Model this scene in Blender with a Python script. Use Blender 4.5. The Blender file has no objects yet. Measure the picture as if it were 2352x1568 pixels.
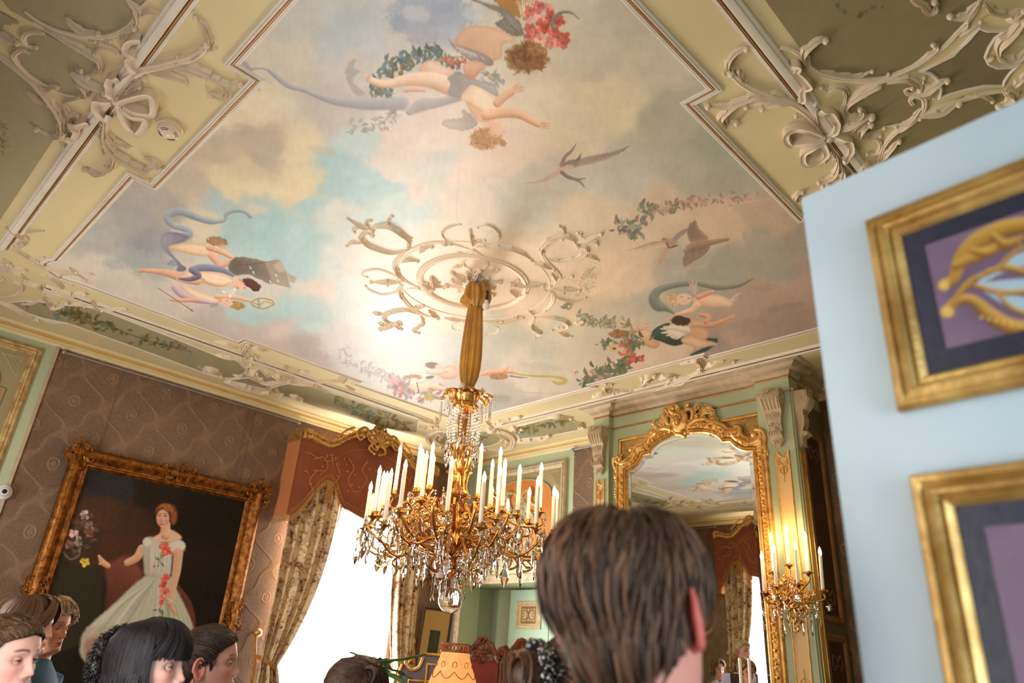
import bpy, math, random
import numpy as np
from mathutils import Vector, Matrix
PI = math.pi
S = bpy.context.scene
COL = S.collection
rnd = random.Random(7)
NR = np.random.RandomState(11)

# ------------------------------------------------------------------ camera
CAMZ = 1.6
F = 1617.7                      # focal length in pixels of the 2352 wide frame
AZ, PT, RO = -0.80089, 0.427855, 0.069866
_f = np.array([math.cos(PT)*math.sin(AZ), math.cos(PT)*math.cos(AZ), math.sin(PT)])
_r = np.array([math.cos(AZ), -math.sin(AZ), 0.0])
_u = np.cross(_r, _f)
RX = math.cos(RO)*_r + math.sin(RO)*_u
RU = -math.sin(RO)*_r + math.cos(RO)*_u
RF = _f
cam = bpy.data.cameras.new('camera')
cam.sensor_width = 36.0
cam.lens = F/2352*36
cam.clip_start = 0.05
cam.dof.use_dof = True
cam.dof.focus_distance = 3.7
cam.dof.aperture_fstop = 2.8
camo = bpy.data.objects.new('camera', cam)
COL.objects.link(camo)
camo.matrix_world = Matrix(((RX[0], RU[0], -RF[0], 0), (RX[1], RU[1], -RF[1], 0), (RX[2], RU[2], -RF[2], CAMZ), (0, 0, 0, 1)))
S.camera = camo

# ------------------------------------------------------------------ exposure, world, daylight
S.view_settings.view_transform = 'Standard'
S.view_settings.look = 'None'
S.view_settings.exposure = 0.84
S.view_settings.gamma = 1.0
S.view_settings.use_curve_mapping = False
S.cycles.use_denoising = True
S.cycles.sample_clamp_indirect = 6.0
S.cycles.sample_clamp_direct = 0.0
S.cycles.caustics_reflective = False
S.cycles.caustics_refractive = False
S.cycles.max_bounces = 8
S.cycles.diffuse_bounces = 3
S.cycles.glossy_bounces = 4
S.cycles.transmission_bounces = 6
S.cycles.adaptive_threshold = 0.04
S.cycles.transparent_max_bounces = 12
w = bpy.data.worlds.new('World')
S.world = w
w.use_nodes = True
w.node_tree.nodes['Background'].inputs[0].default_value = (0.75, 0.87, 1.0, 1)
w.node_tree.nodes['Background'].inputs[1].default_value = 1.0

def area(name, loc, aim, sx, sy, power, col):
    l = bpy.data.lights.new(name, 'AREA')
    l.shape = 'RECTANGLE'; l.size = sx; l.size_y = sy; l.energy = power; l.color = col
    o = bpy.data.objects.new(name, l); COL.objects.link(o)
    o.location = loc
    o.rotation_euler = (Vector(aim)-Vector(loc)).to_track_quat('-Z', 'Y').to_euler()
    return o
H = 3.70
XL, YF, XR, YN = -6.09, 5.28, 0.52, -0.46
W1 = (3.34, 4.42)               # window in the left wall: y range
W2 = (-5.07, -4.07)             # windows in the near wall: x ranges
W3 = (-2.0, -0.95)
DAY = (1.0, 0.965, 0.915)
HALL = (0.72, 0.86, 1.0)
VOILE = 12.0                     # brightness of the daylit sheer curtains
area('hall_daylight', (1.5, 0.35, 1.5), (-3, 0.6, 2.2), 0.8, 1.9, 22, HALL)

# ------------------------------------------------------------------ pixel helpers (photo pixel -> point on a plane)
def ray(x, y):
    return (x-1176)*RX + (784-y)*RU + F*RF
O3 = np.array([0, 0, CAMZ])
def onz(x, y, z):
    d = ray(x, y); return O3 + d*((z-CAMZ)/d[2])
def onx(x, y, X):
    d = ray(x, y); return O3 + d*(X/d[0])
def ony(x, y, Y):
    d = ray(x, y); return O3 + d*(Y/d[1])
def atd(x, y, dep):
    return O3 + ray(x, y)*(dep/F)
def pix(P):
    P = np.asarray(P, float) - O3
    z = P@RF
    return 1176+F*(P@RX)/z, 784-F*(P@RU)/z

# ------------------------------------------------------------------ mesh building
def lin(c):
    c = [v/255 for v in c[:3]]
    return tuple(v/12.92 if v <= 0.04045 else ((v+0.055)/1.055)**2.4 for v in c) + (1,)

class MB:
    def __init__(s):
        s.v = []; s.f = []; s.n = 0
    def add(s, v, f):
        v = np.asarray(v, float).reshape(-1, 3)
        s.v.append(v); n = s.n
        s.f.extend([tuple(int(i)+n for i in q) for q in f])
        s.n += len(v)
    def grid(s, G, cu=False, cv=False):
        """G: (m,n,3) array of points"""
        G = np.asarray(G, float); m, n = G.shape[:2]
        f = []
        for i in range(m if cu else m-1):
            a = (i % m)*n; b = ((i+1) % m)*n
            for j in range(n if cv else n-1):
                k = (j+1) % n
                f.append((a+j, b+j, b+k, a+k))
        s.add(G.reshape(-1, 3), f)
    def box(s, c, d, rz=0.0, R=None):
        c = np.asarray(c, float); hx, hy, hz = d[0]/2, d[1]/2, d[2]/2
        p = np.array([(x, y, z) for z in (-hz, hz) for y in (-hy, hy) for x in (-hx, hx)])
        if R is None:
            cz, sz = math.cos(rz), math.sin(rz)
            R = np.array([[cz, -sz, 0], [sz, cz, 0], [0, 0, 1]])
        p = p@np.asarray(R).T + c
        s.add(p, [(0, 2, 3, 1), (4, 5, 7, 6), (0, 1, 5, 4), (2, 6, 7, 3), (0, 4, 6, 2), (1, 3, 7, 5)])
    def tube(s, path, rad, seg=8, cap=True, flat=None):
        """round tube along a path with radius per point; flat=(axis, factor) squashes it"""
        P = np.asarray(path, float); n = len(P)
        rad = np.broadcast_to(np.asarray(rad, float), (n,))
        T = np.gradient(P, axis=0); T /= np.linalg.norm(T, axis=1)[:, None]+1e-12
        N = np.zeros_like(P)
        a = np.array([0, 0, 1.0]) if abs(T[0][2]) < .9 else np.array([1.0, 0, 0])
        nv = a - T[0]*(a@T[0]); nv /= np.linalg.norm(nv)
        for i in range(n):
            nv = nv - T[i]*(nv@T[i]); nv /= np.linalg.norm(nv)+1e-12; N[i] = nv
        B = np.cross(T, N)
        th = np.arange(seg)*2*PI/seg
        D = N[:, None, :]*np.cos(th)[None, :, None] + B[:, None, :]*np.sin(th)[None, :, None]
        if flat is not None:
            ax = np.asarray(flat[0], float); D = D - (1-flat[1])*(D@ax)[..., None]*ax
        G = P[:, None, :] + D*rad[:, None, None]
        n0 = s.n
        s.grid(G, cv=True)
        if cap:
            s.f.append(tuple(n0+j for j in range(seg)))
            s.f.append(tuple(n0+(n-1)*seg+j for j in reversed(range(seg))))
    def lathe(s, prof, c=(0, 0, 0), seg=16, R=None, sq=None):
        """prof: list of (r, z)"""
        th = np.arange(seg)*2*PI/seg
        G = np.array([[(r*math.cos(t), r*math.sin(t), z) for t in th] for r, z in prof])
        if sq: G = G*np.array(sq)
        if R is not None: G = G@np.asarray(R).T
        n0 = s.n
        s.grid(G+np.asarray(c, float), cv=True)
        if prof[0][0] > 1e-5: s.f.append(tuple(n0+j for j in range(seg)))
        if prof[-1][0] > 1e-5: s.f.append(tuple(n0+(len(prof)-1)*seg+j for j in reversed(range(seg))))
    def ball(s, c, r, seg=10, rings=7, R=None):
        r = np.broadcast_to(np.asarray(r, float), (3,))
        pr = [(max(1e-6, math.sin(PI*i/rings)), -math.cos(PI*i/rings)) for i in range(rings+1)]
        s.lathe(pr, c, seg, None if R is None else np.asarray(R)@np.diag(r), None if R is not None else tuple(r))
    def sweep(s, path, prof, frame, closed=False, pclosed=False):
        """profile points (a, b) swept along path with mitred corners in a plane.
        frame = (ez): a is measured to the left of travel in the plane, b along ez"""
        P = np.asarray(path, float); n = len(P); ez = np.asarray(frame, float)
        G = []
        for i in range(n):
            if closed or 0 < i < n-1:
                t0 = P[i]-P[i-1]; t1 = P[(i+1) % n]-P[i]
            elif i == 0: t0 = t1 = P[1]-P[0]
            else: t0 = t1 = P[i]-P[i-1]
            t0 = t0/(np.linalg.norm(t0)+1e-12); t1 = t1/(np.linalg.norm(t1)+1e-12)
            n0 = np.cross(ez, t0); n1 = np.cross(ez, t1)
            m = n0+n1; m /= np.linalg.norm(m)+1e-12
            m = m/max(.35, m@n0)
            G.append([P[i]+m*a+ez*b for a, b in prof])
        s.grid(np.array(G), cu=closed, cv=pclosed)
    def prism(s, poly, ex, ey, ez, o, t):
        """polygon (u,v) extruded by t along ez"""
        ex, ey, ez, o = [np.asarray(q, float) for q in (ex, ey, ez, o)]
        p = np.array(poly, float); n = len(p)
        A = o + p[:, :1]*ex + p[:, 1:2]*ey
        s.add(np.vstack([A, A+ez*t]), [tuple(range(n))[::-1], tuple(range(n, 2*n))] + [(i, (i+1) % n, n+(i+1) % n, n+i) for i in range(n)])
    def obj(s, name, mat, parent=None, smooth=True, ang=40, rel=True):
        me = bpy.data.meshes.new(name)
        if s.v:
            V = np.vstack(s.v)
            if parent is not None and rel:
                V = V - np.array(base_of(parent))
            me.from_pydata(V.tolist(), [], s.f)
        if mat is not None: me.materials.append(mat)
        if smooth:
            me.shade_smooth()
            me.set_sharp_from_angle(angle=math.radians(ang))
        me.update()
        o = bpy.data.objects.new(name, me); COL.objects.link(o)
        if parent is not None: o.parent = parent
        return o

def base_of(o):
    b = np.zeros(3)
    while o is not None:
        b = b+np.array(o.location); o = o.parent
    return b
def thing(name, label, cat, loc=(0, 0, 0), group=None):
    o = bpy.data.objects.new(name, None); COL.objects.link(o)
    o.location = [float(q) for q in loc]; o.empty_display_size = .1
    o['label'] = label; o['category'] = cat
    if group: o['group'] = group
    return o
def tag(o, label, cat, group=None, kind=None):
    o['label'] = label; o['category'] = cat
    if group: o['group'] = group
    if kind: o['kind'] = kind
    return o
def struct(o):
    o['kind'] = 'structure'; return o

def cat_rom(pts, n=8, closed=False):
    P = np.asarray(pts, float); m = len(P); out = []
    if m < 3 and not closed:
        t = np.linspace(0, 1, n*2)[:, None]; return P[0]*(1-t)+P[-1]*t
    for i in range(m if closed else m-1):
        if closed: p0, p1, p2, p3 = P[i-1], P[i], P[(i+1) % m], P[(i+2) % m]
        else:
            p1, p2 = P[i], P[i+1]
            p0 = P[i-1] if i else 2*p1-p2
            p3 = P[i+2] if i < m-2 else 2*p2-p1
        for t in np.arange(n)/n:
            out.append(.5*((2*p1)+(p2-p0)*t+(2*p0-5*p1+4*p2-p3)*t*t+(3*p1-p0-3*p2+p3)*t**3))
    if not closed: out.append(P[-1])
    return np.array(out)

# ------------------------------------------------------------------ materials
def nmat(name, col=(128, 128, 128), rough=.6, metal=0.0, spec=.5, **kw):
    m = bpy.data.materials.new(name); m.use_nodes = True
    nt = m.node_tree; b = nt.nodes['Principled BSDF']
    b.inputs['Base Color'].default_value = lin(col)
    b.inputs['Roughness'].default_value = rough
    b.inputs['Metallic'].default_value = metal
    b.inputs['Specular IOR Level'].default_value = spec
    for k, v in kw.items(): b.inputs[k.replace('_', ' ')].default_value = v
    return m
class NT:
    """tiny node helper"""
    def __init__(s, m): s.m = m; s.t = m.node_tree; s.b = s.t.nodes['Principled BSDF']
    def n(s, typ, ins=None, **pr):
        nd = s.t.nodes.new('ShaderNode'+typ)
        for k, v in pr.items(): setattr(nd, k, v)
        for k, v in (ins or {}).items():
            i = nd.inputs[k]
            if hasattr(v, 'is_output') or isinstance(v, bpy.types.NodeSocket): s.t.links.new(v, i)
            else: i.default_value = v
        return nd
    def math(s, op, a, b=0.0, c=0.0):
        return s.n('Math', {0: a, 1: b, 2: c}, operation=op).outputs[0]
    def mix(s, f, a, b):
        return s.n('MixRGB', {0: f, 1: a, 2: b}).outputs[0]
    def noise(s, vec, scale, det=3.0, rough=.55, dist=0.0):
        return s.n('TexNoise', {'Vector': vec, 'Scale': scale, 'Detail': det, 'Roughness': rough, 'Distortion': dist})
    def ramp(s, f, stops):
        r = s.n('ValToRGB', {0: f}); e = r.color_ramp.elements
        while len(e) < len(stops): e.new(.5)
        for el, (p, c) in zip(e, stops): el.position = p; el.color = c
        return r.outputs[0]
    def co(s, kind='Object'): return s.n('TexCoord').outputs[kind]
    def set(s, k, v):
        if isinstance(v, bpy.types.NodeSocket): s.t.links.new(v, s.b.inputs[k])
        else: s.b.inputs[k].default_value = v
    def bump(s, hgt, st=.3, dist=.01):
        s.set('Normal', s.n('Bump', {'Height': hgt, 'Strength': st, 'Distance': dist}).outputs[0])
def varied(name, c1, c2, scale=8, rough=.6, metal=0.0, bump=0.0, bscale=60, spec=.5, lo=.35, hi=.65, **kw):
    m = nmat(name, c1, rough, metal, spec, **kw); t = NT(m); co = t.co()
    f = t.noise(co, scale, 4).outputs[0]
    t.set('Base Color', t.ramp(f, [(lo, lin(c1)), (hi, lin(c2))]))
    if bump: t.bump(t.noise(co, bscale, 4).outputs[0], bump)
    return m
def vcol(name, rough=.5, spec=.5, bump=0.0, bscale=120, **kw):
    """material that reads the painted colour attribute of its mesh"""
    m = nmat(name, (128, 128, 128), rough, 0, spec, **kw); t = NT(m)
    a = t.n('VertexColor', layer_name='paint').outputs[0]
    nz = t.noise(t.co(), 34, 5).outputs[0]
    h = t.n('HueSaturation', {'Color': a, 'Value': t.math('MULTIPLY_ADD', nz, .08, .96)}).outputs[0]
    t.set('Base Color', h)
    if bump: t.bump(t.noise(t.co(), bscale, 4).outputs[0], bump)
    return m
M = {}
M['stucco'] = varied('stucco_white', (212, 194, 168), (224, 206, 180), 6, .62, bump=.06, bscale=90)
M['stucco_rose'] = varied('stucco_rose', (228, 208, 182), (236, 220, 198), 6, .55, bump=.06, bscale=90)
M['cream'] = varied('cream_plaster', (203, 187, 143), (211, 195, 151), 1.5, .7, bump=.03)
M['olive'] = nmat('olive_panel', (142, 138, 100), .7)
M['gilt_line'] = varied('gilt_line', (186, 132, 62), (164, 108, 48), 9, .45, metal=.3)
M['railwhite'] = varied('rail_white', (208, 200, 184), (218, 210, 196), 5, .55)
M['ochre'] = varied('ochre_cornice', (206, 166, 88), (196, 152, 76), 4, .5)
M['creamlight'] = varied('cream_light', (222, 206, 160), (214, 198, 150), 4, .55)
M['green'] = varied('sage_green_paint', (176, 186, 152), (168, 178, 146), 1.2, .5)
M['mint'] = varied('mint_green_paint', (168, 196, 172), (160, 188, 164), 1.2, .45)
M['beige'] = varied('beige_paint', (196, 178, 146), (186, 166, 134), 5, .55)
M['taupe'] = varied('taupe_plaster', (170, 148, 118), (186, 164, 134), 14, .6, bump=.1)
M['peach'] = varied('peach_paint', (216, 178, 122), (208, 170, 116), 2, .5)
M['dado'] = varied('dado_paint', (150, 160, 134), (142, 152, 126), 3, .5)
M['gold'] = varied('gilded_wood', (232, 188, 116), (190, 138, 72), 22, .36, metal=.7, bump=.25, bscale=140)
M['goldlight'] = varied('light_gilding', (222, 172, 84), (190, 138, 60), 18, .36, metal=.75, bump=.2, bscale=120)
M['golddark'] = varied('aged_gilding', (168, 108, 44), (96, 54, 22), 26, .36, metal=.8, bump=.4, bscale=110)
M['ormolu'] = varied('ormolu', (226, 178, 104), (176, 118, 56), 30, .27, metal=.95)
M['doorgold'] = varied('door_gilding', (208, 176, 106), (160, 122, 62), 14, .38, metal=.6, bump=.12, bscale=60)
M['floorwood'] = varied('floor_wood', (96, 66, 42), (70, 46, 28), 5, .4)
M['darkwood'] = varied('dark_wood', (70, 40, 22), (46, 26, 16), 10, .35)
FLAME = 82.0
TILT = 0.5                      # lean of the big mirror, degrees
# ================================================================== SETTING
def wall_mat():
    m = nmat('damask_wallpaper', (120, 92, 68), .55, 0, .45); t = NT(m)
    co = t.co(); sp = t.n('SeparateXYZ', {0: co})
    along = t.math('ADD', sp.outputs[0], sp.outputs[1])
    wz = t.noise(co, 5.5, 2).outputs[0]
    u = t.math('MULTIPLY_ADD', wz, .15, t.math('MULTIPLY', along, 2*PI/.42))
    v = t.math('MULTIPLY_ADD', wz, .35, t.math('MULTIPLY', sp.outputs[2], 2*PI/.50))
    cu, cv = t.math('COSINE', u), t.math('COSINE', v)
    a = t.math('ADD', cu, cv)
    u2 = t.math('MULTIPLY_ADD', t.math('SINE', t.math('MULTIPLY', v, 2.0)), -.42, u)
    net = t.math('ABSOLUTE', t.math('ADD', t.math('COSINE', u2), cv))
    line = t.n('MapRange', {0: net, 1: .04, 2: .34, 3: 1.0, 4: 0.0}).outputs[0]
    ros = t.n('MapRange', {0: t.math('ABSOLUTE', t.math('SUBTRACT', t.math('ABSOLUTE', a), 1.86)), 1: .02, 2: .1, 3: 1.0, 4: 0.0}).outputs[0]
    ctr = t.n('MapRange', {0: t.math('ABSOLUTE', a), 1: 1.93, 2: 1.98, 3: 0.0, 4: 1.0}).outputs[0]
    vec = t.n('TexVoronoi', {'Vector': co, 'Scale': 26.0}, feature='DISTANCE_TO_EDGE').outputs[0]
    sw = t.noise(co, 30, 5, .62, 3.0).outputs[0]
    pat = t.math('MAXIMUM', t.math('MULTIPLY', line, .75), t.math('MAXIMUM', ros, ctr))
    curl = t.n('MapRange', {0: sw, 1: .45, 2: .62, 3: 0.0, 4: .55}).outputs[0]
    hh = t.math('MAXIMUM', pat, curl)
    big = t.noise(co, 1.1, 3).outputs[0]
    base = t.ramp(big, [(.35, lin((114, 88, 67))), (.65, lin((136, 106, 81)))])
    c1 = t.mix(t.math('MULTIPLY', curl, .8), base, lin((92, 69, 51)))
    t.set('Base Color', t.mix(t.math('MULTIPLY', t.math('MULTIPLY', pat, t.n('MapRange', {0: t.noise(co, 60, 4, .7).outputs[0], 1: .40, 2: .60, 3: .15, 4: 1.0}).outputs[0]), .34), c1, lin((166, 132, 98))))
    t.bump(t.math('ADD', hh, t.math('MULTIPLY', vec, .4)), .5, .012)
    return m
M['paper'] = wall_mat()
M['papergrey'] = M['paper']

def slab(name, boxes, mat):
    mb = MB()
    for lo, hi in boxes:
        lo, hi = np.array(lo, float), np.array(hi, float); mb.box((lo+hi)/2, hi-lo)
    return struct(mb.obj(name, mat, smooth=False))
T = .25
WZ = (.45, 3.22)                # window sill and head heights
slab('floor', [((XL-T, YN-T, -.1), (XR+T+1.4, YF+T+.4, 0))], M['floorwood'])
# left wall: brown paper from y=1.03 on, green panelled field before it
slab('wall_left', [((XL-T, 1.03, 0), (XL, W1[0], H)), ((XL-T, W1[1], 0), (XL, YF+T, H)),
                   ((XL-T, W1[0], 0), (XL, W1[1], WZ[0])), ((XL-T, W1[0], WZ[1]), (XL, W1[1], H))], M['paper'])
slab('wall_left_panelled', [((XL-T, YN-T, 0), (XL+.012, 1.012, H))], M['green'])
slab('trim_1', [((XL, 1.012, 0), (XL+.02, 1.034, 3.6))], M['taupe'])
# far wall with the door niche at its left end
NX0, NX1, NZ, ND = -5.93, -4.55, 2.33, .42
slab('wall_far', [((-4.44, YF, 0), (XR, YF+T, H))], M['paper'])
slab('wall_far_panelled', [((XL, YF, 0), (NX0, YF+T, H)), ((NX1, YF, 0), (-4.44, YF+T, H)), ((NX0, YF, NZ), (NX1, YF+T, H))], M['green'])
slab('wall_far_niche', [((NX0-.05, YF+T, 0), (NX0, YF+ND+.05, NZ+.05)), ((NX1, YF+T, 0), (NX1+.05, YF+ND+.05, NZ+.05)),
                        ((NX0-.05, YF+T, NZ), (NX1+.05, YF+ND+.05, NZ+.05)), ((NX0-.05, YF+ND+.05, 0), (NX1+.05, YF+ND+.09, NZ+.05))], M['dado'])
# right wall with the doorway the picture is taken from
slab('wall_right', [((XR, YN-T, 0), (XR+.12, -.25, H)), ((XR, .90, 0), (XR+.12, YF+T, H)), ((XR, -.25, 2.34), (XR+.12, .90, H))], M['green'])
# near wall with two windows
slab('wall_near', [((XL, YN-T, 0), (W2[0], YN, H)), ((W2[1], YN-T, 0), (W3[0], YN, H)), ((W3[1], YN-T, 0), (XR, YN, H)),
                   ((W2[0], YN-T, 0), (W2[1], YN, WZ[0])), ((W2[0], YN-T, WZ[1]), (W2[1], YN, H)),
                   ((W3[0], YN-T, 0), (W3[1], YN, WZ[0])), ((W3[0], YN-T, WZ[1]), (W3[1], YN, H))], M['paper'])

# ---- ceiling: flat field with a coved border running down to the cornice
def ceiling():
    mb = MB(); x0, x1, y0, y1 = XL, XR, YN, YF
    rings = [(0.0, .032), (.08, .030), (.11, .022), (.15, .010), (.19, .003), (.22, .001), (.24, 0.0)]
    G = []
    for a, d in rings:
        G.append([(x0+a, y0+a, H-d), (x1-a, y0+a, H-d), (x1-a, y1-a, H-d), (x0+a, y1-a, H-d)])
    mb.grid(np.array(G), cv=True)
    mb.add(G[-1], [(0, 3, 2, 1)])
    mb.box(((x0+x1)/2, (y0+y1)/2, H+.06), (x1-x0+.5, y1-y0+.5, .1))
    return struct(mb.obj('ceiling', M['cream'], ang=60))
ceiling()

ED = (0, 0, -1.0)
def loop(x0, x1, y0, y1, z): return [(x0, y0, z), (x0, y1, z), (x1, y1, z), (x1, y0, z)]
def rail(name, path, prof, mat, closed=True, ez=ED):
    mb = MB(); mb.sweep(path, prof, ez, closed=closed); return struct(mb.obj(name, mat, ang=35))
def rod_prof(c, w, h, n=6):
    return [(c-w/2*math.cos(PI*i/n), h*math.sin(PI*i/n)) for i in range(n+1)]
# wall cornice
cp = loop(XL, XR, YN, YF, 0)
def corn(pr, name, mat):
    rail(name, cp, [(a, -z) for a, z in pr], mat)
corn([(0, 3.595), (.014, 3.597), (.02, 3.606), (.02, 3.616), (.036, 3.622), (.045, 3.632)], 'trim_2', M['creamlight'])
corn([(.045, 3.632), (.05, 3.636), (.05, 3.645), (.058, 3.652)], 'trim_3', M['ochre'])
corn([(.058, 3.652), (.078, 3.656), (.085, 3.664), (.085, 3.672), (.075, 3.676)], 'trim_4', M['creamlight'])
corn([(.075, 3.676), (.07, 3.68), (.06, 3.684), (.03, 3.69)], 'trim_5', M['ochre'])

# canvas outline with its stepped sides and eared corners
CX0, CX1, CY0, CY1 = -4.99, -1.00, .636, 4.235
CC = ((CX0+CX1)/2, (CY0+CY1)/2)
def canvas_outline():
    q = []
    ear = [(.225, 0), (.188, -.02), (.124, -.033), (.05, -.005), (0, .065), (.02, .2)]   # (dx, dy) from the corner
    # near-left corner from the near side to the left side, then round the room
    q += [(CX0+a, CY0+b) for a, b in ear]
    q += [(-5.015, 1.955), (-4.905, 1.955), (-4.905, 3.025), (-5.0, 3.025)]
    q += [(CX0+a, CY1-b) for a, b in ear[::-1]]
    q += [(-3.39, CY1), (-3.39, CY1-.06), (-2.33, CY1-.06), (-2.33, CY1)]
    q += [(CX1-a, CY1-b) for a, b in ear]
    q += [(-1.0, 3.025), (-1.119, 3.025), (-1.119, 1.96), (-1.0, 1.96)]
    q += [(CX1-a, CY0+b) for a, b in ear[::-1]]
    q += [(-2.345, CY0), (-2.345, .748), (-3.475, .748), (-3.475, CY0)]
    return q
OUT = canvas_outline()
OP = [(x, y, H) for x, y in OUT]
rail('trim_6', OP, [(-.036, 0), (-.034, .010), (-.028, .013), (-.024, .008), (-.021, .014), (-.016, .014), (-.013, .007)], M['railwhite'])
rail('trim_7', OP, rod_prof(-.008, .010, .010), M['gilt_line'])
rail('trim_8', OP, [(-.003, 0), (-.002, .009), (.003, .010), (.006, .006), (.009, .008), (.013, .006), (.015, .0038)], M['railwhite'])
# heavy moulding round the flat field
MX0, MX1, MY0, MY1 = -5.225, -.77, .385, 4.50
def rrect(x0, x1, y0, y1, r, z, n=6):
    p = []
    for cx, cy, a0 in ((x0+r, y0+r, 1.5*PI), (x0+r, y1-r, PI), (x1-r, y1-r, .5*PI), (x1-r, y0+r, 0)):
        p += [(cx+r*math.cos(a0-.5*PI*i/n), cy+r*math.sin(a0-.5*PI*i/n), z) for i in range(n+1)]
    return p
TR = .38
sides = [[(MX0, MY0+.30, H), (MX0, MY1-TR, H)], [(MX0+TR, MY1, H), (MX1-TR, MY1, H)], [(MX1, MY1-TR, H), (MX1, MY0+TR, H)], [(MX1-TR, MY0, H), (MX0+.36, MY0, H)]]
k = 9
for sd in sides:
    for prof, mt in (([(-a*.66, b*.8) for a, b in [(.085, 0), (.08, .014), (.07, .018), (.062, .018), (.058, .026), (.04, .03), (.022, .03), (.018, .022), (.012, .022)]], 'railwhite'), (rod_prof(.0, .012, .015), 'gilt_line'),
                     ([(.005, 0), (.007, .014), (.012, .014), (.015, .008), (.022, .008), (.025, 0)], 'railwhite')):
        rail('trim_%d' % k, sd, prof, M[mt], closed=False); k += 1
# ---- chimney breast
BX0, BX1, BY = -3.70, -1.97, 4.72
slab('wall_far_breast', [((BX0+.02, BY, 0), (BX1-.02, YF, 3.62))], M['green'])
def pil(x0, x1, name):
    slab(name, [((x0, 4.665, 0), (x1, BY+.01, 3.5))], M['green'])
pil(-3.70, -3.545, 'trim_30'); pil(-2.20, BX1+.02, 'trim_31')
# side pilaster and dark panelling on the breast's right flank
slab('trim_32', [((BX1-.03, 4.68, 0), (BX1+.03, 4.80, 3.5))], M['green'])
bpath = [(BX0, YF, 0), (BX0, 4.665, 0), (-3.545, 4.665, 0), (-3.545, BY, 0), (-2.20, BY, 0), (-2.20, 4.665, 0), (BX1+.02, 4.665, 0), (BX1+.02, 4.80, 0), (BX1-.02, 4.80, 0), (BX1-.02, YF, 0)]
def bent(name, prof, mat): rail(name, bpath, [(a, -z) for a, z in prof], mat, closed=False)
# travel runs left->right along the breast; a>0 must point to the room (-y)
bent('trim_33', [(0, 3.605), (.012, 3.608), (.022, 3.622), (.028, 3.632), (.028, 3.638), (.05, 3.645), (.075, 3.66), (.09, 3.672), (.09, 3.68), (.115, 3.685), (.128, 3.695), (.128, 3.70), (0, 3.70)], M['taupe'])
bent('trim_34', [(0, 3.592), (.008, 3.593), (.010, 3.600), (.006, 3.606), (0, 3.606)], M['gilt_line'])
bent('trim_35', [(0, 3.50), (.004, 3.5), (.004, 3.598), (0, 3.598)], M['green'])
rail('trim_36', [(-3.545, BY, 0), (-2.20, BY, 0)], [(0, -3.488), (.01, -3.49), (.012, -3.497), (.006, -3.503), (0, -3.503)], M['gilt_line'], closed=False)
for k, (a, b) in enumerate(((-3.71, -3.535), (-2.21, BX1+.03))):
    slab('trim_%d' % (37+k), [((a, 4.648, 3.488), (b, 4.70, 3.508))], M['taupe'])
slab('trim_39', [((BX1-.03, 4.67, 3.488), (BX1+.045, 4.815, 3.508))], M['taupe'])
# ---- floor-standing frame for the windows, with panes and sheer curtains
def window(n, origin, along, inward, width):
    """window n: opening starts at origin, runs along, room lies inward"""
    a = np.array(along, float); i = np.array(inward, float); o = np.array(origin, float)
    R = np.array([a, i, (0, 0, 1)]).T
    mb = MB()
    zc, hh = (WZ[0]+WZ[1])/2, WZ[1]-WZ[0]
    def bx(u, z, w_, h_, d=.06, off=-.12): mb.box(o+a*u+i*off+np.array([0, 0, z]), (w_, d, h_), R=R)
    for u in (.035, width-.035, width/2): bx(u, zc, .07, hh)
    for z in (WZ[0]+.035, WZ[1]-.035, 2.45): bx(width/2, z, width, .07)
    for u in (width*.25, width*.75):
        for z in (1.2, 1.85): bx(u, z, width/2, .03, .04)
    fr = struct(mb.obj('window_%d' % n, M['railwhite'], smooth=False))
    g = MB(); g.box(o+a*width/2-i*.14+np.array([0, 0, zc]), (width-.06, .006, hh-.06), R=R)
    g.obj('pane', M['pane'], fr, smooth=False)
    v = MB(); w_ = width+.10; U = np.linspace(-.05, w_-.05, 73)
    Z = np.array([WZ[1]+.06, 2.4, 1.4, .12])
    G = [[o+a*u+i*(.026+.012*math.sin(u*46+math.sin(u*9)*1.5)*(.6+.4*(k > 0)))+np.array([0, 0, z]) for u in U] for k, z in enumerate(Z)]
    v.grid(np.array(G))
    return v
M['pane'] = nmat('window_glass', (255, 255, 255), 0.0, 0, .5, Transmission_Weight=1.0, IOR=1.45)
M['voile'] = nmat('sheer_curtain', (250, 250, 250), .9, Emission_Color=(*DAY, 1), Emission_Strength=VOILE)
v = window(1, (XL, W1[0], 0), (0, 1, 0), (1, 0, 0), W1[1]-W1[0])
tag(v.obj('sheer_curtain', M['voile']), 'sheer white curtain glowing with daylight behind the tied floral drapes', 'sheer curtain')
M['voile2'] = nmat('sheer_curtain_near', (250, 250, 250), .9, Emission_Color=(*DAY, 1), Emission_Strength=VOILE*.58)
v = window(2, (W2[0], YN, 0), (1, 0, 0), (0, 1, 0), W2[1]-W2[0])
tag(v.obj('sheer_curtain', M['voile2']), 'daylit sheer curtain seen only in the mirror', 'sheer curtain')
M['voile3'] = nmat('sheer_curtain_dim', (250, 250, 250), .9, Emission_Color=(*DAY, 1), Emission_Strength=VOILE*.38)
v = window(3, (W3[0], YN, 0), (1, 0, 0), (0, 1, 0), W3[1]-W3[0])
tag(v.obj('sheer_curtain', M['voile3']), 'sheer curtain of the window behind the photographer', 'sheer curtain')
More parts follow.
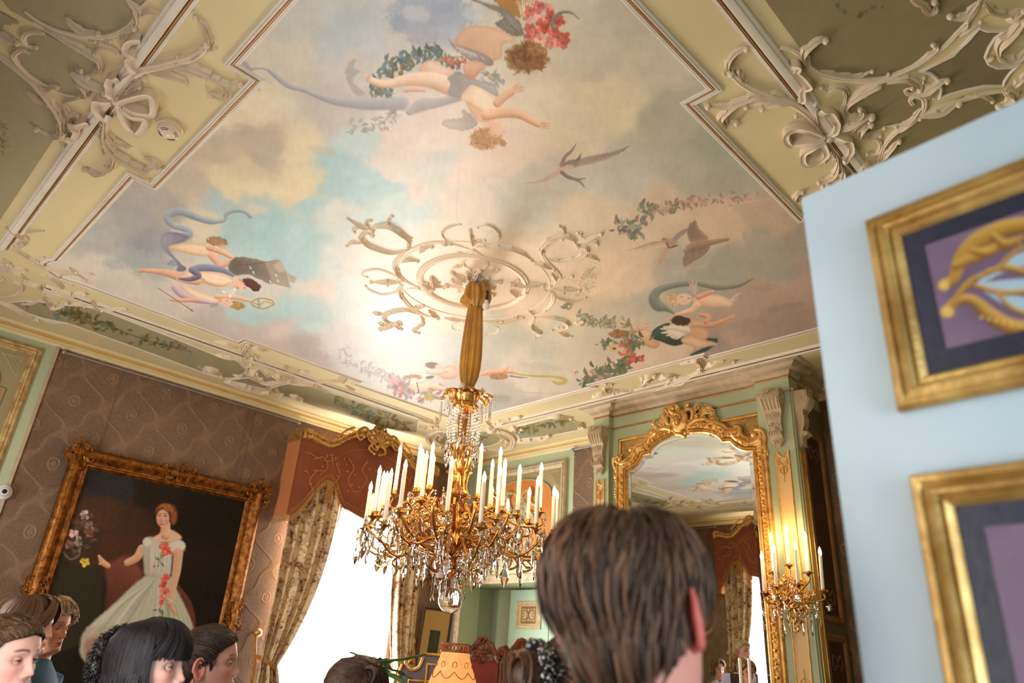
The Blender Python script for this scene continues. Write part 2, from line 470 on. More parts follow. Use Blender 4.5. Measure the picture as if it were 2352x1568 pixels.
# ================================================================== PAINTER (colours of real painted pictures, per vertex)
def vnoise(x, y, seed=0):
    xi = np.floor(x).astype(np.int64); yi = np.floor(y).astype(np.int64)
    fx = x-xi; fy = y-yi; fx = fx*fx*(3-2*fx); fy = fy*fy*(3-2*fy)
    def h(a, b):
        n = (a*374761393 + b*668265263 + seed*974711) & 0x7fffffff
        n = (n ^ (n >> 13))*1274126177 & 0x7fffffff
        return ((n ^ (n >> 16)) & 0xffff)/65535.0
    return (h(xi, yi)*(1-fx)+h(xi+1, yi)*fx)*(1-fy)+(h(xi, yi+1)*(1-fx)+h(xi+1, yi+1)*fx)*fy
def fbm(x, y, octv=4, seed=0):
    s = np.zeros_like(x); a = .5; t = 0
    for o in range(octv):
        s += a*vnoise(x*2**o, y*2**o, seed+o); t += a; a *= .55
    return s/t
def sstep(a, b, x):
    t = np.clip((x-a)/(b-a), 0, 1); return t*t*(3-2*t)
class Paint:
    """paints over scattered points with 2-D coordinates (u, v)"""
    def __init__(s, u, v, base=(200, 200, 200), grain=.05, gs=18.0):
        s.u = u; s.v = v; s.c = np.tile(np.array(base, float), (len(u), 1))
        s.n1 = fbm(u/gs, v/gs, 3, 5)-.5
        s.n2 = fbm(u/(gs*.35), v/(gs*.35), 2, 9)-.5
        s.T = lambda p: p
        s.rw = 3.0
    def near(s, x0, x1, y0, y1):
        return np.nonzero((s.u > x0) & (s.u < x1) & (s.v > y0) & (s.v < y1))[0]
    def put(s, idx, a, col):
        s.c[idx] = s.c[idx]*(1-a[:, None]) + np.asarray(col, float)*a[:, None]
    def pts(s, P): return np.array([s.T(p) for p in P], float)
    def blob(s, c, rx, ry, col, a=1.0, rot=0.0, soft=.5, rag=0.0):
        cx, cy = s.T(c); k = s.k; rx *= k; ry *= k
        m = max(rx, ry)*(1.3+rag); i = s.near(cx-m, cx+m, cy-m, cy+m)
        if not len(i): return
        x, y = s.u[i]-cx, s.v[i]-cy; r = math.radians(rot); co, si = math.cos(r), math.sin(r)
        d = np.hypot((x*co+y*si)/rx, (-x*si+y*co)/ry) + s.n1[i]*rag*1.2 + s.n2[i]*rag*.8
        s.put(i, a*(1-sstep(1-soft, 1.0, d)), col)
    def poly(s, P, col, a=1.0, soft=2.0, rag=0.0, shade=None):
        P = s.pts(P); x0, y0 = P.min(0)-soft-6; x1, y1 = P.max(0)+soft+6
        i = s.near(x0, x1, y0, y1)
        if not len(i): return
        x, y = s.u[i], s.v[i]; n = len(P); ins = np.zeros(len(i), bool); dm = np.full(len(i), 1e9)
        for k in range(n):
            ax, ay = P[k]; bx, by = P[(k+1) % n]
            if ay != by:
                cr = ((ay > y) != (by > y)) & (x < (bx-ax)*(y-ay)/(by-ay)+ax); ins ^= cr
            dx, dy = bx-ax, by-ay; L = dx*dx+dy*dy+1e-9
            t = np.clip(((x-ax)*dx+(y-ay)*dy)/L, 0, 1)
            dm = np.minimum(dm, (x-ax-t*dx)**2+(y-ay-t*dy)**2)
        sd = np.sqrt(dm)*np.where(ins, 1, -1) + s.n2[i]*rag*2
        al = a*sstep(-soft, soft, sd)
        c = np.tile(np.asarray(col, float), (len(i), 1))
        if shade is not None:                      # (direction angle, light colour, dark colour): modelling of the painted form
            ang, lc, dc = shade; r = math.radians(ang)
            q = (x-x.mean())*math.cos(r)+(y-y.mean())*math.sin(r); q = q/(np.abs(q).max()+1e-6)
            f = np.clip(q, 0, 1)[:, None]; g = np.clip(-q, 0, 1)[:, None]
            c = c*(1-f)+np.asarray(lc, float)*f; c = c*(1-g)+np.asarray(dc, float)*g
            e = (1-sstep(0, 9, sd))[:, None]*.45; c = c*(1-e)+np.asarray(dc, float)*e
        s.c[i] = s.c[i]*(1-al[:, None])+c*al[:, None]
    def smooth(s, P, col, **k): s.poly(cat_rom(P, 5, closed=True), col, **k)
    def stroke(s, P, W, col, a=1.0, soft=.35, lit=None, n=6, rag=0.0):
        """brush stroke of varying half-width; lit=(light, dark) models it across"""
        W = np.broadcast_to(np.asarray(W, float), (len(P),))
        Q = cat_rom([(p[0], p[1], w) for p, w in zip(P, W)], n)
        xy = s.pts(Q[:, :2]); ww = np.maximum(Q[:, 2]*s.k, .35)
        m = ww.max()+4; x0, y0 = xy.min(0)-m; x1, y1 = xy.max(0)+m
        i = s.near(x0, x1, y0, y1)
        if not len(i): return
        x, y = s.u[i], s.v[i]; best = np.full(len(i), 1e9); side = np.zeros(len(i))
        for k in range(len(xy)-1):
            ax, ay = xy[k]; dx, dy = xy[k+1]-xy[k]; L = dx*dx+dy*dy+1e-9
            t = np.clip(((x-ax)*dx+(y-ay)*dy)/L, 0, 1)
            ex, ey = x-ax-t*dx, y-ay-t*dy; w_ = ww[k]*(1-t)+ww[k+1]*t
            d = np.hypot(ex, ey)/w_; b = d < best
            best = np.where(b, d, best); side = np.where(b, (ey-ex*.35)/w_, side)
        best = best + s.n2[i]*rag
        al = a*(1-sstep(1-soft, 1+soft*.5, best))
        c = np.tile(np.asarray(col, float), (len(i), 1))
        if lit is not None:
            f = np.clip(-side, 0, 1)[:, None]; g = np.clip(side, 0, 1)[:, None]
            c = c*(1-f)+np.asarray(lit[0], float)*f; c = c*(1-g)+np.asarray(lit[1], float)*g
        s.c[i] = s.c[i]*(1-al[:, None])+c*al[:, None]
    def limb(s, P, W, col=(226, 184, 152)):
        l = [min(255, v+16) for v in col]; d = (col[0]*.84, col[1]*.70, col[2]*.62)
        s.stroke(P, W, col, lit=(l, d), soft=.2)
    def curls(s, c, rx, ry, col, n=40, rot=0):
        s.blob(c, rx, ry, col, rot=rot, soft=.3, rag=.35)
        r0 = math.radians(rot)
        for k in range(n):
            a = rnd.uniform(0, 2*PI); q = math.sqrt(rnd.random())*.85
            x, y = rx*q*math.cos(a), ry*q*math.sin(a)
            p = (c[0]+x*math.cos(r0)-y*math.sin(r0), c[1]+x*math.sin(r0)+y*math.cos(r0))
            f = rnd.uniform(.68, 1.22); h = min(rx, ry)
            e = rnd.uniform(0, PI); L = h*rnd.uniform(.25, .5)
            s.stroke([(p[0]-L*math.cos(e), p[1]-L*math.sin(e)), (p[0]+L*.2*math.sin(e), p[1]-L*.2*math.cos(e)), (p[0]+L*math.cos(e), p[1]+L*math.sin(e))],
                     [1, h*.11, 1], [min(255, v*f) for v in col], a=.6, n=3)
    def leaves(s, path, spread, size, cols, n, a=.85):
        Q = cat_rom(path, 12)
        for k in range(n):
            p = Q[rnd.randrange(len(Q))]; c = rnd.choice(cols); e = rnd.uniform(0, 2*PI); L = size*rnd.uniform(.6, 1.3)
            x, y = p[0]+rnd.gauss(0, spread), p[1]+rnd.gauss(0, spread)
            f = rnd.uniform(.85, 1.15)
            s.stroke([(x, y), (x+L*.5*math.cos(e), y+L*.5*math.sin(e)), (x+L*math.cos(e+.3), y+L*math.sin(e+.3))], [L*.12, L*.24, .5], [min(255, v*f) for v in c], a=a, n=3)
    def flower(s, c, r, col):
        for k in range(5):
            a = k*2*PI/5+rnd.random(); f = rnd.uniform(.85, 1.15)
            s.blob((c[0]+r*.5*math.cos(a), c[1]+r*.5*math.sin(a)), r*.55, r*.45, [min(255, v*f) for v in col], rot=math.degrees(a), soft=.35)
        s.blob(c, r*.25, r*.25, [v*.6 for v in col], a=.7)
    def wing(s, root, tips, w, col, dark):
        for t in tips:
            m = ((root[0]+t[0])/2+rnd.uniform(-4, 4), (root[1]+t[1])/2+rnd.uniform(-4, 4))
            s.stroke([root, m, t], [w, w*.9, w*.25], col, a=.9, lit=([min(255, v+14) for v in col], dark))
    def crop(s, x0, y0, sc):
        s.T = lambda p: (x0+p[0]/sc, y0+p[1]/sc); s.k = 1/sc
    def idw(s, anchors, warp=46, scale=90.0, p=3.2, mult=1.0):
        du = (fbm(s.u/scale, s.v/scale, 5, 21)-.5)*warp*2; dv = (fbm(s.u/scale, s.v/scale, 5, 57)-.5)*warp*2
        x, y = s.u+du, s.v+dv; num = np.zeros_like(s.c); den = np.zeros(len(x))
        for ax, ay, col in anchors:
            w_ = 1/(((x-ax)**2+(1.25*(y-ay))**2)/4000.0+.12)**p
            num += w_[:, None]*np.array(col, float); den += w_
        s.c = num/den[:, None]*mult
def paint_attr(me, c):
    c = np.clip(c, 0, 255)/255.0
    l = np.where(c <= .04045, c/12.92, ((c+.055)/1.055)**2.4)
    at = me.color_attributes.new('paint', 'FLOAT_COLOR', 'POINT')
    at.data.foreach_set('color', np.hstack([l, np.ones((len(l), 1))]).astype(np.float32).ravel())
def field_mesh(name, X, Y, mapf, keep=None, nrm_flip=False):
    """regular grid (X, Y 1-D) -> mesh via mapf(x, y) -> (n,3); keep = mask of cells"""
    gx, gy = np.meshgrid(X, Y, indexing='xy'); m, n = gx.shape
    P = mapf(gx.ravel(), gy.ravel())
    idx = np.arange(m*n).reshape(m, n)
    q = np.stack([idx[:-1, :-1], idx[:-1, 1:], idx[1:, 1:], idx[1:, :-1]], -1).reshape(-1, 4)
    if nrm_flip: q = q[:, ::-1]
    if keep is not None:
        q = q[keep.ravel()]
        used = np.unique(q); rm = np.full(m*n, -1); rm[used] = np.arange(len(used)); q = rm[q]; P = P[used]
    else: used = np.arange(m*n)
    me = bpy.data.meshes.new(name)
    me.vertices.add(len(P)); me.vertices.foreach_set('co', P.astype(np.float32).ravel())
    me.loops.add(len(q)*4); me.loops.foreach_set('vertex_index', q.astype(np.int32).ravel())
    me.polygons.add(len(q)); me.polygons.foreach_set('loop_start', (np.arange(len(q))*4).astype(np.int32))
    me.update(calc_edges=True); me.validate()
    return me, P, used
def inpoly(x, y, P):
    P = np.asarray(P); ins = np.zeros(len(x), bool); n = len(P)
    for k in range(n):
        ax, ay = P[k][:2]; bx, by = P[(k+1) % n][:2]
        if ay != by: ins ^= ((ay > y) != (by > y)) & (x < (bx-ax)*(y-ay)/(by-ay)+ax)
    return ins
# ================================================================== THE PAINTED CEILING
def ceiling_canvas():
    st = .0052
    X = np.arange(-5.03, -.985, st); Y = np.arange(.60, 4.26, st)
    cx, cy = np.meshgrid((X[:-1]+X[1:])/2, (Y[:-1]+Y[1:])/2, indexing='xy')
    keep = inpoly(cx.ravel(), cy.ravel(), OUT)
    Z = H-.004
    me, P, used = field_mesh('ceiling_painting', X, Y, lambda a, b: np.stack([a, b, np.full(len(a), Z)], 1), keep, nrm_flip=True)
    u, v = pix(P)
    p = Paint(u, v, gs=16)
    A = [(700, 40, (186, 188, 182)), (640, 110, (200, 192, 172)), (760, 80, (176, 186, 190)), (820, 150, (196, 192, 184)), (780, 250, (190, 184, 172)),
         (560, 240, (214, 202, 170)), (480, 330, (190, 178, 152)), (600, 330, (182, 170, 148)), (560, 380, (206, 190, 158)), (680, 340, (216, 202, 168)), (690, 430, (220, 204, 164)),
         (440, 440, (188, 176, 152)), (380, 480, (170, 166, 154)), (330, 520, (158, 158, 154)), (520, 420, (218, 202, 164)), (470, 500, (208, 196, 170)),
         (300, 590, (160, 164, 160)), (240, 560, (170, 170, 162)), (200, 620, (206, 196, 178)), (280, 640, (202, 192, 178)),
         (830, 420, (160, 196, 202)), (770, 400, (158, 194, 198)), (880, 410, (164, 198, 202)), (720, 460, (158, 194, 198)), (960, 470, (186, 206, 206)), (500, 470, (166, 190, 190)), (1000, 390, (200, 204, 198)), (840, 350, (178, 200, 200)), (900, 460, (186, 206, 206)), (760, 470, (196, 204, 196)),
         (560, 520, (160, 194, 194)), (630, 530, (158, 196, 200)), (700, 560, (164, 200, 204)), (640, 590, (164, 200, 204)), (760, 600, (200, 208, 206)),
         (650, 700, (166, 202, 204)), (560, 720, (170, 202, 200)), (700, 740, (176, 202, 202)), (720, 650, (214, 204, 192)), (600, 650, (200, 200, 190)),
         (420, 690, (204, 194, 182)), (480, 740, (188, 178, 168)), (560, 770, (196, 184, 174)), (650, 790, (190, 176, 166)), (720, 820, (180, 168, 162)), (780, 770, (206, 200, 196)), (640, 745, (200, 186, 178)),
         (900, 380, (214, 204, 194)), (1000, 320, (222, 206, 192)), (960, 430, (216, 202, 190)), (1100, 400, (222, 204, 190)), (930, 310, (216, 200, 190)), (1180, 330, (224, 204, 184)),
         (1080, 470, (216, 206, 190)), (1200, 460, (202, 200, 186)), (1300, 300, (220, 206, 178)), (1420, 230, (222, 208, 172)), (1500, 120, (206, 194, 168)), (1380, 120, (204, 192, 168)), (1450, 60, (196, 184, 162)),
         (1560, 280, (176, 172, 148)), (1640, 340, (160, 164, 144)), (1450, 420, (188, 184, 166)), (1330, 430, (196, 194, 178)), (1560, 400, (174, 172, 152)), (1700, 420, (166, 164, 146)),
         (1400, 500, (206, 188, 162)), (1520, 480, (204, 180, 152)), (1480, 560, (208, 184, 156)), (1640, 520, (206, 178, 150)), (1330, 470, (214, 196, 170)), (1760, 500, (188, 164, 140)),
         (1560, 620, (170, 164, 146)), (1680, 620, (156, 158, 142)), (1780, 600, (158, 156, 140)), (1720, 560, (164, 158, 142)), (1450, 640, (212, 188, 160)), (1380, 620, (220, 194, 164)), (1840, 560, (166, 152, 134)),
         (1620, 660, (158, 160, 144)), (1800, 690, (184, 156, 136)), (1860, 640, (182, 156, 138)), (1720, 700, (176, 152, 134)), (1680, 760, (178, 152, 134)), (1800, 740, (168, 144, 128)), (1640, 800, (164, 144, 130)),
         (1480, 700, (180, 176, 156)), (1420, 720, (190, 182, 160)), (1460, 760, (186, 174, 154)), (1350, 700, (214, 192, 164)), (1560, 800, (204, 178, 152)), (1480, 860, (206, 182, 156)), (1250, 800, (186, 186, 170)), (1200, 850, (204, 196, 178)),
         (1300, 850, (200, 188, 166)), (1150, 780, (188, 188, 172)), (1000, 800, (196, 204, 200)), (900, 760, (206, 212, 210)), (860, 700, (206, 214, 212)), (800, 680, (196, 208, 210)), (850, 620, (218, 212, 204)),
         (900, 550, (222, 210, 198)), (1000, 560, (228, 208, 186)), (1100, 640, (230, 208, 182)), (1200, 600, (228, 204, 176)), (1000, 700, (230, 210, 188)), (1250, 560, (220, 198, 174)), (1220, 720, (222, 200, 174)), (940, 640, (228, 212, 192)),
         (860, 860, (196, 196, 188)), (930, 830, (200, 200, 190)), (1050, 900, (196, 188, 178)), (1180, 920, (170, 164, 150)), (1150, 900, (180, 174, 160)), (820, 800, (200, 198, 194)), (1280, 760, (196, 192, 172)),
         (1000, -80, (200, 196, 186)), (700, -100, (190, 190, 184)), (1300, -80, (206, 196, 174)), (900, -200, (196, 196, 190))]
    p.idw(A)
    p.T = lambda q: q; p.k = 1.0
    # ---------------- loose cloud forms
    for c, rx, ry, col, a, rot in [((520, 240), 60, 34, (220, 208, 182), .6, -10), ((640, 250), 70, 40, (214, 204, 180), .5, 20), ((600, 430), 50, 24, (222, 206, 164), .8, 0), ((720, 400), 42, 40, (222, 204, 160), .8, 0), ((700, 340), 50, 34, (220, 206, 166), .7, 10),
            ((560, 300), 60, 20, (172, 160, 140), .5, 8), ((500, 330), 30, 24, (176, 166, 142), .6, 0), ((740, 345), 44, 16, (178, 168, 150), .55, 10), ((300, 560), 60, 26, (150, 154, 156), .5, 12), ((420, 545), 34, 24, (150, 152, 158), .6, 0), ((330, 600), 70, 26, (150, 158, 162), .6, 8),
            ((590, 480), 36, 18, (218, 202, 178), .7, 0), ((700, 660), 60, 18, (216, 206, 198), .6, 20), ((690, 780), 36, 30, (176, 162, 152), .7, 0), ((760, 800), 40, 20, (216, 206, 198), .6, 0), ((650, 760), 46, 22, (208, 192, 182), .6, 0),
            ((960, 360), 46, 34, (216, 198, 188), .6, 0), ((1130, 405), 44, 18, (212, 196, 180), .6, 0), ((1660, 470), 34, 26, (206, 176, 148), .7, 0), ((1580, 470), 50, 24, (208, 180, 152), .6, 0), ((1540, 505), 50, 18, (212, 186, 156), .5, 0),
            ((1790, 690), 80, 26, (176, 148, 130), .7, -10), ((1850, 665), 50, 30, (186, 158, 140), .7, 0), ((1760, 660), 40, 12, (160, 140, 124), .5, 0), ((1800, 705), 60, 10, (148, 128, 114), .5, -8), ((1700, 745), 80, 14, (156, 136, 122), .5, -10), ((1650, 790), 40, 22, (150, 132, 120), .6, 0),
            ((1560, 790), 60, 26, (206, 180, 154), .6, 0), ((1240, 840), 60, 12, (172, 170, 152), .5, 6), ((1150, 925), 40, 22, (158, 154, 142), .7, 0), ((980, 275), 40, 26, (206, 194, 186), .5, 0), ((1380, 30), 26, 34, (190, 178, 160), .5, 0)]:
        p.blob(c, rx, ry, col, a=a*.8, rot=rot, soft=.6, rag=.5)
    # ---------------- upper group
    p.crop(700, 0, 2.904)
    B = p.blob
    B((850, 110), 340, 190, (150, 163, 182), a=.9, soft=.35, rag=.35); B((960, 240), 250, 110, (166, 174, 190), a=.7, rag=.4); B((740, 90), 120, 70, (186, 190, 194), a=.7, rag=.5); B((780, 250), 150, 70, (160, 158, 174), a=.7, rag=.4)
    B((1120, 90), 90, 60, (198, 206, 208), a=.6, rag=.4); B((450, 310), 110, 140, (184, 190, 198), a=.7, rag=.5); B((900, 60), 110, 60, (140, 154, 178), a=.5, rag=.5); B((620, 150), 60, 90, (146, 156, 174), a=.5, rag=.4)
    p.smooth([(1260, -20), (1500, -20), (1470, 60), (1440, 120), (1360, 90)], (176, 122, 62), rag=3)
    for k in range(9): p.stroke([(1400+k*16, -10), (1430+k*9, 60), (1440+k*8, 110)], [3, 5, 3], rnd.choice([(222, 206, 170), (200, 160, 110), (230, 220, 190)]))
    RED = [(206, 104, 92), (222, 136, 120), (192, 78, 66), (214, 96, 72), (226, 150, 138)]
    for q in [(1490, 110), (1560, 90), (1620, 60), (1580, 160), (1640, 110), (1700, 140), (1610, 190), (1690, 250), (1740, 250), (1540, 210), (1500, 190), (1620, 280), (1660, 210), (1500, 240), (1570, 260), (1650, 290), (1720, 290), (1560, 40), (1500, 70)]:
        p.flower(q, 44, rnd.choice(RED))
    p.stroke([(1655, 190), (1650, 150), (1670, 110), (1720, 80), (1780, 85), (1826, 126)], [12, 13, 13, 11, 8, 2], (126, 120, 108), lit=((176, 170, 156), (92, 86, 78)))
    p.smooth([(1000, 290), (1050, 200), (1130, 172), (1260, 185), (1390, 240), (1390, 280), (1330, 290), (1316, 340), (1316, 380), (1250, 408), (1180, 395), (1100, 340)], (214, 172, 138), soft=3, shade=(-60, (232, 194, 160), (190, 140, 108)))
    p.smooth([(1090, -10), (1180, 10), (1330, 60), (1420, 130), (1462, 215), (1440, 242), (1380, 236), (1300, 185), (1270, 150), (1330, 110), (1200, 40)], (134, 128, 112), rag=2, shade=(-60, (164, 174, 174), (100, 94, 82)))
    for k in range(8): p.stroke([(1290+k*18, 170+k*9), (1330+k*14, 120+k*14), (1280+k*16, 90+k*14)], [2, 3, 1], (104, 98, 88), a=.6)
    p.smooth([(952, 248), (1000, 296), (1080, 318), (1160, 343), (1222, 374), (1257, 408), (1250, 436), (1205, 438), (1120, 414), (1050, 366), (990, 320)], (164, 152, 148), shade=(-90, (190, 182, 178), (124, 112, 108)))
    for k in range(10): p.stroke([(980+k*24, 300+k*9), (1020+k*22, 325+k*9), (1010+k*22, 350+k*7)], [1.5, 3, 1], rnd.choice([(214, 208, 204), (136, 124, 118)]), a=.6)
    p.curls((1480, 385), 150, 108, (140, 90, 46), 90); p.curls((1540, 330), 70, 50, (158, 104, 56), 30)
    GR = [(96, 112, 92), (84, 108, 116), (120, 126, 92), (92, 124, 140), (74, 92, 74)]
    p.leaves([(520, 500), (580, 440), (650, 400), (740, 370), (840, 350), (940, 390), (1050, 420)], 26, 50, GR, 130)
    p.leaves([(450, 610), (520, 600), (570, 620)], 18, 46, GR, 36); p.leaves([(1190, 470), (1250, 510), (1310, 545)], 18, 40, [(136, 148, 128), (166, 170, 172), (150, 160, 150)], 36)
    p.leaves([(330, 830), (420, 850), (520, 800), (590, 760), (480, 880)], 24, 40, [(172, 164, 152), (140, 164, 170), (160, 150, 138), (150, 158, 140)], 60, a=.7)
    for q, r, c in [((970, 405), 26, (206, 104, 76)), ((1022, 420), 24, (160, 84, 60)), ((1062, 405), 22, (196, 100, 76)), ((985, 445), 20, (140, 84, 56)), ((930, 398), 20, (190, 90, 64)), ((1010, 385), 16, (214, 130, 96)), ((655, 450), 24, (122, 96, 70)), ((605, 458), 22, (110, 96, 66)), ((640, 488), 20, (112, 96, 70)), ((720, 432), 20, (116, 106, 74)), ((1210, 490), 20, (148, 140, 104)), ((1250, 520), 18, (170, 158, 126)), ((500, 610), 20, (118, 104, 76))]:
        B(q, r, r, c, soft=.3); B((q[0]-r*.3, q[1]-r*.3), r*.4, r*.4, [min(255, x*1.35) for x in c], a=.8)
    p.smooth([(270, 480), (300, 410), (340, 395), (330, 450), (370, 480), (320, 520), (340, 570), (400, 620), (350, 640), (300, 580)], (166, 160, 154), a=.8, rag=2)
    # lower putto of the group, head down
    p.stroke([(1040, 640), (900, 682), (780, 700), (700, 745)], [34, 32, 46, 26], (168, 164, 164), lit=((188, 186, 188), (146, 142, 146)))
    p.stroke([(650, 690), (400, 692), (200, 672), (60, 630), (0, 603), (-110, 570), (-200, 500), (-240, 470)], [48, 42, 30, 16, 14, 20, 18, 12], (164, 165, 172), lit=((186, 188, 194), (140, 140, 150)))
    p.stroke([(-240, 470), (-300, 455), (-370, 462), (-400, 430), (-420, 405)], [8, 7, 14, 24, 6], (160, 158, 162)); p.stroke([(-330, 520), (-345, 560), (-300, 600)], [10, 22, 8], (170, 160, 150), a=.6)
    p.smooth([(765, 485), (782, 425), (845, 403), (930, 440), (1000, 490), (900, 505), (820, 500)], (228, 198, 172), shade=(-50, (240, 218, 192), (204, 152, 122)))
    p.limb([(410, 510), (440, 535), (540, 562), (700, 530), (850, 535), (960, 575)], [10, 24, 28, 42, 58, 62], (230, 200, 174)); B((425, 520), 24, 16, (216, 150, 126), rot=30, a=.8)
    p.limb([(670, 602), (730, 596), (800, 605)], [14, 16, 10], (224, 176, 150))
    p.smooth([(955, 515), (1040, 488), (1160, 535), (1262, 560), (1290, 645), (1210, 605), (1110, 565), (1080, 610), (1040, 655), (955, 628), (972, 560)], (166, 160, 160), shade=(-40, (186, 182, 184), (138, 132, 136)))
    for k in range(6): p.stroke([(975+k*10, 520), (1000+k*9, 570), (985+k*8, 630)], [2, 4, 2], (142, 136, 140), a=.6)
    p.smooth([(1060, 480), (1060, 430), (1120, 405), (1200, 425), (1170, 480), (1130, 525), (1080, 520)], (214, 162, 130), shade=(-90, (226, 184, 150), (190, 128, 98)))
    p.smooth([(1040, 655), (1080, 592), (1130, 570), (1220, 612), (1292, 680), (1302, 722), (1255, 745), (1180, 735), (1090, 690)], (236, 214, 184), shade=(-30, (242, 224, 196), (214, 170, 132)))
    p.smooth([(1075, 670), (1200, 742), (1300, 728), (1260, 800), (1180, 815), (1125, 775)], (226, 188, 150), shade=(-30, (234, 204, 170), (206, 150, 112)))
    p.limb([(1285, 685), (1330, 645), (1385, 610)], [32, 30, 24], (220, 172, 142)); B((1420, 590), 44, 36, (222, 174, 146), soft=.3); p.limb([(1430, 580), (1462, 572)], [10, 5]); p.limb([(1440, 600), (1466, 598)], [9, 5])
    p.smooth([(1150, 800), (1105, 762), (1050, 735), (1045, 785), (940, 797), (920, 830), (990, 862), (1100, 866), (1152, 830)], (178, 168, 162), rag=3, shade=(180, (196, 188, 184), (160, 150, 146)))
    p.limb([(1210, 765), (1330, 752), (1430, 760), (1500, 800), (1560, 832)], [40, 36, 32, 24, 20], (228, 182, 144)); B((1590, 832), 36, 22, (226, 178, 142), rot=15)
    for k in range(3): p.limb([(1590, 820+k*14), (1632, 822+k*16)], [8, 4], (226, 176, 140))
    B((1255, 850), 75, 58, (230, 184, 150)); B((1325, 880), 14, 16, (230, 180, 148)); p.curls((1205, 925), 112, 78, (192, 140, 86), 70); B((1275, 885), 55, 42, (232, 186, 154), a=.85); B((1310, 905), 16, 9, (206, 120, 96), a=.6); B((1268, 905), 8, 5, (90, 60, 44)); B((1290, 930), 26, 20, (216, 140, 104), a=.35)
    p.curls((1180, 945), 90, 55, (186, 134, 82), 30); p.curls((1320, 955), 30, 26, (188, 136, 84), 12)
    # swallow
    BD = (150, 132, 120)
    p.stroke([(1800, 1090), (1900, 1068), (2000, 1045), (2080, 1020), (2160, 975)], [24, 30, 24, 16, 5], (158, 144, 132), lit=((166, 152, 140), (190, 158, 140)))
    for k in range(7): p.stroke([(1940+k*30, 1060-k*8), (1965+k*30, 1030-k*9)], [5, 2], (136, 122, 114), a=.8)
    p.stroke([(1700, 1140), (1640, 1180), (1560, 1212), (1465, 1220)], [18, 18, 10, 3], (204, 176, 158)); p.stroke([(1715, 1092), (1738, 1045), (1780, 1005), (1812, 955)], [14, 13, 9, 2], BD)
    p.stroke([(1715, 1150), (1755, 1180), (1820, 1196), (1872, 1188)], [14, 13, 8, 3], (130, 118, 112)); p.stroke([(1760, 1182), (1830, 1210), (1868, 1250)], [10, 9, 3], (134, 122, 114))
    B((1775, 1095), 66, 34, (150, 134, 122), rot=-14, soft=.3); B((1760, 1115), 50, 22, (204, 182, 164), rot=-8); B((1712, 1100), 18, 22, (178, 130, 112)); p.poly([(1845, 1020), (1836, 1070), (1800, 1075)], (124, 112, 106)); B((1735, 1098), 6, 5, (80, 60, 52))
    # ---------------- left group
    p.crop(0, 450, 2.851)
    p.stroke([(1640, 135), (1600, 102), (1530, 97), (1482, 118), (1470, 158), (1380, 165), (1280, 135), (1190, 103), (1120, 112), (1096, 145), (1130, 190), (1210, 215), (1240, 240), (1190, 268), (1110, 275)],
             [14, 12, 14, 16, 12, 22, 26, 28, 28, 26, 22, 24, 30, 40, 44], (150, 162, 170), lit=((178, 190, 194), (118, 124, 140)))
    p.smooth([(1050, 290), (1085, 240), (1160, 240), (1230, 262), (1205, 292), (1130, 322), (1100, 345), (1180, 440), (1218, 470), (1205, 492), (1155, 492), (1160, 440), (1070, 350)], (134, 132, 148), shade=(200, (162, 164, 174), (104, 98, 118)))
    B((1000, 300), 190, 110, (140, 142, 152), a=.55, rag=.5); B((1130, 440), 60, 30, (112, 124, 152), a=.6, rag=.5); B((760, 450), 130, 40, (138, 150, 156), a=.5, rot=10, rag=.5)
    p.smooth([(1100, 335), (1200, 308), (1320, 312), (1410, 340), (1442, 372), (1420, 402), (1330, 396), (1230, 380)], (228, 198, 162), shade=(-70, (240, 216, 184), (186, 140, 104)))
    p.limb([(1370, 335), (1460, 368), (1530, 408)], [24, 20, 14], (222, 180, 146)); p.limb([(1385, 388), (1425, 432), (1440, 452), (1500, 432), (1545, 418)], [26, 26, 26, 20, 12], (222, 174, 142))
    p.curls((1420, 298), 84, 36, (164, 130, 92), 36, rot=8); B((1462, 334), 40, 20, (214, 172, 140), a=.8, rot=10)
    p.smooth([(1500, 440), (1545, 400), (1640, 405), (1740, 430), (1795, 452), (1782, 572), (1700, 546), (1620, 512), (1545, 522), (1500, 490)], (116, 106, 94), rag=2, shade=(200, (96, 86, 74), (140, 132, 118)))
    p.poly([(1735, 432), (1832, 420), (1880, 500), (1900, 602), (1850, 590), (1785, 572)], (160, 146, 128)); p.poly([(1790, 450), (1840, 424), (1876, 494), (1820, 500)], (184, 170, 152)); p.poly([(1886, 505), (1944, 535), (1925, 572), (1896, 560)], (176, 160, 140)); p.stroke([(1540, 455), (1700, 440), (1820, 416)], [2, 2, 1], (84, 76, 66))
    for q in [(1640, 470), (1660, 500), (1810, 520), (1820, 555), (1770, 560)]: B(q, 16, 8, (196, 214, 210), a=.8, rot=60)
    p.limb([(912, 490), (1000, 490), (1100, 506), (1200, 532), (1290, 548)], [12, 16, 24, 36, 36], (222, 168, 136)); B((930, 490), 26, 12, (204, 128, 108), a=.8)
    p.smooth([(1150, 545), (1210, 490), (1300, 486), (1420, 500), (1510, 530), (1535, 562), (1500, 592), (1420, 592), (1330, 572), (1230, 566)], (234, 204, 172), shade=(-60, (242, 222, 194), (196, 144, 110)))
    p.limb([(1310, 520), (1370, 560), (1450, 575), (1500, 560)], [18, 20, 20, 14], (236, 204, 172))
    p.stroke([(1255, 482), (1330, 468), (1450, 482), (1525, 520)], [22, 26, 22, 10], (124, 128, 156), lit=((156, 160, 180), (94, 90, 120))); p.stroke([(1265, 492), (1300, 522), (1240, 545), (1170, 540)], [20, 22, 16, 6], (116, 106, 134), lit=((146, 140, 162), (84, 72, 100)))
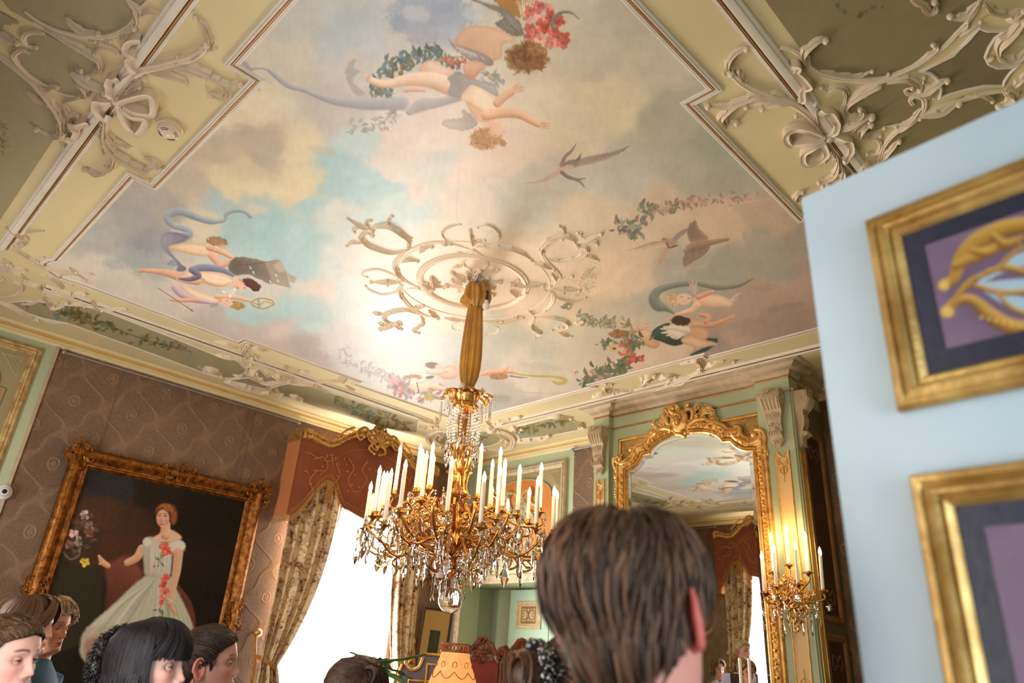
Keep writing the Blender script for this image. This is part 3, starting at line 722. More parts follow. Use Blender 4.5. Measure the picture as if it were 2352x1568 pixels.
    B((1565, 578), 58, 42, (234, 186, 158), soft=.25, rot=12); B((1545, 598), 20, 12, (212, 120, 104), a=.7); B((1600, 600), 7, 5, (90, 54, 44)); B((1560, 604), 12, 4, (190, 80, 74), a=.7); p.curls((1640, 572), 72, 30, (98, 58, 42), 36, rot=22); p.curls((1676, 612), 28, 16, (90, 52, 38), 12)
    p.smooth([(1190, 572), (1300, 620), (1420, 662), (1440, 694), (1390, 702), (1280, 672), (1205, 615)], (238, 212, 184), shade=(-60, (244, 226, 202), (206, 158, 128)))
    p.stroke([(1140, 600), (1180, 640), (1260, 678), (1400, 704)], [20, 22, 18, 8], (196, 160, 176), lit=((216, 190, 200), (150, 112, 140))); p.limb([(1420, 658), (1540, 662), (1655, 690)], [16, 16, 10], (228, 184, 152)); p.limb([(1290, 680), (1180, 682), (1118, 676)], [14, 14, 12], (222, 174, 146))
    p.curls((1552, 716), 66, 32, (178, 138, 84), 30, rot=10); B((1480, 698), 52, 34, (234, 188, 160), soft=.3, rot=10); B((1440, 684), 14, 8, (210, 120, 110), a=.6); B((1486, 686), 6, 4, (90, 54, 44))
    p.stroke([(1648, 690), (1700, 670), (1775, 682), (1788, 712), (1720, 738), (1655, 716), (1648, 690)], 5, (186, 146, 84)); p.stroke([(1660, 700), (1700, 712), (1740, 690), (1780, 705)], 5, (200, 162, 98)); p.stroke([(1690, 672), (1700, 735)], 4, (176, 134, 74))
    p.stroke([(1035, 602), (1262, 752)], 2.5, (150, 98, 58)); B((1255, 748), 18, 7, (160, 104, 60), rot=35); p.leaves([(1480, 630), (1530, 630)], 6, 26, [(226, 220, 208)], 14); B((1400, 715), 40, 16, (150, 150, 156), a=.8, rot=-20)
    # ---------------- right group
    p.crop(1250, 420, 3.135)
    V1 = [(128, 138, 116), (116, 118, 98), (142, 146, 120), (120, 104, 92)]; V2 = [(160, 122, 100), (146, 112, 96), (186, 146, 120)]
    p.stroke([(620, 310), (700, 215), (760, 185), (900, 185), (1100, 168), (1350, 150), (1620, 116)], [4, 5, 4, 4, 6, 7, 5], (204, 178, 146), a=.7)
    p.leaves([(530, 330), (620, 310), (660, 370), (700, 220), (770, 190)], 22, 54, V1, 70); p.leaves([(770, 185), (880, 190), (950, 160), (1030, 150)], 18, 46, V1+V2, 50); p.leaves([(1030, 150), (1150, 130), (1300, 115), (1500, 100)], 16, 40, V2, 60, a=.6)
    p.stroke([(895, 435), (780, 446), (700, 465), (612, 486)], [26, 22, 14, 3], (190, 166, 140), lit=((176, 128, 106), (206, 188, 162))); p.stroke([(945, 400), (990, 360), (1036, 333)], [20, 20, 8], (154, 134, 122)); p.stroke([(892, 470), (852, 520), (828, 592)], [16, 18, 8], (194, 146, 120)); B((918, 432), 48, 36, (170, 136, 114), soft=.3); B((866, 406), 28, 14, (178, 112, 88)); p.stroke([(880, 430), (900, 465), (960, 450)], 5, (106, 78, 64))
    p.smooth([(1068, 432), (1035, 385), (1035, 312), (1085, 270), (1112, 322), (1150, 360), (1182, 406)], (146, 120, 104), rag=2, shade=(200, (120, 98, 86), (166, 138, 118)))
    p.stroke([(1015, 490), (1080, 452), (1180, 432), (1325, 405)], [16, 34, 24, 12], (156, 126, 100), lit=((176, 146, 118), (120, 92, 74)))
    p.smooth([(1028, 484), (1100, 468), (1195, 456), (1150, 522), (1080, 562), (1012, 602), (1000, 550)], (150, 124, 102), rag=2, shade=(60, (166, 138, 114), (122, 98, 82)))
    for k in range(7): p.stroke([(1080+k*16, 470), (1040+k*20, 540-k*5)], [2, 1.5], (108, 84, 70), a=.7); p.stroke([(1075+k*12, 300+k*14), (1060+k*14, 400)], [1.5, 2], (112, 90, 78), a=.5)
    p.stroke([(1180, 545), (1170, 580), (1100, 610), (1015, 625), (1005, 690), (985, 750)], 3.5, (200, 178, 122), a=.8); p.stroke([(830, 350), (880, 335), (920, 355), (920, 385)], 4, (206, 184, 130), a=.7)
    p.stroke([(945, 945), (880, 905), (815, 880), (790, 820), (840, 765), (960, 732), (1100, 724), (1250, 752), (1400, 738), (1505, 688)], [5, 22, 44, 40, 28, 22, 18, 20, 14, 4], (122, 128, 114), lit=((146, 152, 138), (92, 100, 90)))
    p.wing((1080, 800), [(1030, 750), (1045, 715), (1065, 690), (1095, 700)], 14, (192, 172, 154), (160, 140, 124)); p.wing((1330, 860), [(1400, 790), (1420, 790), (1395, 830)], 12, (196, 182, 164), (150, 136, 124))
    p.smooth([(1070, 830), (1150, 800), (1260, 806), (1352, 850), (1342, 886), (1260, 892), (1150, 892), (1080, 872)], (228, 192, 158), shade=(-80, (240, 214, 182), (196, 146, 112))); p.limb([(1100, 880), (1050, 920), (945, 947)], [26, 22, 8], (226, 186, 152)); p.limb([(1110, 822), (1160, 800), (1210, 782)], [20, 20, 14], (222, 156, 132))
    p.curls((935, 842), 60, 48, (204, 166, 116), 36); B((1005, 835), 66, 48, (226, 188, 156), soft=.3); B((990, 820), 7, 5, (90, 66, 54)); B((1040, 830), 14, 5, (170, 90, 76)); B((1010, 852), 20, 12, (216, 150, 126), a=.5)
    p.smooth([(765, 1110), (790, 1055), (850, 1020), (905, 1008), (885, 1060), (905, 1108), (960, 1126), (1012, 1090), (1030, 1140), (940, 1172), (850, 1145)], (52, 78, 64), shade=(-100, (84, 112, 92), (28, 46, 44))); p.poly([(1045, 1235), (1150, 1185), (1245, 1120), (1250, 1150), (1170, 1212), (1060, 1244)], (44, 74, 66)); p.poly([(1150, 1112), (1245, 1120), (1240, 1145), (1160, 1135)], (50, 76, 64))
    p.limb([(1080, 1022), (1200, 1022), (1290, 992), (1345, 968)], [22, 22, 16, 14], (210, 160, 124)); B((1358, 958), 22, 16, (214, 164, 128)); p.limb([(1125, 948), (1180, 965), (1165, 1000)], [14, 22, 18], (212, 162, 126))
    p.smooth([(1005, 1060), (1080, 1030), (1170, 1048), (1186, 1100), (1150, 1136), (1060, 1135), (1000, 1105)], (204, 158, 122), shade=(-60, (222, 184, 148), (166, 114, 82)))
    p.smooth([(988, 1118), (1060, 1100), (1160, 1130), (1244, 1152), (1236, 1168), (1180, 1178), (1112, 1196), (1062, 1226), (1074, 1184), (1000, 1156)], (216, 176, 140), shade=(-70, (230, 198, 164), (170, 120, 88)))
    p.wing((1030, 1060), [(840, 1050), (845, 1080), (880, 1100), (920, 1115), (960, 1120), (860, 1035)], 22, (208, 194, 170), (172, 156, 138)); p.curls((985, 992), 84, 40, (74, 50, 38), 40, rot=4); B((1078, 985), 34, 24, (204, 152, 118)); B((1105, 985), 12, 10, (204, 140, 112))
    p.smooth([(605, 1085), (640, 1050), (700, 1038), (775, 1070), (765, 1120), (835, 1150), (800, 1192), (730, 1172), (680, 1122)], (206, 162, 122), shade=(-80, (222, 186, 148), (170, 118, 84))); p.limb([(645, 1050), (622, 1018), (555, 1006)], [20, 18, 12], (208, 164, 126)); p.wing((690, 1050), [(770, 990), (740, 1000), (770, 1025)], 16, (196, 168, 140), (160, 130, 108)); p.curls((540, 1088), 82, 36, (150, 102, 66), 36)
    GG = [(92, 104, 74), (112, 116, 82), (76, 90, 66), (128, 130, 96), (96, 110, 92)]
    p.leaves([(700, 1130), (620, 1160), (600, 1250), (570, 1320), (480, 1350), (380, 1380), (280, 1420)], 26, 52, GG, 150); p.leaves([(180, 880), (240, 940), (330, 980), (410, 1010), (520, 1010), (610, 1000)], 18, 40, [(124, 128, 98), (110, 112, 84), (140, 140, 112)], 70); p.leaves([(330, 600), (310, 690), (290, 760)], 30, 40, [(176, 166, 136), (160, 156, 126), (196, 170, 130)], 40, a=.45); p.leaves([(410, 1180), (460, 1160), (520, 1140)], 14, 40, GG, 24)
    for k in range(10): a = k*PI/5; B((500+26*math.cos(a), 1190+22*math.sin(a)), 15, 10, (208, 170, 92), rot=math.degrees(a))
    B((505, 1192), 15, 12, (96, 66, 40))
    for q, c in [((600, 1210), (196, 108, 78)), ((570, 1232), (206, 130, 96)), ((642, 1248), (184, 92, 66)), ((612, 1282), (176, 84, 62)), ((702, 1262), (190, 100, 74)), ((560, 1160), (164, 108, 82)), ((612, 1152), (150, 96, 74)), ((222, 1365), (204, 158, 142)), ((345, 1370), (206, 150, 132)), ((402, 1412), (200, 146, 126)), ((660, 1270), (170, 80, 60)), ((340, 985), (196, 110, 84)), ((500, 1005), (200, 124, 96)), ((450, 1015), (190, 112, 86))]:
        p.flower(q, 30 if q[1] > 1100 else 14, c)
    # ---------------- far group
    p.crop(750, 450, 3.267)
    BL = [(150, 160, 170), (170, 150, 160), (140, 140, 150)]
    p.leaves([(110, 1180), (200, 1250), (330, 1310), (440, 1340), (520, 1390)], 24, 40, BL+[(190, 160, 150)], 90, a=.55); p.leaves([(520, 1380), (560, 1460), (700, 1480), (860, 1460)], 30, 46, [(150, 100, 92), (110, 120, 120), (160, 130, 130), (180, 110, 100)], 110, a=.7)
    B((510, 1380), 50, 36, (196, 150, 150), a=.7, rag=.5); p.smooth([(610, 1425), (720, 1388), (805, 1378), (800, 1402), (760, 1455), (680, 1465)], (228, 194, 170), shade=(-90, (238, 212, 190), (196, 150, 126))); p.curls((655, 1358), 74, 24, (158, 118, 84), 26); B((660, 1376), 40, 16, (228, 188, 162)); p.stroke([(678, 1398), (692, 1470)], 4, (84, 66, 60)); B((775, 1360), 44, 16, (104, 96, 98), rot=-10)
    p.smooth([(840, 1320), (930, 1268), (995, 1322), (950, 1372), (870, 1368)], (226, 186, 158), shade=(-90, (238, 208, 182), (190, 142, 116))); p.limb([(760, 1320), (830, 1325), (900, 1310)], [16, 18, 18], (224, 186, 160)); p.curls((790, 1270), 56, 26, (122, 92, 76), 20); B((840, 1280), 36, 22, (226, 184, 156)); B((770, 1505), 60, 34, (166, 150, 64), a=.85, rag=.3); B((800, 1450), 50, 18, (140, 130, 60), a=.7); p.limb([(800, 1430), (900, 1450)], [22, 16], (224, 184, 158))
    p.curls((1290, 1352), 80, 32, (170, 122, 78), 30); p.limb([(1150, 1340), (1230, 1320), (1360, 1312), (1430, 1328)], [14, 20, 20, 10], (222, 172, 140)); p.limb([(1340, 1310), (1370, 1275)], [14, 8], (220, 168, 136))
    p.stroke([(1420, 1335), (1550, 1350), (1700, 1355), (1778, 1372), (1790, 1395), (1740, 1406), (1690, 1390)], [5, 9, 9, 15, 15, 14, 6], (186, 168, 88)); p.stroke([(1380, 1350), (1450, 1360), (1510, 1362)], [8, 6, 2], (120, 122, 116), a=.8)
    B((1320, 1520), 90, 40, (152, 150, 138), a=.7, rag=.4); p.stroke([(1380, 1460), (1600, 1480), (1800, 1475), (1960, 1440)], 6, (196, 156, 140), a=.5, rag=.5)
    # fine cracks in the old canvas
    p.T = lambda q: q; p.k = 1.0
    p.stroke([(1053, 380), (1052, 430), (1048, 480), (1054, 520)], .8, (196, 184, 168), a=.7); p.stroke([(690, 1035), (640, 1060)], .8, (180, 170, 160), a=.5); p.stroke([(955, 770), (900, 790), (860, 800)], .8, (196, 190, 182), a=.6)
    # the blended tone of brushwork
    br = (fbm(u/7.0, v/16.0, 3, 77)-.5)*10 + (fbm(u/40.0, v/26.0, 4, 31)-.5)*16
    p.c += br[:, None]*np.array([1, .98, .9])
    gy = p.c.mean(1, keepdims=True); p.c = gy+(p.c-gy)*.86
    paint_attr(me, p.c*CANVAS_GAIN)
    o = bpy.data.objects.new('ceiling_painting', me); COL.objects.link(o)
    mm = vcol('painted_canvas', .45, .33); me.materials.append(mm); me.shade_smooth()
    tag(o, 'large ceiling painting of clouds with winged children, birds and garlands', 'ceiling painting')
CANVAS_GAIN = 1.03
ceiling_canvas()
# ================================================================== OLIVE PANELS AND STUCCO OF THE CEILING
def cr(x0, y0, sc):
    return lambda p: (x0+p[0]/sc, y0+p[1]/sc)
def ceil_pts(P, T, z=H): return np.array([onz(*T(p), z) for p in P])
GV = [(92, 84, 44), (108, 96, 48), (80, 84, 52), (118, 108, 64), (126, 104, 56)]
PN = [0]
def panel(P, T=lambda p: p, vines=(), lip=True, col=(156, 147, 112), smooth=False):
    """sunk olive field with a thin raised lip, and the vine painted on it"""
    PN[0] += 1
    W = ceil_pts(P, T)
    if smooth: W = cat_rom(W, 5, closed=True)
    st = .009; x0, y0 = W[:, :2].min(0); x1, y1 = W[:, :2].max(0)
    X = np.arange(x0-st, x1+2*st, st); Y = np.arange(y0-st, y1+2*st, st)
    cx, cy = np.meshgrid((X[:-1]+X[1:])/2, (Y[:-1]+Y[1:])/2, indexing='xy')
    me, Q, used = field_mesh('ceiling_panel', X, Y, lambda a, b: np.stack([a, b, np.full(len(a), H-.0035)], 1), inpoly(cx.ravel(), cy.ravel(), W), True)
    u, v = pix(Q); p = Paint(u, v, base=col); p.k = 1; p.T = lambda q: q
    p.c += p.n1[:, None]*8
    for path, spread, size, n in vines:
        p.stroke(path, 1.2, GV[0], a=.7); p.leaves(path, spread, size, GV+[(96, 140, 134)], n, a=.8)
    paint_attr(me, p.c)
    o = bpy.data.objects.new('ceiling_panel', me); COL.objects.link(o); me.materials.append(M['panelpaint'])
    o['kind'] = 'structure'; o.name = 'trim_%d' % (70+PN[0])
    if lip:
        mb = MB(); mb.sweep(W, rod_prof(0, .014, .010, 4), ED, closed=True)
        struct(mb.obj('trim_%d' % (90+PN[0]), M['railwhite']))
M['panelpaint'] = vcol('panel_paint', .65, .35)
R3 = cr(1500, 0, 2.761); R4 = cr(1850, 0, 3.92); L1 = cr(0, 0, 2.904); L2 = cr(0, 460, 3.92); ML = cr(400, 720, 3.92); FC = cr(940, 860, 4.704); D3 = cr(1250, 420, 3.135); RS = cr(750, 450, 3.267)
OC = (134, 124, 88)
panel([(1720, -60), (1835, 105), (1852, 140), (1885, 165), (1930, 180), (2000, 186), (2060, 172), (2130, 135), (2190, 92), (2230, 45), (2250, 0), (2256, -60)], vines=[([(1915, 5), (1935, 20), (1950, 35), (1975, 32), (1990, 25), (2003, 15), (2030, 18)], 3, 11, 16)], lip=False, col=OC)
panel([(2117, 162), (2190, 125), (2250, 62), (2268, 69), (2307, 69), (2285, 85), (2271, 107), (2263, 128), (2271, 145), (2291, 154), (2322, 153), (2337, 149), (2319, 166), (2307, 184), (2304, 195), (2258, 195), (2217, 204), (2182, 214), (2159, 223), (2162, 204), (2153, 179), (2136, 166)], col=(122, 112, 80))
panel([(430, 860), (500, 780), (640, 720), (800, 690), (930, 700), (1010, 740), (1000, 800), (930, 830), (950, 900), (1010, 900), (1080, 880), (1060, 970), (980, 1050), (870, 1120), (700, 1150), (560, 1190), (530, 1120), (590, 1050), (480, 1010), (400, 1010), (370, 930)], R4, lip=False, col=OC)
panel([(690, 1480), (720, 1350), (800, 1230), (900, 1130), (1020, 1060), (1200, 960), (1400, 870), (1600, 830), (1800, 840), (1880, 880), (1980, 960), (1980, 1260), (700, 1700)], R4, lip=False, col=OC)
panel([(-60, -40), (7, 0), (24, 21), (52, 38), (103, 62), (165, 76), (224, 81), (269, 72), (296, 55), (310, 34), (320, 20), (360, -40)], lip=False)
panel([(190, 210), (290, 215), (400, 270), (520, 310), (600, 360), (640, 430), (630, 480), (560, 490), (490, 480), (520, 520), (560, 580), (540, 620), (470, 640), (380, 610), (250, 530), (160, 440), (115, 370), (120, 340), (170, 350), (200, 300), (160, 260)], L1, lip=False)
panel([(-150, 260), (0, 385), (90, 460), (210, 540), (310, 640), (370, 740), (392, 820), (375, 900), (365, 925), (100, 1310), (-150, 1700)], L1, vines=[([(2, 280), (8, 300), (5, 350)], 5, 10, 14)], lip=False)
panel([(0, 80), (50, 100), (150, 150), (40, 165), (10, 200), (-60, 210), (-60, 60)], L1, lip=False)
VN = [([(60, 696), (110, 690), (150, 705), (170, 720), (200, 735), (230, 745), (260, 752)], 7, 15, 70), ([(130, 722), (160, 712), (190, 720)], 6, 16, 30), ([(260, 752), (310, 772), (350, 785), (390, 795), (440, 808)], 5, 11, 50)]
panel([(22, 693), (60, 690), (97, 692), (122, 697), (163, 700), (194, 702), (230, 709), (400, 775), (494, 814), (525, 817), (548, 830), (563, 845), (566, 855), (553, 865), (527, 868), (510, 863), (464, 853), (400, 829), (163, 743), (143, 738), (102, 730), (64, 718)], vines=VN)
panel([(579, 850), (596, 846), (617, 856), (630, 863), (662, 870), (645, 876), (624, 878), (599, 870)])
panel([(524, 872), (570, 866), (594, 876), (617, 884), (612, 893), (580, 886), (552, 878)])
panel([(635, 888), (655, 878), (680, 883), (719, 886), (744, 896), (757, 899), (961, 965), (958, 992), (923, 988), (885, 981), (783, 949), (719, 931), (675, 915), (645, 906)], vines=[([(770, 918), (800, 930), (840, 945), (860, 958), (900, 962), (940, 985)], 7, 13, 70)])
panel([(1174, 990), (1184, 979), (1259, 960), (1284, 954), (1310, 960), (1333, 973), (1346, 983), (1259, 1000), (1206, 1005), (1195, 1007), (1191, 998)], vines=[([(1180, 1000), (1210, 985), (1240, 978), (1280, 968), (1300, 970)], 6, 12, 60)])
panel([(1000, 1008), (1010, 996), (1040, 990), (1090, 988), (1130, 992), (1150, 1004), (1140, 1018), (1100, 1026), (1050, 1026), (1016, 1020)], smooth=True, vines=[([(1090, 1005), (1120, 1004)], 4, 9, 20)])

WF = [1.0, 1.0]
def orn(mb, P, T, w, h=None, leaf=True, z=H, lobes=None, curl=True):
    """carved stucco scroll: px spine on the ceiling; w = half width in photo px at the middle"""
    W = ceil_pts(P, T, z)
    L0 = np.linalg.norm(np.diff(W, axis=0), axis=1).sum()
    a, b = T(P[0]), T(P[1]); pl = math.hypot(a[0]-b[0], a[1]-b[1])
    m = np.linalg.norm(W[1]-W[0])/max(pl, .5)              # metres per photo px here
    # use a scale measured at the spine's middle so that foreshortening does not change the width
    k = len(W)//2; dep = (W[k]-O3)@RF; m = dep/F
    wid = w*m*(1.35 if leaf else 1.15)*WF[0]; h = h or max(.016*WF[1], wid*1.25*WF[1])
    n = max(10, int(L0/.012)); S_ = cat_rom(W, max(3, n//max(1, len(W)-1)))
    n = len(S_); t = np.linspace(0, 1, n)
    Tn = np.gradient(S_, axis=0); Tn /= np.linalg.norm(Tn, axis=1)[:, None]+1e-9
    Nn = np.stack([-Tn[:, 1], Tn[:, 0], np.zeros(n)], 1)
    lob = lobes or max(2, int(L0/(wid*3.0)))
    env = (.35+.65*np.sin(PI*np.clip(t*.86+.10, 0, 1))**.7)
    if leaf:
        f = (t*lob) % 1.0; fr = ((t*lob+.5) % 1.0)
        wl = wid*env*(.46+.84*f); wr = wid*env*(.46+.84*fr)
        q = np.array([-1, -.62, -.3, 0, .3, .62, 1]); hh = np.array([0, .62, .36, 1, .36, .62, 0])
    else:
        wl = wr = wid*env*.8
        q = np.array([-1, -.8, -.35, 0, .35, .8, 1]); hh = np.array([0, .7, .82, .55, .82, .7, 0])
    lift = 1+.5*np.sin(PI*t)*leaf
    G = np.zeros((n, 7, 3))
    for j in range(7):
        ww = np.where(q[j] < 0, wl, wr)*q[j]
        G[:, j] = S_+Nn*ww[:, None]; G[:, j, 2] -= h*hh[j]*env*lift-.001
    mb.grid(G)
    n0 = mb.n
    for e in (0, n-1):
        mb.add(G[e], [tuple(range(7))])
    if curl:
        r = wid*.62; mb.ball(S_[-1]+np.array([0, 0, -h*.35]), (r, r, h*.75), 8, 5)
def ribbon(mb, P, T, w):
    W = ceil_pts(P, T); S_ = cat_rom(W, 6); n = len(S_); dep = (W[0]-O3)@RF; wid = w*dep/F
    Tn = np.gradient(S_, axis=0); Tn /= np.linalg.norm(Tn, axis=1)[:, None]+1e-9
    Nn = np.stack([-Tn[:, 1], Tn[:, 0], np.zeros(n)], 1); t = np.linspace(0, 1, n)
    wav = .026+.012*np.sin(t*9)**2
    q = [(-1, 0), (-1, .008), (-.6, .005), (0, .003), (.6, .005), (1, .008), (1, 0)]
    G = np.zeros((n, 7, 3))
    for j, (a, b) in enumerate(q):
        G[:, j] = S_+Nn*(wid*a); G[:, j, 2] -= (b+(wav if b > 0 else -.002))
    mb.grid(G)
def cluster(name, label, groups, mat, cat='stucco ornament', wf=(1.0, 1.0)):
    """groups: list of (part name, T, [(points, w, kind)])"""
    WF[:] = wf
    allp = [onz(*T(P[0]), H) for _, T, L in groups for P, w, k in L]
    t = thing(name, label, cat, np.mean(allp, 0))
    for pn, T, L in groups:
        mb = MB()
        for P, w, k in L:
            if k == 'r': ribbon(mb, P, T, w)
            elif k == 'b':
                c = onz(*T(P[0]), H); r = w*((c-O3)@RF)/F; mb.ball(c-np.array([0, 0, r*.4]), (r, r, r*.7), 12, 8)
            else: orn(mb, P, T, w, leaf=(k == 'l'), curl=(k != 'n'))
        mb.obj(pn, mat, t, ang=50)
    return t
l, n_, r_, s_ = 'l', 'n', 'r', 's'
cluster('bow_ornament', 'white stucco ribbon bow with acanthus sprays beside the blue door', [
 ('leaf_spray', R3, [([(1090, 840), (1010, 740), (930, 670), (850, 630), (740, 600), (620, 550), (540, 500), (492, 450)], 12, s_), ([(492, 470), (480, 400), (510, 335), (590, 302)], 8, l), ([(920, 645), (800, 600), (660, 590), (540, 635), (450, 668), (345, 660)], 9, l), ([(700, 590), (560, 630), (470, 690), (437, 740), (470, 785), (528, 765)], 9, l), ([(900, 650), (800, 640), (690, 680)], 8, l), ([(880, 640), (720, 620), (590, 665)], 8, l), ([(1060, 800), (1035, 720), (1025, 640)], 8, l), ([(1000, 720), (930, 730), (905, 728)], 6, l), ([(600, 530), (560, 490), (540, 445)], 6, l), ([(510, 480), (480, 465), (448, 460)], 4, l),
  ([(1150, 950), (1190, 1020), (1215, 1080), (1190, 1140), (1110, 1160)], 8, l), ([(1170, 970), (1170, 1060), (1120, 1120), (1050, 1145)], 7, l), ([(1145, 940), (1140, 990), (1090, 1020)], 5, l), ([(1200, 1010), (1220, 1090), (1190, 1150)], 6, l), ([(930, 1270), (900, 1250), (915, 1220), (945, 1212)], 6, l), ([(1060, 1195), (1090, 1180), (1110, 1180)], 5, l)]),
 ('bow', R3, [([(1080, 850), (980, 790), (900, 790), (838, 820), (870, 890), (960, 870), (1085, 850)], 6, r_), ([(1090, 870), (1010, 895), (950, 950), (960, 1000), (1050, 995), (1095, 940), (1075, 885)], 6, r_), ([(1120, 830), (1165, 765), (1130, 695), (1050, 668)], 6, r_), ([(1150, 845), (1230, 860), (1252, 910), (1225, 975), (1195, 985)], 6, r_), ([(870, 392), (915, 388), (905, 430), (960, 480), (985, 515), (945, 545), (945, 590), (925, 615)], 6, r_), ([(1310, 1050), (1345, 1030), (1390, 1052)], 5, r_), ([(1110, 860)], 15, 'b'), ([(1085, 860), (1110, 890), (1150, 870)], 8, s_), ([(1090, 840), (1120, 830), (1155, 845)], 7, s_)]),
 ('scrollwork', R3, [([(800, 300), (860, 300), (920, 330), (960, 370), (990, 420), (1060, 460), (1180, 490), (1320, 500), (1460, 490), (1580, 445), (1700, 385), (1830, 300), (1930, 200), (2010, 110), (2060, 30), (2075, -40)], 8, s_), ([(985, 410), (957, 340), (990, 280), (1040, 247), (1092, 243)], 10, l), ([(1060, 440), (1180, 465), (1300, 472), (1388, 444)], 6, l), ([(1640, 410), (1720, 360), (1770, 320), (1805, 285), (1775, 275)], 7, l), ([(1930, 200), (1985, 150), (1992, 128)], 5, l), ([(2065, 5), (1990, 75), (1930, 100), (1880, 92)], 9, l), ([(1940, 225), (2010, 165), (2072, 130)], 6, l), ([(1480, 470), (1490, 462)], 6, l),
  ([(1215, 745), (1200, 680), (1240, 630), (1320, 560), (1420, 520), (1540, 487), (1640, 495), (1692, 540), (1680, 585), (1620, 592), (1598, 565), (1640, 552)], 7, s_), ([(1220, 700), (1250, 640), (1340, 575), (1440, 530), (1340, 590)], 8, l), ([(1480, 520), (1580, 490), (1650, 510), (1690, 560)], 8, l), ([(1210, 690), (1222, 620), (1215, 560), (1150, 545), (1105, 570), (1065, 545)], 6, l), ([(1205, 690), (1230, 730), (1300, 735), (1335, 700), (1310, 685)], 7, l), ([(1160, 820), (1230, 785), (1300, 750), (1385, 728)], 10, l), ([(1260, 830), (1290, 780), (1370, 760)], 7, l), ([(1310, 865), (1330, 800), (1380, 778)], 9, l), ([(1330, 840), (1370, 862), (1440, 852)], 6, l), ([(1200, 740), (1240, 760), (1270, 750)], 7, l),
  ([(1650, 660), (1630, 630), (1660, 600), (1715, 620), (1715, 690), (1660, 740), (1590, 775), (1465, 802)], 7, s_), ([(1700, 680), (1620, 760), (1540, 795)], 6, l), ([(1640, 600), (1730, 570), (1800, 520), (1862, 500)], 9, l), ([(1730, 600), (1775, 612)], 4, l), ([(1700, 520), (1715, 485)], 5, l),
  ([(1430, 1060), (1450, 950), (1500, 870), (1580, 800), (1680, 740), (1800, 680), (1920, 640), (2050, 600), (2160, 580), (2245, 570)], 8, s_), ([(1680, 730), (1820, 690), (1935, 642)], 10, l), ([(1450, 1010), (1500, 940), (1560, 887)], 7, l), ([(1560, 830), (1620, 770), (1690, 740)], 7, l), ([(2040, 590), (2110, 605), (2150, 635)], 6, l), ([(1380, 850), (1435, 890), (1440, 935), (1410, 972), (1358, 970)], 5, s_), ([(2230, 560), (2280, 600), (2190, 660)], 10, l),
  ([(1640, -10), (1700, 20), (1745, 62), (1800, 40), (1780, 0)], 9, l), ([(2100, 10), (2150, 60), (2240, 82), (2345, 55)], 8, l), ([(2240, 130), (2290, 100), (2352, 60)], 8, l), ([(2195, 340), (2200, 270), (2250, 210), (2310, 160), (2360, 120)], 13, l), ([(2190, 340), (2250, 372), (2330, 350), (2380, 300)], 9, l), ([(2140, 370), (2150, 372)], 8, 'b'), ([(2290, 545), (2330, 490), (2380, 450)], 8, l), ([(1700, 447), (1850, 362), (1980, 270), (2078, 168)], 1.6, s_)])], M['stucco'])
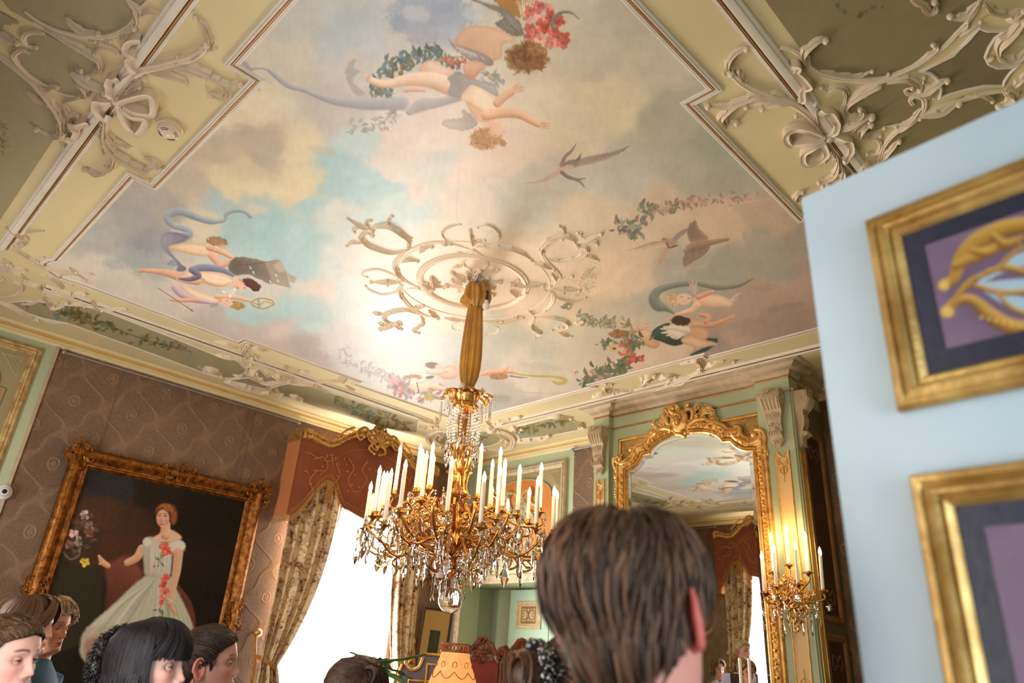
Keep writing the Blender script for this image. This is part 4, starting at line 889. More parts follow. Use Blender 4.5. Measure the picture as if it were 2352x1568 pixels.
cluster('bow_ornament', 'white stucco ribbon bow with drooping leaves near the smoke detector', [
 ('leaf_spray', L1, [([(780, 640), (840, 540), (930, 460), (1080, 425), (1180, 400), (1290, 370), (1360, 320), (1385, 280)], 12, s_), ([(1370, 330), (1400, 260), (1375, 175), (1308, 108)], 8, l), ([(930, 465), (1100, 445), (1250, 430), (1370, 470), (1450, 520), (1530, 553), (1608, 550)], 8, l), ([(1390, 480), (1470, 540), (1515, 590), (1490, 640), (1405, 625)], 9, l), ([(1000, 480), (1130, 488), (1200, 508), (1242, 542)], 8, l), ([(1120, 430), (1250, 460), (1365, 515)], 8, l), ([(850, 600), (900, 540), (970, 512)], 8, l), ([(810, 620), (870, 590), (935, 572)], 7, l), ([(1150, 405), (1185, 400), (1190, 368)], 6, l), ([(1270, 385), (1310, 360), (1345, 312)], 8, l), ([(1370, 325), (1440, 315)], 4, l), ([(760, 560), (840, 480), (900, 460)], 8, l),
  ([(705, 780), (690, 870), (720, 960), (800, 1030), (900, 1090), (980, 1120), (1055, 1108)], 10, l), ([(1055, 1110), (1040, 1070), (978, 1050)], 7, l), ([(700, 850), (760, 920), (852, 972)], 7, l), ([(720, 970), (765, 1060), (720, 1120), (640, 1146), (568, 1120)], 8, l), ([(860, 1090), (950, 1140), (985, 1188)], 6, l), ([(680, 1010), (720, 1000)], 5, l), ([(740, 1060), (700, 1105)], 5, l)]),
 ('bow', L1, [([(800, 660), (880, 615), (1000, 605), (1038, 660), (1020, 735), (930, 712), (830, 675)], 7, r_), ([(800, 670), (840, 760), (880, 835), (930, 852), (982, 775), (900, 740), (820, 690)], 7, r_), ([(760, 630), (738, 560), (745, 500), (805, 490)], 7, r_), ([(755, 660), (665, 640), (650, 685), (712, 772), (745, 735)], 7, r_), ([(950, 240), (890, 230), (850, 300), (905, 340), (870, 375), (920, 455)], 7, r_), ([(600, 790), (530, 800), (522, 860), (490, 905), (468, 880)], 7, r_), ([(485, 790), (515, 840)], 7, r_), ([(785, 655)], 16, 'b'), ([(750, 640), (780, 690), (830, 660)], 8, s_)]),
 ('scrollwork', L1, [([(165, 70), (300, 160), (450, 215), (650, 240), (780, 215), (880, 150), (935, 60), (1010, -20)], 7, s_), ([(450, 108), (500, 165), (590, 205), (660, 212)], 8, l), ([(850, -10), (905, 40), (922, 110), (900, 175)], 9, l), ([(930, 100), (1000, 70), (1105, 98)], 5, l), ([(300, 218), (200, 208), (158, 245), (190, 300), (245, 305)], 7, s_), ([(205, 350), (140, 330), (95, 370), (160, 460), (280, 550), (420, 622), (540, 645)], 7, s_), ([(300, 190), (420, 250), (520, 300), (610, 350), (665, 400), (655, 470), (590, 500)], 8, l), ([(650, 400), (638, 320), (700, 302), (790, 348)], 7, l), ([(475, 475), (540, 510), (620, 555), (705, 602)], 10, l), ([(500, 548), (560, 570), (582, 620), (530, 642)], 8, l), ([(530, 480), (545, 460)], 6, l), ([(415, 682), (470, 650), (560, 640)], 6, l), ([(430, 690), (460, 740), (522, 762)], 6, l), ([(440, 265), (500, 300)], 6, l),
  ([(-40, 340), (100, 440), (220, 530), (320, 640), (390, 740), (415, 830), (400, 895), (340, 900), (248, 848)], 8, l), ([(180, 598), (250, 650), (320, 690)], 6, l), ([(250, 540), (310, 575), (385, 568)], 7, l), ([(0, 205), (60, 250), (115, 275)], 8, l), ([(400, 940), (450, 995)], 4, l), ([(590, 262), (640, 272)], 5, l), ([(700, 250), (740, 262)], 5, l), ([(800, 245), (850, 235)], 5, l)])], M['stucco'])
cluster('corner_ornament', 'white stucco scrolls in the ceiling corner over the green overdoor panel', [
 ('scrollwork', L2, [([(55, 228), (130, 270), (210, 320), (245, 330)], 7, l), ([(110, 220), (160, 275)], 5, l), ([(235, 290), (300, 262), (392, 268)], 4, l), ([(240, 310), (230, 365), (190, 400), (115, 395)], 7, l), ([(150, 360), (190, 385)], 5, l), ([(45, 418), (130, 430), (220, 470), (280, 510), (392, 505)], 6, l), ([(220, 470), (330, 545), (420, 590), (520, 605), (640, 630), (710, 655), (770, 705)], 7, l), ([(630, 590), (690, 632)], 6, l), ([(750, 655), (810, 640), (850, 662)], 5, l), ([(280, 572), (330, 560), (345, 545)], 5, l), ([(370, 662), (440, 680), (520, 720), (560, 775), (480, 792)], 6, l), ([(530, 700), (555, 655)], 5, l), ([(585, 752), (650, 756)], 3, l), ([(570, 660), (610, 640), (640, 655)], 6, l)]),
 ('shellwork', L2, [([(-20, 510), (40, 525), (80, 555)], 8, l), ([(-10, 575), (60, 590), (110, 580)], 6, l), ([(-20, 615), (60, 608), (140, 598), (225, 618)], 8, l), ([(120, 640), (200, 660), (235, 705)], 6, l), ([(120, 728), (185, 742), (192, 790), (130, 840), (-20, 862)], 8, s_), ([(210, 742), (330, 752), (400, 812)], 6, l), ([(395, 840), (450, 818), (560, 810), (660, 838), (765, 828)], 9, l), ([(400, 850), (430, 890), (480, 932), (560, 932), (605, 908)], 9, l), ([(480, 900), (530, 940)], 7, l), ([(515, 882), (560, 860), (680, 872), (860, 930)], 4, s_), ([(625, 930), (700, 925), (765, 948)], 5, l), ([(830, 888), (880, 945), (925, 972)], 8, l), ([(900, 945), (1010, 968), (1135, 970)], 5, l), ([(-30, 900), (120, 950), (220, 1000), (300, 1052), (342, 1062)], 7, l), ([(320, 1040), (440, 1080), (540, 1090), (620, 1100)], 4, l), ([(190, 930), (300, 912), (385, 888)], 5, l), ([(0, 690), (30, 700)], 6, l)])], M['stucco'], wf=(.72, 1.0))
cluster('cartouche_ornament', 'white stucco scroll cluster on the ceiling border above the portrait rail', [
 ('scrollwork', ML, [([(355, 245), (460, 255), (540, 282), (595, 312)], 5, l), ([(690, 265), (640, 320), (660, 372), (705, 384)], 8, l), ([(690, 300), (770, 300), (835, 328)], 6, l), ([(715, 350), (755, 380), (700, 392)], 5, l), ([(720, 390), (800, 440), (900, 490), (980, 515), (1100, 570), (1250, 602), (1400, 602), (1535, 598)], 6, l), ([(900, 438), (980, 460), (1060, 490), (1130, 512), (1192, 520)], 7, l), ([(1480, 575), (1545, 575), (1520, 612)], 5, l), ([(375, 365), (450, 372), (530, 385), (605, 402)], 6, l), ([(530, 390), (620, 440), (660, 510), (620, 562), (475, 580)], 5, s_), ([(530, 542), (600, 552), (645, 520)], 5, l), ([(212, 460), (265, 505)], 3, l), ([(255, 500), (320, 478), (390, 510), (425, 550)], 8, l), ([(250, 522), (380, 545), (435, 562)], 4, l), ([(655, 450), (695, 452)], 6, l), ([(655, 535), (715, 508), (750, 520)], 8, l), ([(700, 560), (780, 600), (870, 612), (960, 600), (1040, 602)], 6, l), ([(880, 540), (960, 560), (1035, 592)], 8, l), ([(450, 600), (520, 612), (600, 640), (700, 668), (780, 698), (850, 702)], 7, l), ([(1050, 580), (1040, 612), (920, 640), (868, 672), (900, 712), (965, 730)], 6, s_), ([(1090, 632), (1200, 622), (1300, 652), (1372, 692)], 5, l), ([(935, 722), (980, 718)], 6, l), ([(1040, 720), (1110, 738), (1155, 766)], 7, l), ([(1545, 640), (1625, 682)], 4, l), ([(780, 500), (850, 530), (900, 545)], 7, l), ([(760, 570), (800, 590)], 7, l), ([(590, 620), (690, 655)], 8, l)])], M['stucco'], wf=(.72, 1.0))
cluster('corner_ornament', 'stucco roundel in the far ceiling corner behind the chandelier top', [
 ('scrollwork', FC, [([(50, 420), (150, 470), (260, 500), (305, 562)], 6, l), ([(100, 540), (180, 560), (245, 560)], 7, l), ([(285, 455), (305, 525)], 5, l), ([(470, 600), (300, 600), (210, 650), (200, 712), (260, 752), (345, 772)], 8, s_), ([(860, 622), (960, 590), (1085, 640), (1122, 720), (1080, 790), (960, 805), (825, 800)], 9, s_), ([(400, 805), (500, 830), (640, 840)], 7, l), ([(970, 640), (1065, 690), (1045, 745)], 6, l), ([(845, 605), (900, 578), (965, 590)], 8, l), ([(855, 530), (950, 530), (1005, 490), (1100, 480), (1195, 448)], 7, l), ([(1090, 600), (1150, 560), (1162, 605), (1218, 578)], 7, l), ([(1130, 725), (1230, 702), (1330, 690), (1450, 682), (1512, 648)], 8, l), ([(1495, 462), (1590, 440), (1680, 450), (1745, 462)], 7, l), ([(965, 710), (1045, 722)], 5, l), ([(1780, 500), (1850, 520), (1885, 562)], 6, l), ([(310, 610), (360, 640), (330, 690)], 6, l), ([(830, 500), (900, 545), (945, 550)], 5, l), ([(1820, 575), (1880, 560)], 5, l)])], M['stucco'], wf=(.85, .7))
cluster('crest_ornament', 'white stucco garland on the ceiling border above the gilded mirror', [
 ('garland', D3, [([(980, 1300), (1050, 1280), (1100, 1268), (1132, 1310), (1132, 1352)], 7, l), ([(1105, 1262), (1122, 1340), (1060, 1382), (980, 1410), (880, 1450), (780, 1480), (640, 1492), (520, 1488), (435, 1468)], 6, l), ([(1150, 1332), (1220, 1290), (1300, 1282), (1365, 1280)], 7, l), ([(1185, 1312), (1240, 1298)], 5, l), ([(710, 1445), (735, 1390), (795, 1380)], 10, l), ([(740, 1420)], 9, 'b'), ([(830, 1412), (880, 1378), (945, 1388)], 7, l), ([(855, 1452), (905, 1418)], 5, l), ([(415, 1450), (485, 1448)], 7, l), ([(430, 1440), (450, 1490), (525, 1502)], 5, l), ([(345, 1542), (400, 1512), (500, 1510)], 6, l), ([(900, 1460), (990, 1430), (1040, 1400)], 6, l), ([(1250, 1350), (1320, 1342)], 3, l), ([(700, 1452), (720, 1455)], 5, l)])], M['stucco'], wf=(.85, .7))
RC = onz(1087, 650, H)
def ceiling_rose():
    t = cluster('ceiling_rose', 'round stucco ceiling rose with rocaille scrolls above the chandelier', [
     ('scrollwork', RS, [([(610, 400), (500, 420), (390, 392), (300, 350), (258, 300), (300, 268), (345, 290)], 7, l), ([(612, 400), (622, 330), (560, 272), (480, 222), (380, 222), (345, 255)], 8, l), ([(490, 225), (462, 180), (495, 148)], 5, l), ([(340, 242), (260, 222), (165, 168)], 6, l), ([(330, 238), (298, 190), (335, 178)], 5, l), ([(260, 232), (208, 240), (212, 268)], 5, l), ([(270, 350), (200, 342), (152, 368)], 5, l), ([(605, 402), (640, 308)], 4, l),
      ([(605, 400), (540, 460), (508, 520), (540, 582), (595, 632), (690, 682)], 7, s_), ([(630, 392), (720, 360), (830, 342), (950, 355), (1100, 402)], 6, s_), ([(700, 420), (735, 375), (790, 372)], 7, l), ([(515, 500), (530, 560), (570, 620)], 7, l), ([(560, 492), (620, 468), (685, 482)], 6, l), ([(860, 345), (930, 350)], 7, l),
      ([(560, 622), (470, 570), (380, 543), (288, 560), (272, 592), (305, 602)], 5, s_), ([(565, 640), (460, 640), (335, 640)], 6, l), ([(460, 610), (460, 670)], 4, l), ([(562, 650), (520, 712), (420, 732), (330, 702), (296, 668)], 5, s_), ([(570, 660), (552, 720), (590, 782), (640, 832), (720, 882), (835, 912)], 7, s_), ([(545, 690), (560, 740), (580, 770)], 6, l), ([(640, 840), (725, 818)], 6, l), ([(600, 690), (680, 690), (760, 720)], 4, s_),
      ([(700, 882), (600, 848), (500, 860), (438, 890), (450, 932), (525, 952)], 6, l), ([(710, 890), (725, 950), (655, 1000), (695, 1022)], 5, l), ([(345, 868), (435, 882)], 5, l), ([(530, 950), (460, 972), (405, 992)], 7, l), ([(515, 965), (565, 992)], 5, l), ([(388, 945), (445, 962)], 5, l), ([(530, 935), (560, 955)], 6, l), ([(770, 850), (830, 905)], 6, l),
      ([(885, 908), (960, 920), (1025, 932)], 5, l), ([(1000, 940), (945, 960), (950, 992), (995, 1002)], 3.5, s_), ([(1165, 930), (1260, 942), (1335, 940), (1440, 920), (1555, 900)], 5, l), ([(1200, 958), (1285, 980), (1272, 1022), (1195, 1032)], 3.5, s_), ([(1400, 900), (1470, 905)], 5, l),
      ([(1555, 900), (1640, 852), (1695, 790), (1695, 722), (1640, 700)], 6, s_), ([(1515, 848), (1560, 872), (1645, 850)], 5, l), ([(1560, 910), (1538, 970), (1605, 1022), (1565, 1056)], 5, l), ([(1560, 905), (1680, 905), (1792, 930), (1812, 972), (1740, 1002), (1690, 1000)], 5, l), ([(1850, 952), (1925, 935)], 5, l), ([(1740, 1012), (1835, 1048)], 5, l), ([(1720, 985), (1770, 980)], 5, l),
      ([(1640, 702), (1702, 660), (1745, 600), (1722, 560), (1662, 500), (1622, 440), (1600, 395)], 7, s_), ([(1555, 500), (1640, 510), (1705, 545)], 7, l), ([(1690, 570), (1722, 612), (1680, 662)], 7, l), ([(1700, 690), (1800, 690), (1895, 702)], 6, l), ([(1720, 642), (1790, 612), (1842, 598)], 6, l), ([(1700, 742), (1780, 772), (1880, 782), (1945, 758)], 4, l), ([(1780, 670), (1780, 725)], 4, l),
      ([(1622, 442), (1618, 372), (1680, 322), (1765, 312)], 8, l), ([(1690, 305), (1780, 290), (1852, 312), (1872, 355)], 7, l), ([(1782, 290), (1782, 240), (1745, 218)], 5, l), ([(1640, 462), (1750, 480), (1862, 460), (1942, 420), (1952, 380), (1885, 370)], 7, l), ([(1880, 345), (1960, 312), (2060, 278)], 7, l), ([(1900, 322), (1912, 282), (1885, 272)], 5, l), ([(1950, 330), (2030, 338), (2032, 365)], 5, l), ([(1920, 440), (2000, 450), (2035, 478)], 5, l),
      ([(1125, 372), (1200, 368), (1300, 370), (1400, 390), (1490, 432), (1535, 475)], 7, l), ([(1100, 390), (1130, 420), (1192, 470), (1200, 522), (1145, 552)], 6, s_), ([(1110, 400), (1048, 450), (1020, 502), (1075, 542)], 6, s_), ([(905, 332), (868, 280), (900, 235), (960, 215), (1005, 208)], 4, l), ([(1275, 352), (1302, 290), (1260, 230), (1200, 210), (1135, 232)], 4, l), ([(1102, 372), (1092, 320), (1078, 255)], 6, l), ([(1085, 340), (1130, 335), (1185, 328)], 5, l), ([(960, 462), (990, 415), (1045, 432)], 3, s_), ([(945, 530), (1035, 512)], 5, l), ([(1215, 530), (1285, 546)], 5, l), ([(1080, 545), (1110, 560), (1150, 548)], 8, l),
      ([(790, 595), (805, 640), (785, 700)], 8, l), ([(860, 640), (820, 660), (880, 680)], 6, l), ([(700, 640), (760, 660), (800, 690)], 7, l), ([(1385, 690), (1410, 640), (1440, 625)], 7, l), ([(1380, 700), (1430, 730), (1500, 715)], 7, l), ([(1420, 665), (1520, 655), (1625, 665)], 8, l)])], M['stucco_rose'], wf=(.95, .72))
    b = np.array(base_of(t))
    def ring(name, r, prof, a0=0, a1=2*PI):
        mb = MB(); n = 72; closed = a1-a0 > 6.28
        P = [(RC[0]+r*math.cos(a0+(a1-a0)*k/n), RC[1]+r*math.sin(a0+(a1-a0)*k/n), H) for k in range(n if closed else n+1)]
        mb.sweep(P, prof, ED, closed=closed); return mb.obj(name, M['stucco_rose'], t)
    ring('ring', .325, [(-.022, 0), (-.02, .012), (-.008, .02), (.004, .02), (.008, .012), (.018, .014), (.024, .004), (.024, 0)])
    ring('ring', .47, [(-.008, 0), (-.004, .008), (.004, .008), (.008, 0)])
    mb = MB()
    mb.lathe([(.001, -.035), (.05, -.03), (.075, -.012), (.08, 0)], RC, 20)
    mb.obj('boss', M['stucco_rose'], t)
    mb = MB()
    for k in range(12):
        a = k*PI/6; L = .17 if k % 2 else .13
        P = [pix(RC+np.array([math.cos(a)*q, math.sin(a)*q, 0])) for q in (.04, .07, .11, L)]
        orn(mb, P, lambda p: p, 9 if k % 2 else 7, h=.022)
    mb.obj('leaf_rosette', M['stucco_rose'], t, ang=50)
ceiling_rose()
def smoke_detector():
    c = onz(392, 290, H); t = thing('smoke_detector', 'round cream smoke detector on the yellow ceiling border', 'smoke detector', c)
    m = nmat('detector_plastic', (222, 200, 172), .45); d = nmat('detector_slot', (40, 34, 30), .6)
    mb = MB(); mb.lathe([(.056, 0), (.058, -.008), (.056, -.016), (.052, -.018), (.052, -.03), (.046, -.04), (.030, -.048), (.012, -.05), (.001, -.05)], c, 28); mb.obj('housing', m, t)
    for a0 in (.4, 1.9, 3.5, 5.0):
        for r, z in ((.040, -.0445), (.033, -.0475)):
            mb = MB(); mb.tube([c+np.array([r*math.cos(a0+q), r*math.sin(a0+q), z]) for q in np.linspace(0, .95, 8)], .0014, 5); mb.obj('vent_slot', d, t)
    mb = MB(); mb.ball(c+np.array([0, 0, -.05]), (.010, .010, .006), 10, 6); mb.obj('indicator_light', nmat('detector_lens', (240, 236, 230), .1), t)
smoke_detector()
# ================================================================== CARVING HELPERS FOR UPRIGHT SURFACES
def curl(mb, o, ex, ey, ez, P, r0, r1=None, sq=.7, seg=7, ball=True):
    """tapering carved scroll: 2-D points P in the (ex, ey) plane at o, thickness along ez"""
    o, ex, ey, ez = [np.asarray(q, float) for q in (o, ex, ey, ez)]
    S_ = cat_rom([(p[0], p[1]) for p in P], 6); n = len(S_); r1 = r0*.4 if r1 is None else r1
    t = np.linspace(0, 1, n); rad = r0+(r1-r0)*t
    W = o+S_[:, :1]*ex+S_[:, 1:]*ey+ez*(rad[:, None]*.35)
    mb.tube(W, rad, seg, flat=(ez/np.linalg.norm(ez), sq))
    if ball: mb.ball(W[-1], r1*1.7, 8, 5)
def spiral(c, r, turns=1.4, a0=0, sgn=1, n=16):
    return [(c[0]+r*(1-.85*k/n)*math.cos(a0+sgn*turns*2*PI*k/n), c[1]+r*(1-.85*k/n)*math.sin(a0+sgn*turns*2*PI*k/n)) for k in range(n+1)]
def foliage(mb, o, ex, ey, ez, c, w, h, n, seed, r=.010):
    """carved cluster of small leaves and scrolls filling an oval"""
    g = random.Random(seed)
    for k in range(n):
        a = g.uniform(0, 2*PI); q = math.sqrt(g.random())
        x, y = c[0]+w*q*math.cos(a), c[1]+h*q*math.sin(a)
        L = r*g.uniform(1.5, 3.2); e = a+g.uniform(-1, 1); b = g.choice((-1, 1))
        curl(mb, o, ex, ey, ez, [(x, y), (x+L*math.cos(e), y+L*math.sin(e)), (x+L*1.5*math.cos(e+b*.8), y+L*1.5*math.sin(e+b*.8)), (x+L*1.3*math.cos(e+b*1.6), y+L*1.3*math.sin(e+b*1.6))], r*g.uniform(.7, 1.1), r*.35, ball=False, seg=6)
        if k % 2 == 0: mb.ball(np.asarray(o, float)+np.asarray(ex, float)*x+np.asarray(ey, float)*y+np.asarray(ez, float)*r*.5, r*g.uniform(.7, 1.1), 7, 5)
X3, Y3, Z3 = np.eye(3)

# ================================================================== OPEN DOOR LEAF BESIDE THE CAMERA
def open_door():
    A = np.array([-.3459, .9514, 2.30]); e = np.array([.9959, -.0905, 0]); e /= np.linalg.norm(e)
    nrm = np.array([e[1], -e[0], 0])                      # faces the camera
    Wd = .872
    t = thing('door_leaf', 'open pale blue door leaf with gold framed dark panels at the right', 'door', (A[0]+e[0]*Wd/2, A[1]+e[1]*Wd/2, .01))
    up = Z3
    def P(s, z, d=0): return A+e*s+np.array([0, 0, z-A[2]])+nrm*d
    mb = MB(); R = np.array([e, -nrm, up]).T
    c = P(Wd/2, 1.156, -.0225); mb.box(c, (Wd, .043, 2.288), R=R)
    mb.obj('leaf', M['doorblue'], t, smooth=False)
    zs = [(2.208, 1.921), (1.838, 1.02), (.94, .16)]
    prof = [(0, 0), (0, .010), (.004, .014), (.010, .014), (.013, .010), (.016, .012), (.022, .016), (.026, .014), (.029, .008), (.034, .011), (.038, .007), (.041, .001)]
    for k, (z1, z0) in enumerate(zs):
        s0, s1 = .092, Wd-.092
        path = [P(s0, z0), P(s0, z1), P(s1, z1), P(s1, z0)]
        f = MB(); f.sweep(path, [(-a, b) for a, b in prof] if False else prof, -nrm*-1 if False else nrm*1.0, closed=True)
        # keep the moulding inside its outer edge whatever the winding
        V = np.vstack(f.v); q = (V-A)@e
        if q.min() < s0-.02:
            f = MB(); f.sweep(path[::-1], prof, nrm, closed=True)
        f.obj('panel_moulding', M['doorgold'], t, ang=25)
        i = .040
        b = MB(); b.grid(np.array([[P(s0+i, z0+i, .0015), P(s1-i, z0+i, .0015)], [P(s0+i, z1-i, .0015), P(s1-i, z1-i, .0015)]]))
        fld = b.obj('panel_field', M['doordark'], t, smooth=False)
        st = .0024 if k == 0 else .004; sx = np.arange(s0+.067, s1-.067+st, st); zz = np.arange(z0+.068, z1-.068+st, st)
        me, Q, used = field_mesh('painted_arabesque', sx, zz, lambda a, bb: np.array(P(0, 0, .003))+np.outer(a, e)+np.outer(bb, up))
        sl = (Q-A)@e; sf = np.where(sl > Wd/2, Wd-sl, sl); Pf = Q+np.outer(sf-sl, e)
        u, v = pix(Pf)
        p = Paint(u, v, base=(108, 90, 112), gs=60); p.k = 1; p.T = lambda q: q; p.c += p.n1[:, None]*14
        if k == 0:
            GD, LT, DK = (160, 120, 48), (198, 164, 88), (88, 58, 32)
            p.smooth([(2170, 660), (2200, 600), (2250, 550), (2330, 520), (2420, 515), (2420, 745), (2340, 762), (2260, 745), (2200, 700)], (92, 74, 96), a=.5, soft=8)
            def st_(pts, w): p.stroke(pts, w, GD, lit=(LT, DK), soft=.25)
            for q in [[(2250, 648), (2330, 600), (2400, 590)], [(2250, 652), (2330, 655), (2420, 655)], [(2255, 660), (2320, 690), (2400, 710)]]:
                p.stroke(q, [4, 15, 22], (150, 176, 190), soft=.2)
            st_([(2165, 655), (2190, 640), (2205, 600), (2240, 560), (2300, 528), (2360, 516), (2430, 512)], [11, 13, 18, 24, 22, 20, 18]); st_([(2195, 610), (2240, 590), (2290, 570), (2340, 560)], [10, 14, 12, 6]); st_([(2230, 575), (2270, 580), (2300, 560)], [8, 10, 5]); st_([(2280, 540), (2310, 560), (2350, 545)], [8, 12, 6])
            st_([(2172, 715), (2200, 690), (2235, 690), (2270, 720), (2320, 750), (2380, 752), (2440, 740)], [13, 12, 13, 18, 20, 17, 14]); st_([(2240, 640), (2215, 660), (2190, 690)], [8, 8, 4]); st_([(2240, 640), (2300, 615), (2360, 625), (2440, 640)], [6, 8, 10, 14]); st_([(2240, 655), (2310, 672), (2440, 662)], [6, 7, 8]); st_([(2290, 620), (2330, 580), (2380, 560)], [5, 6, 5]); st_([(2290, 672), (2330, 710), (2400, 730)], [5, 6, 6])
            p.blob((2168, 655), 16, 15, LT, soft=.4); p.blob((2176, 716), 19, 16, LT, soft=.4)
            for q in range(7): p.blob((2255+q*17, 728+q*4), 5, 5, LT, soft=.5)
        else:
            GD, LT, DK = (160, 120, 48), (198, 164, 88), (88, 58, 32)
            zc = (z0+z1)/2
            def pq(s, z): return pix(P(s, z)[None])
            for sg in (1, -1):
                for s0_, dz in ((.24, .12), (.30, .22), (.36, .30)):
                    pts = [tuple(np.array(pq(s0_+a, zc+sg*b)).ravel()) for a, b in ((.05, 0), (0, dz*.5), (.04, dz), (.10, dz*.9))]
                    p.stroke(pts, [8, 12, 10, 4], GD, lit=(LT, DK))
        paint_attr(me, p.c); o = bpy.data.objects.new('painted_arabesque', me); COL.objects.link(o); me.materials.append(M['doorpaint']); o.parent = fld
        me.transform(Matrix.Translation(-Vector(base_of(fld)))); me.shade_smooth()
    # knob and hinges on the leaf
    mb = MB(); c = P(.05, 1.06, .03); mb.ball(c, .022, 12, 8); mb.tube([P(.05, 1.06, 0), c], .009, 8); mb.obj('knob', M['gold'], t)
    for z in (.3, 1.2, 2.05):
        mb = MB(); mb.tube([P(Wd-.008, z-.05, .008), P(Wd-.008, z+.05, .008)], .008, 8); mb.obj('hinge', M['gold'], t)
M['doorblue'] = varied('pale_blue_door_paint', (180, 198, 208), (170, 190, 202), 3, .38, bump=.12, bscale=26)
M['doordark'] = varied('dark_blue_panel_paint', (44, 48, 66), (36, 40, 56), 6, .4, bump=.1, bscale=60)
M['doorpaint'] = vcol('arabesque_paint', .5, .3)
open_door()

# ================================================================== LEFT WALL
def ornate_frame(t, o, ex, ey, ez, w, h, fw, mat, seed, d=.075, cart=True, top=True):
    """gilded picture frame, outer size w x h from lower-left o"""
    o, ex, ey, ez = [np.asarray(q, float) for q in (o, ex, ey, ez)]
    q = lambda a, b, c=0: o+ex*a+ey*b+ez*c
    prof = [(0, 0), (0, d*.55), (fw*.08, d*.75), (fw*.2, d*.95), (fw*.32, d), (fw*.42, d*.9), (fw*.52, d*.6), (fw*.66, d*.45), (fw*.74, d*.48), (fw*.8, d*.62), (fw*.87, d*.62), (fw*.92, d*.45), (fw, d*.28), (fw, 0)]
    path = [q(0, 0), q(w, 0), q(w, h), q(0, h)]
    f = MB(); f.sweep(path, prof, ez, closed=True)
    V = np.vstack(f.v)
    if ((V-o)@ex).min() < -fw*.3: f = MB(); f.sweep(path[::-1], prof, ez, closed=True)
    fr = f.obj('frame', mat, t, ang=30)
    g = random.Random(seed); mb = MB()
    def edge(a, b, n):
        a, b = np.array(a), np.array(b)
        for k in range(n):
            p = a+(b-a)*(k+.5)/n; dr = (b-a)/np.linalg.norm(b-a); nn = np.array([-dr[1], dr[0]])
            s_ = (w+h)*.006*(1 if k % 2 else -1)
            curl(mb, q(0, 0, d*.86), ex, ey, ez, [p-dr*.012, p+nn*s_*.5, p+dr*.016+nn*s_*.3], .008, .004, seg=5, ball=False)
    m = fw*.3
    for a, b in (((m, 0), (m, h)), ((w-m, 0), (w-m, h)), ((0, h-m), (w, h-m))): edge(a, b, int(np.hypot(a[0]-b[0], a[1]-b[1])/.030))
    if cart:
        spots = [(m*1.2, m*1.2), (w-m*1.2, m*1.2), (w-m*1.2, h-m*1.2), (m*1.2, h-m*1.2)]
        for k, c in enumerate(spots): foliage(mb, q(0, 0, d*.7), ex, ey, ez, c, fw*.62, fw*.62, 26, seed+k, .012)
        for k, c in enumerate([(w/2, h-m), (m, h/2), (w-m, h/2)]):
            foliage(mb, q(0, 0, d*.75), ex, ey, ez, c, fw*(1.1 if k == 0 else .45), fw*(.45 if k == 0 else 1.2), 26, seed+9+k, .011)
    mb.obj('carving', mat, fr, ang=50)
    return fr
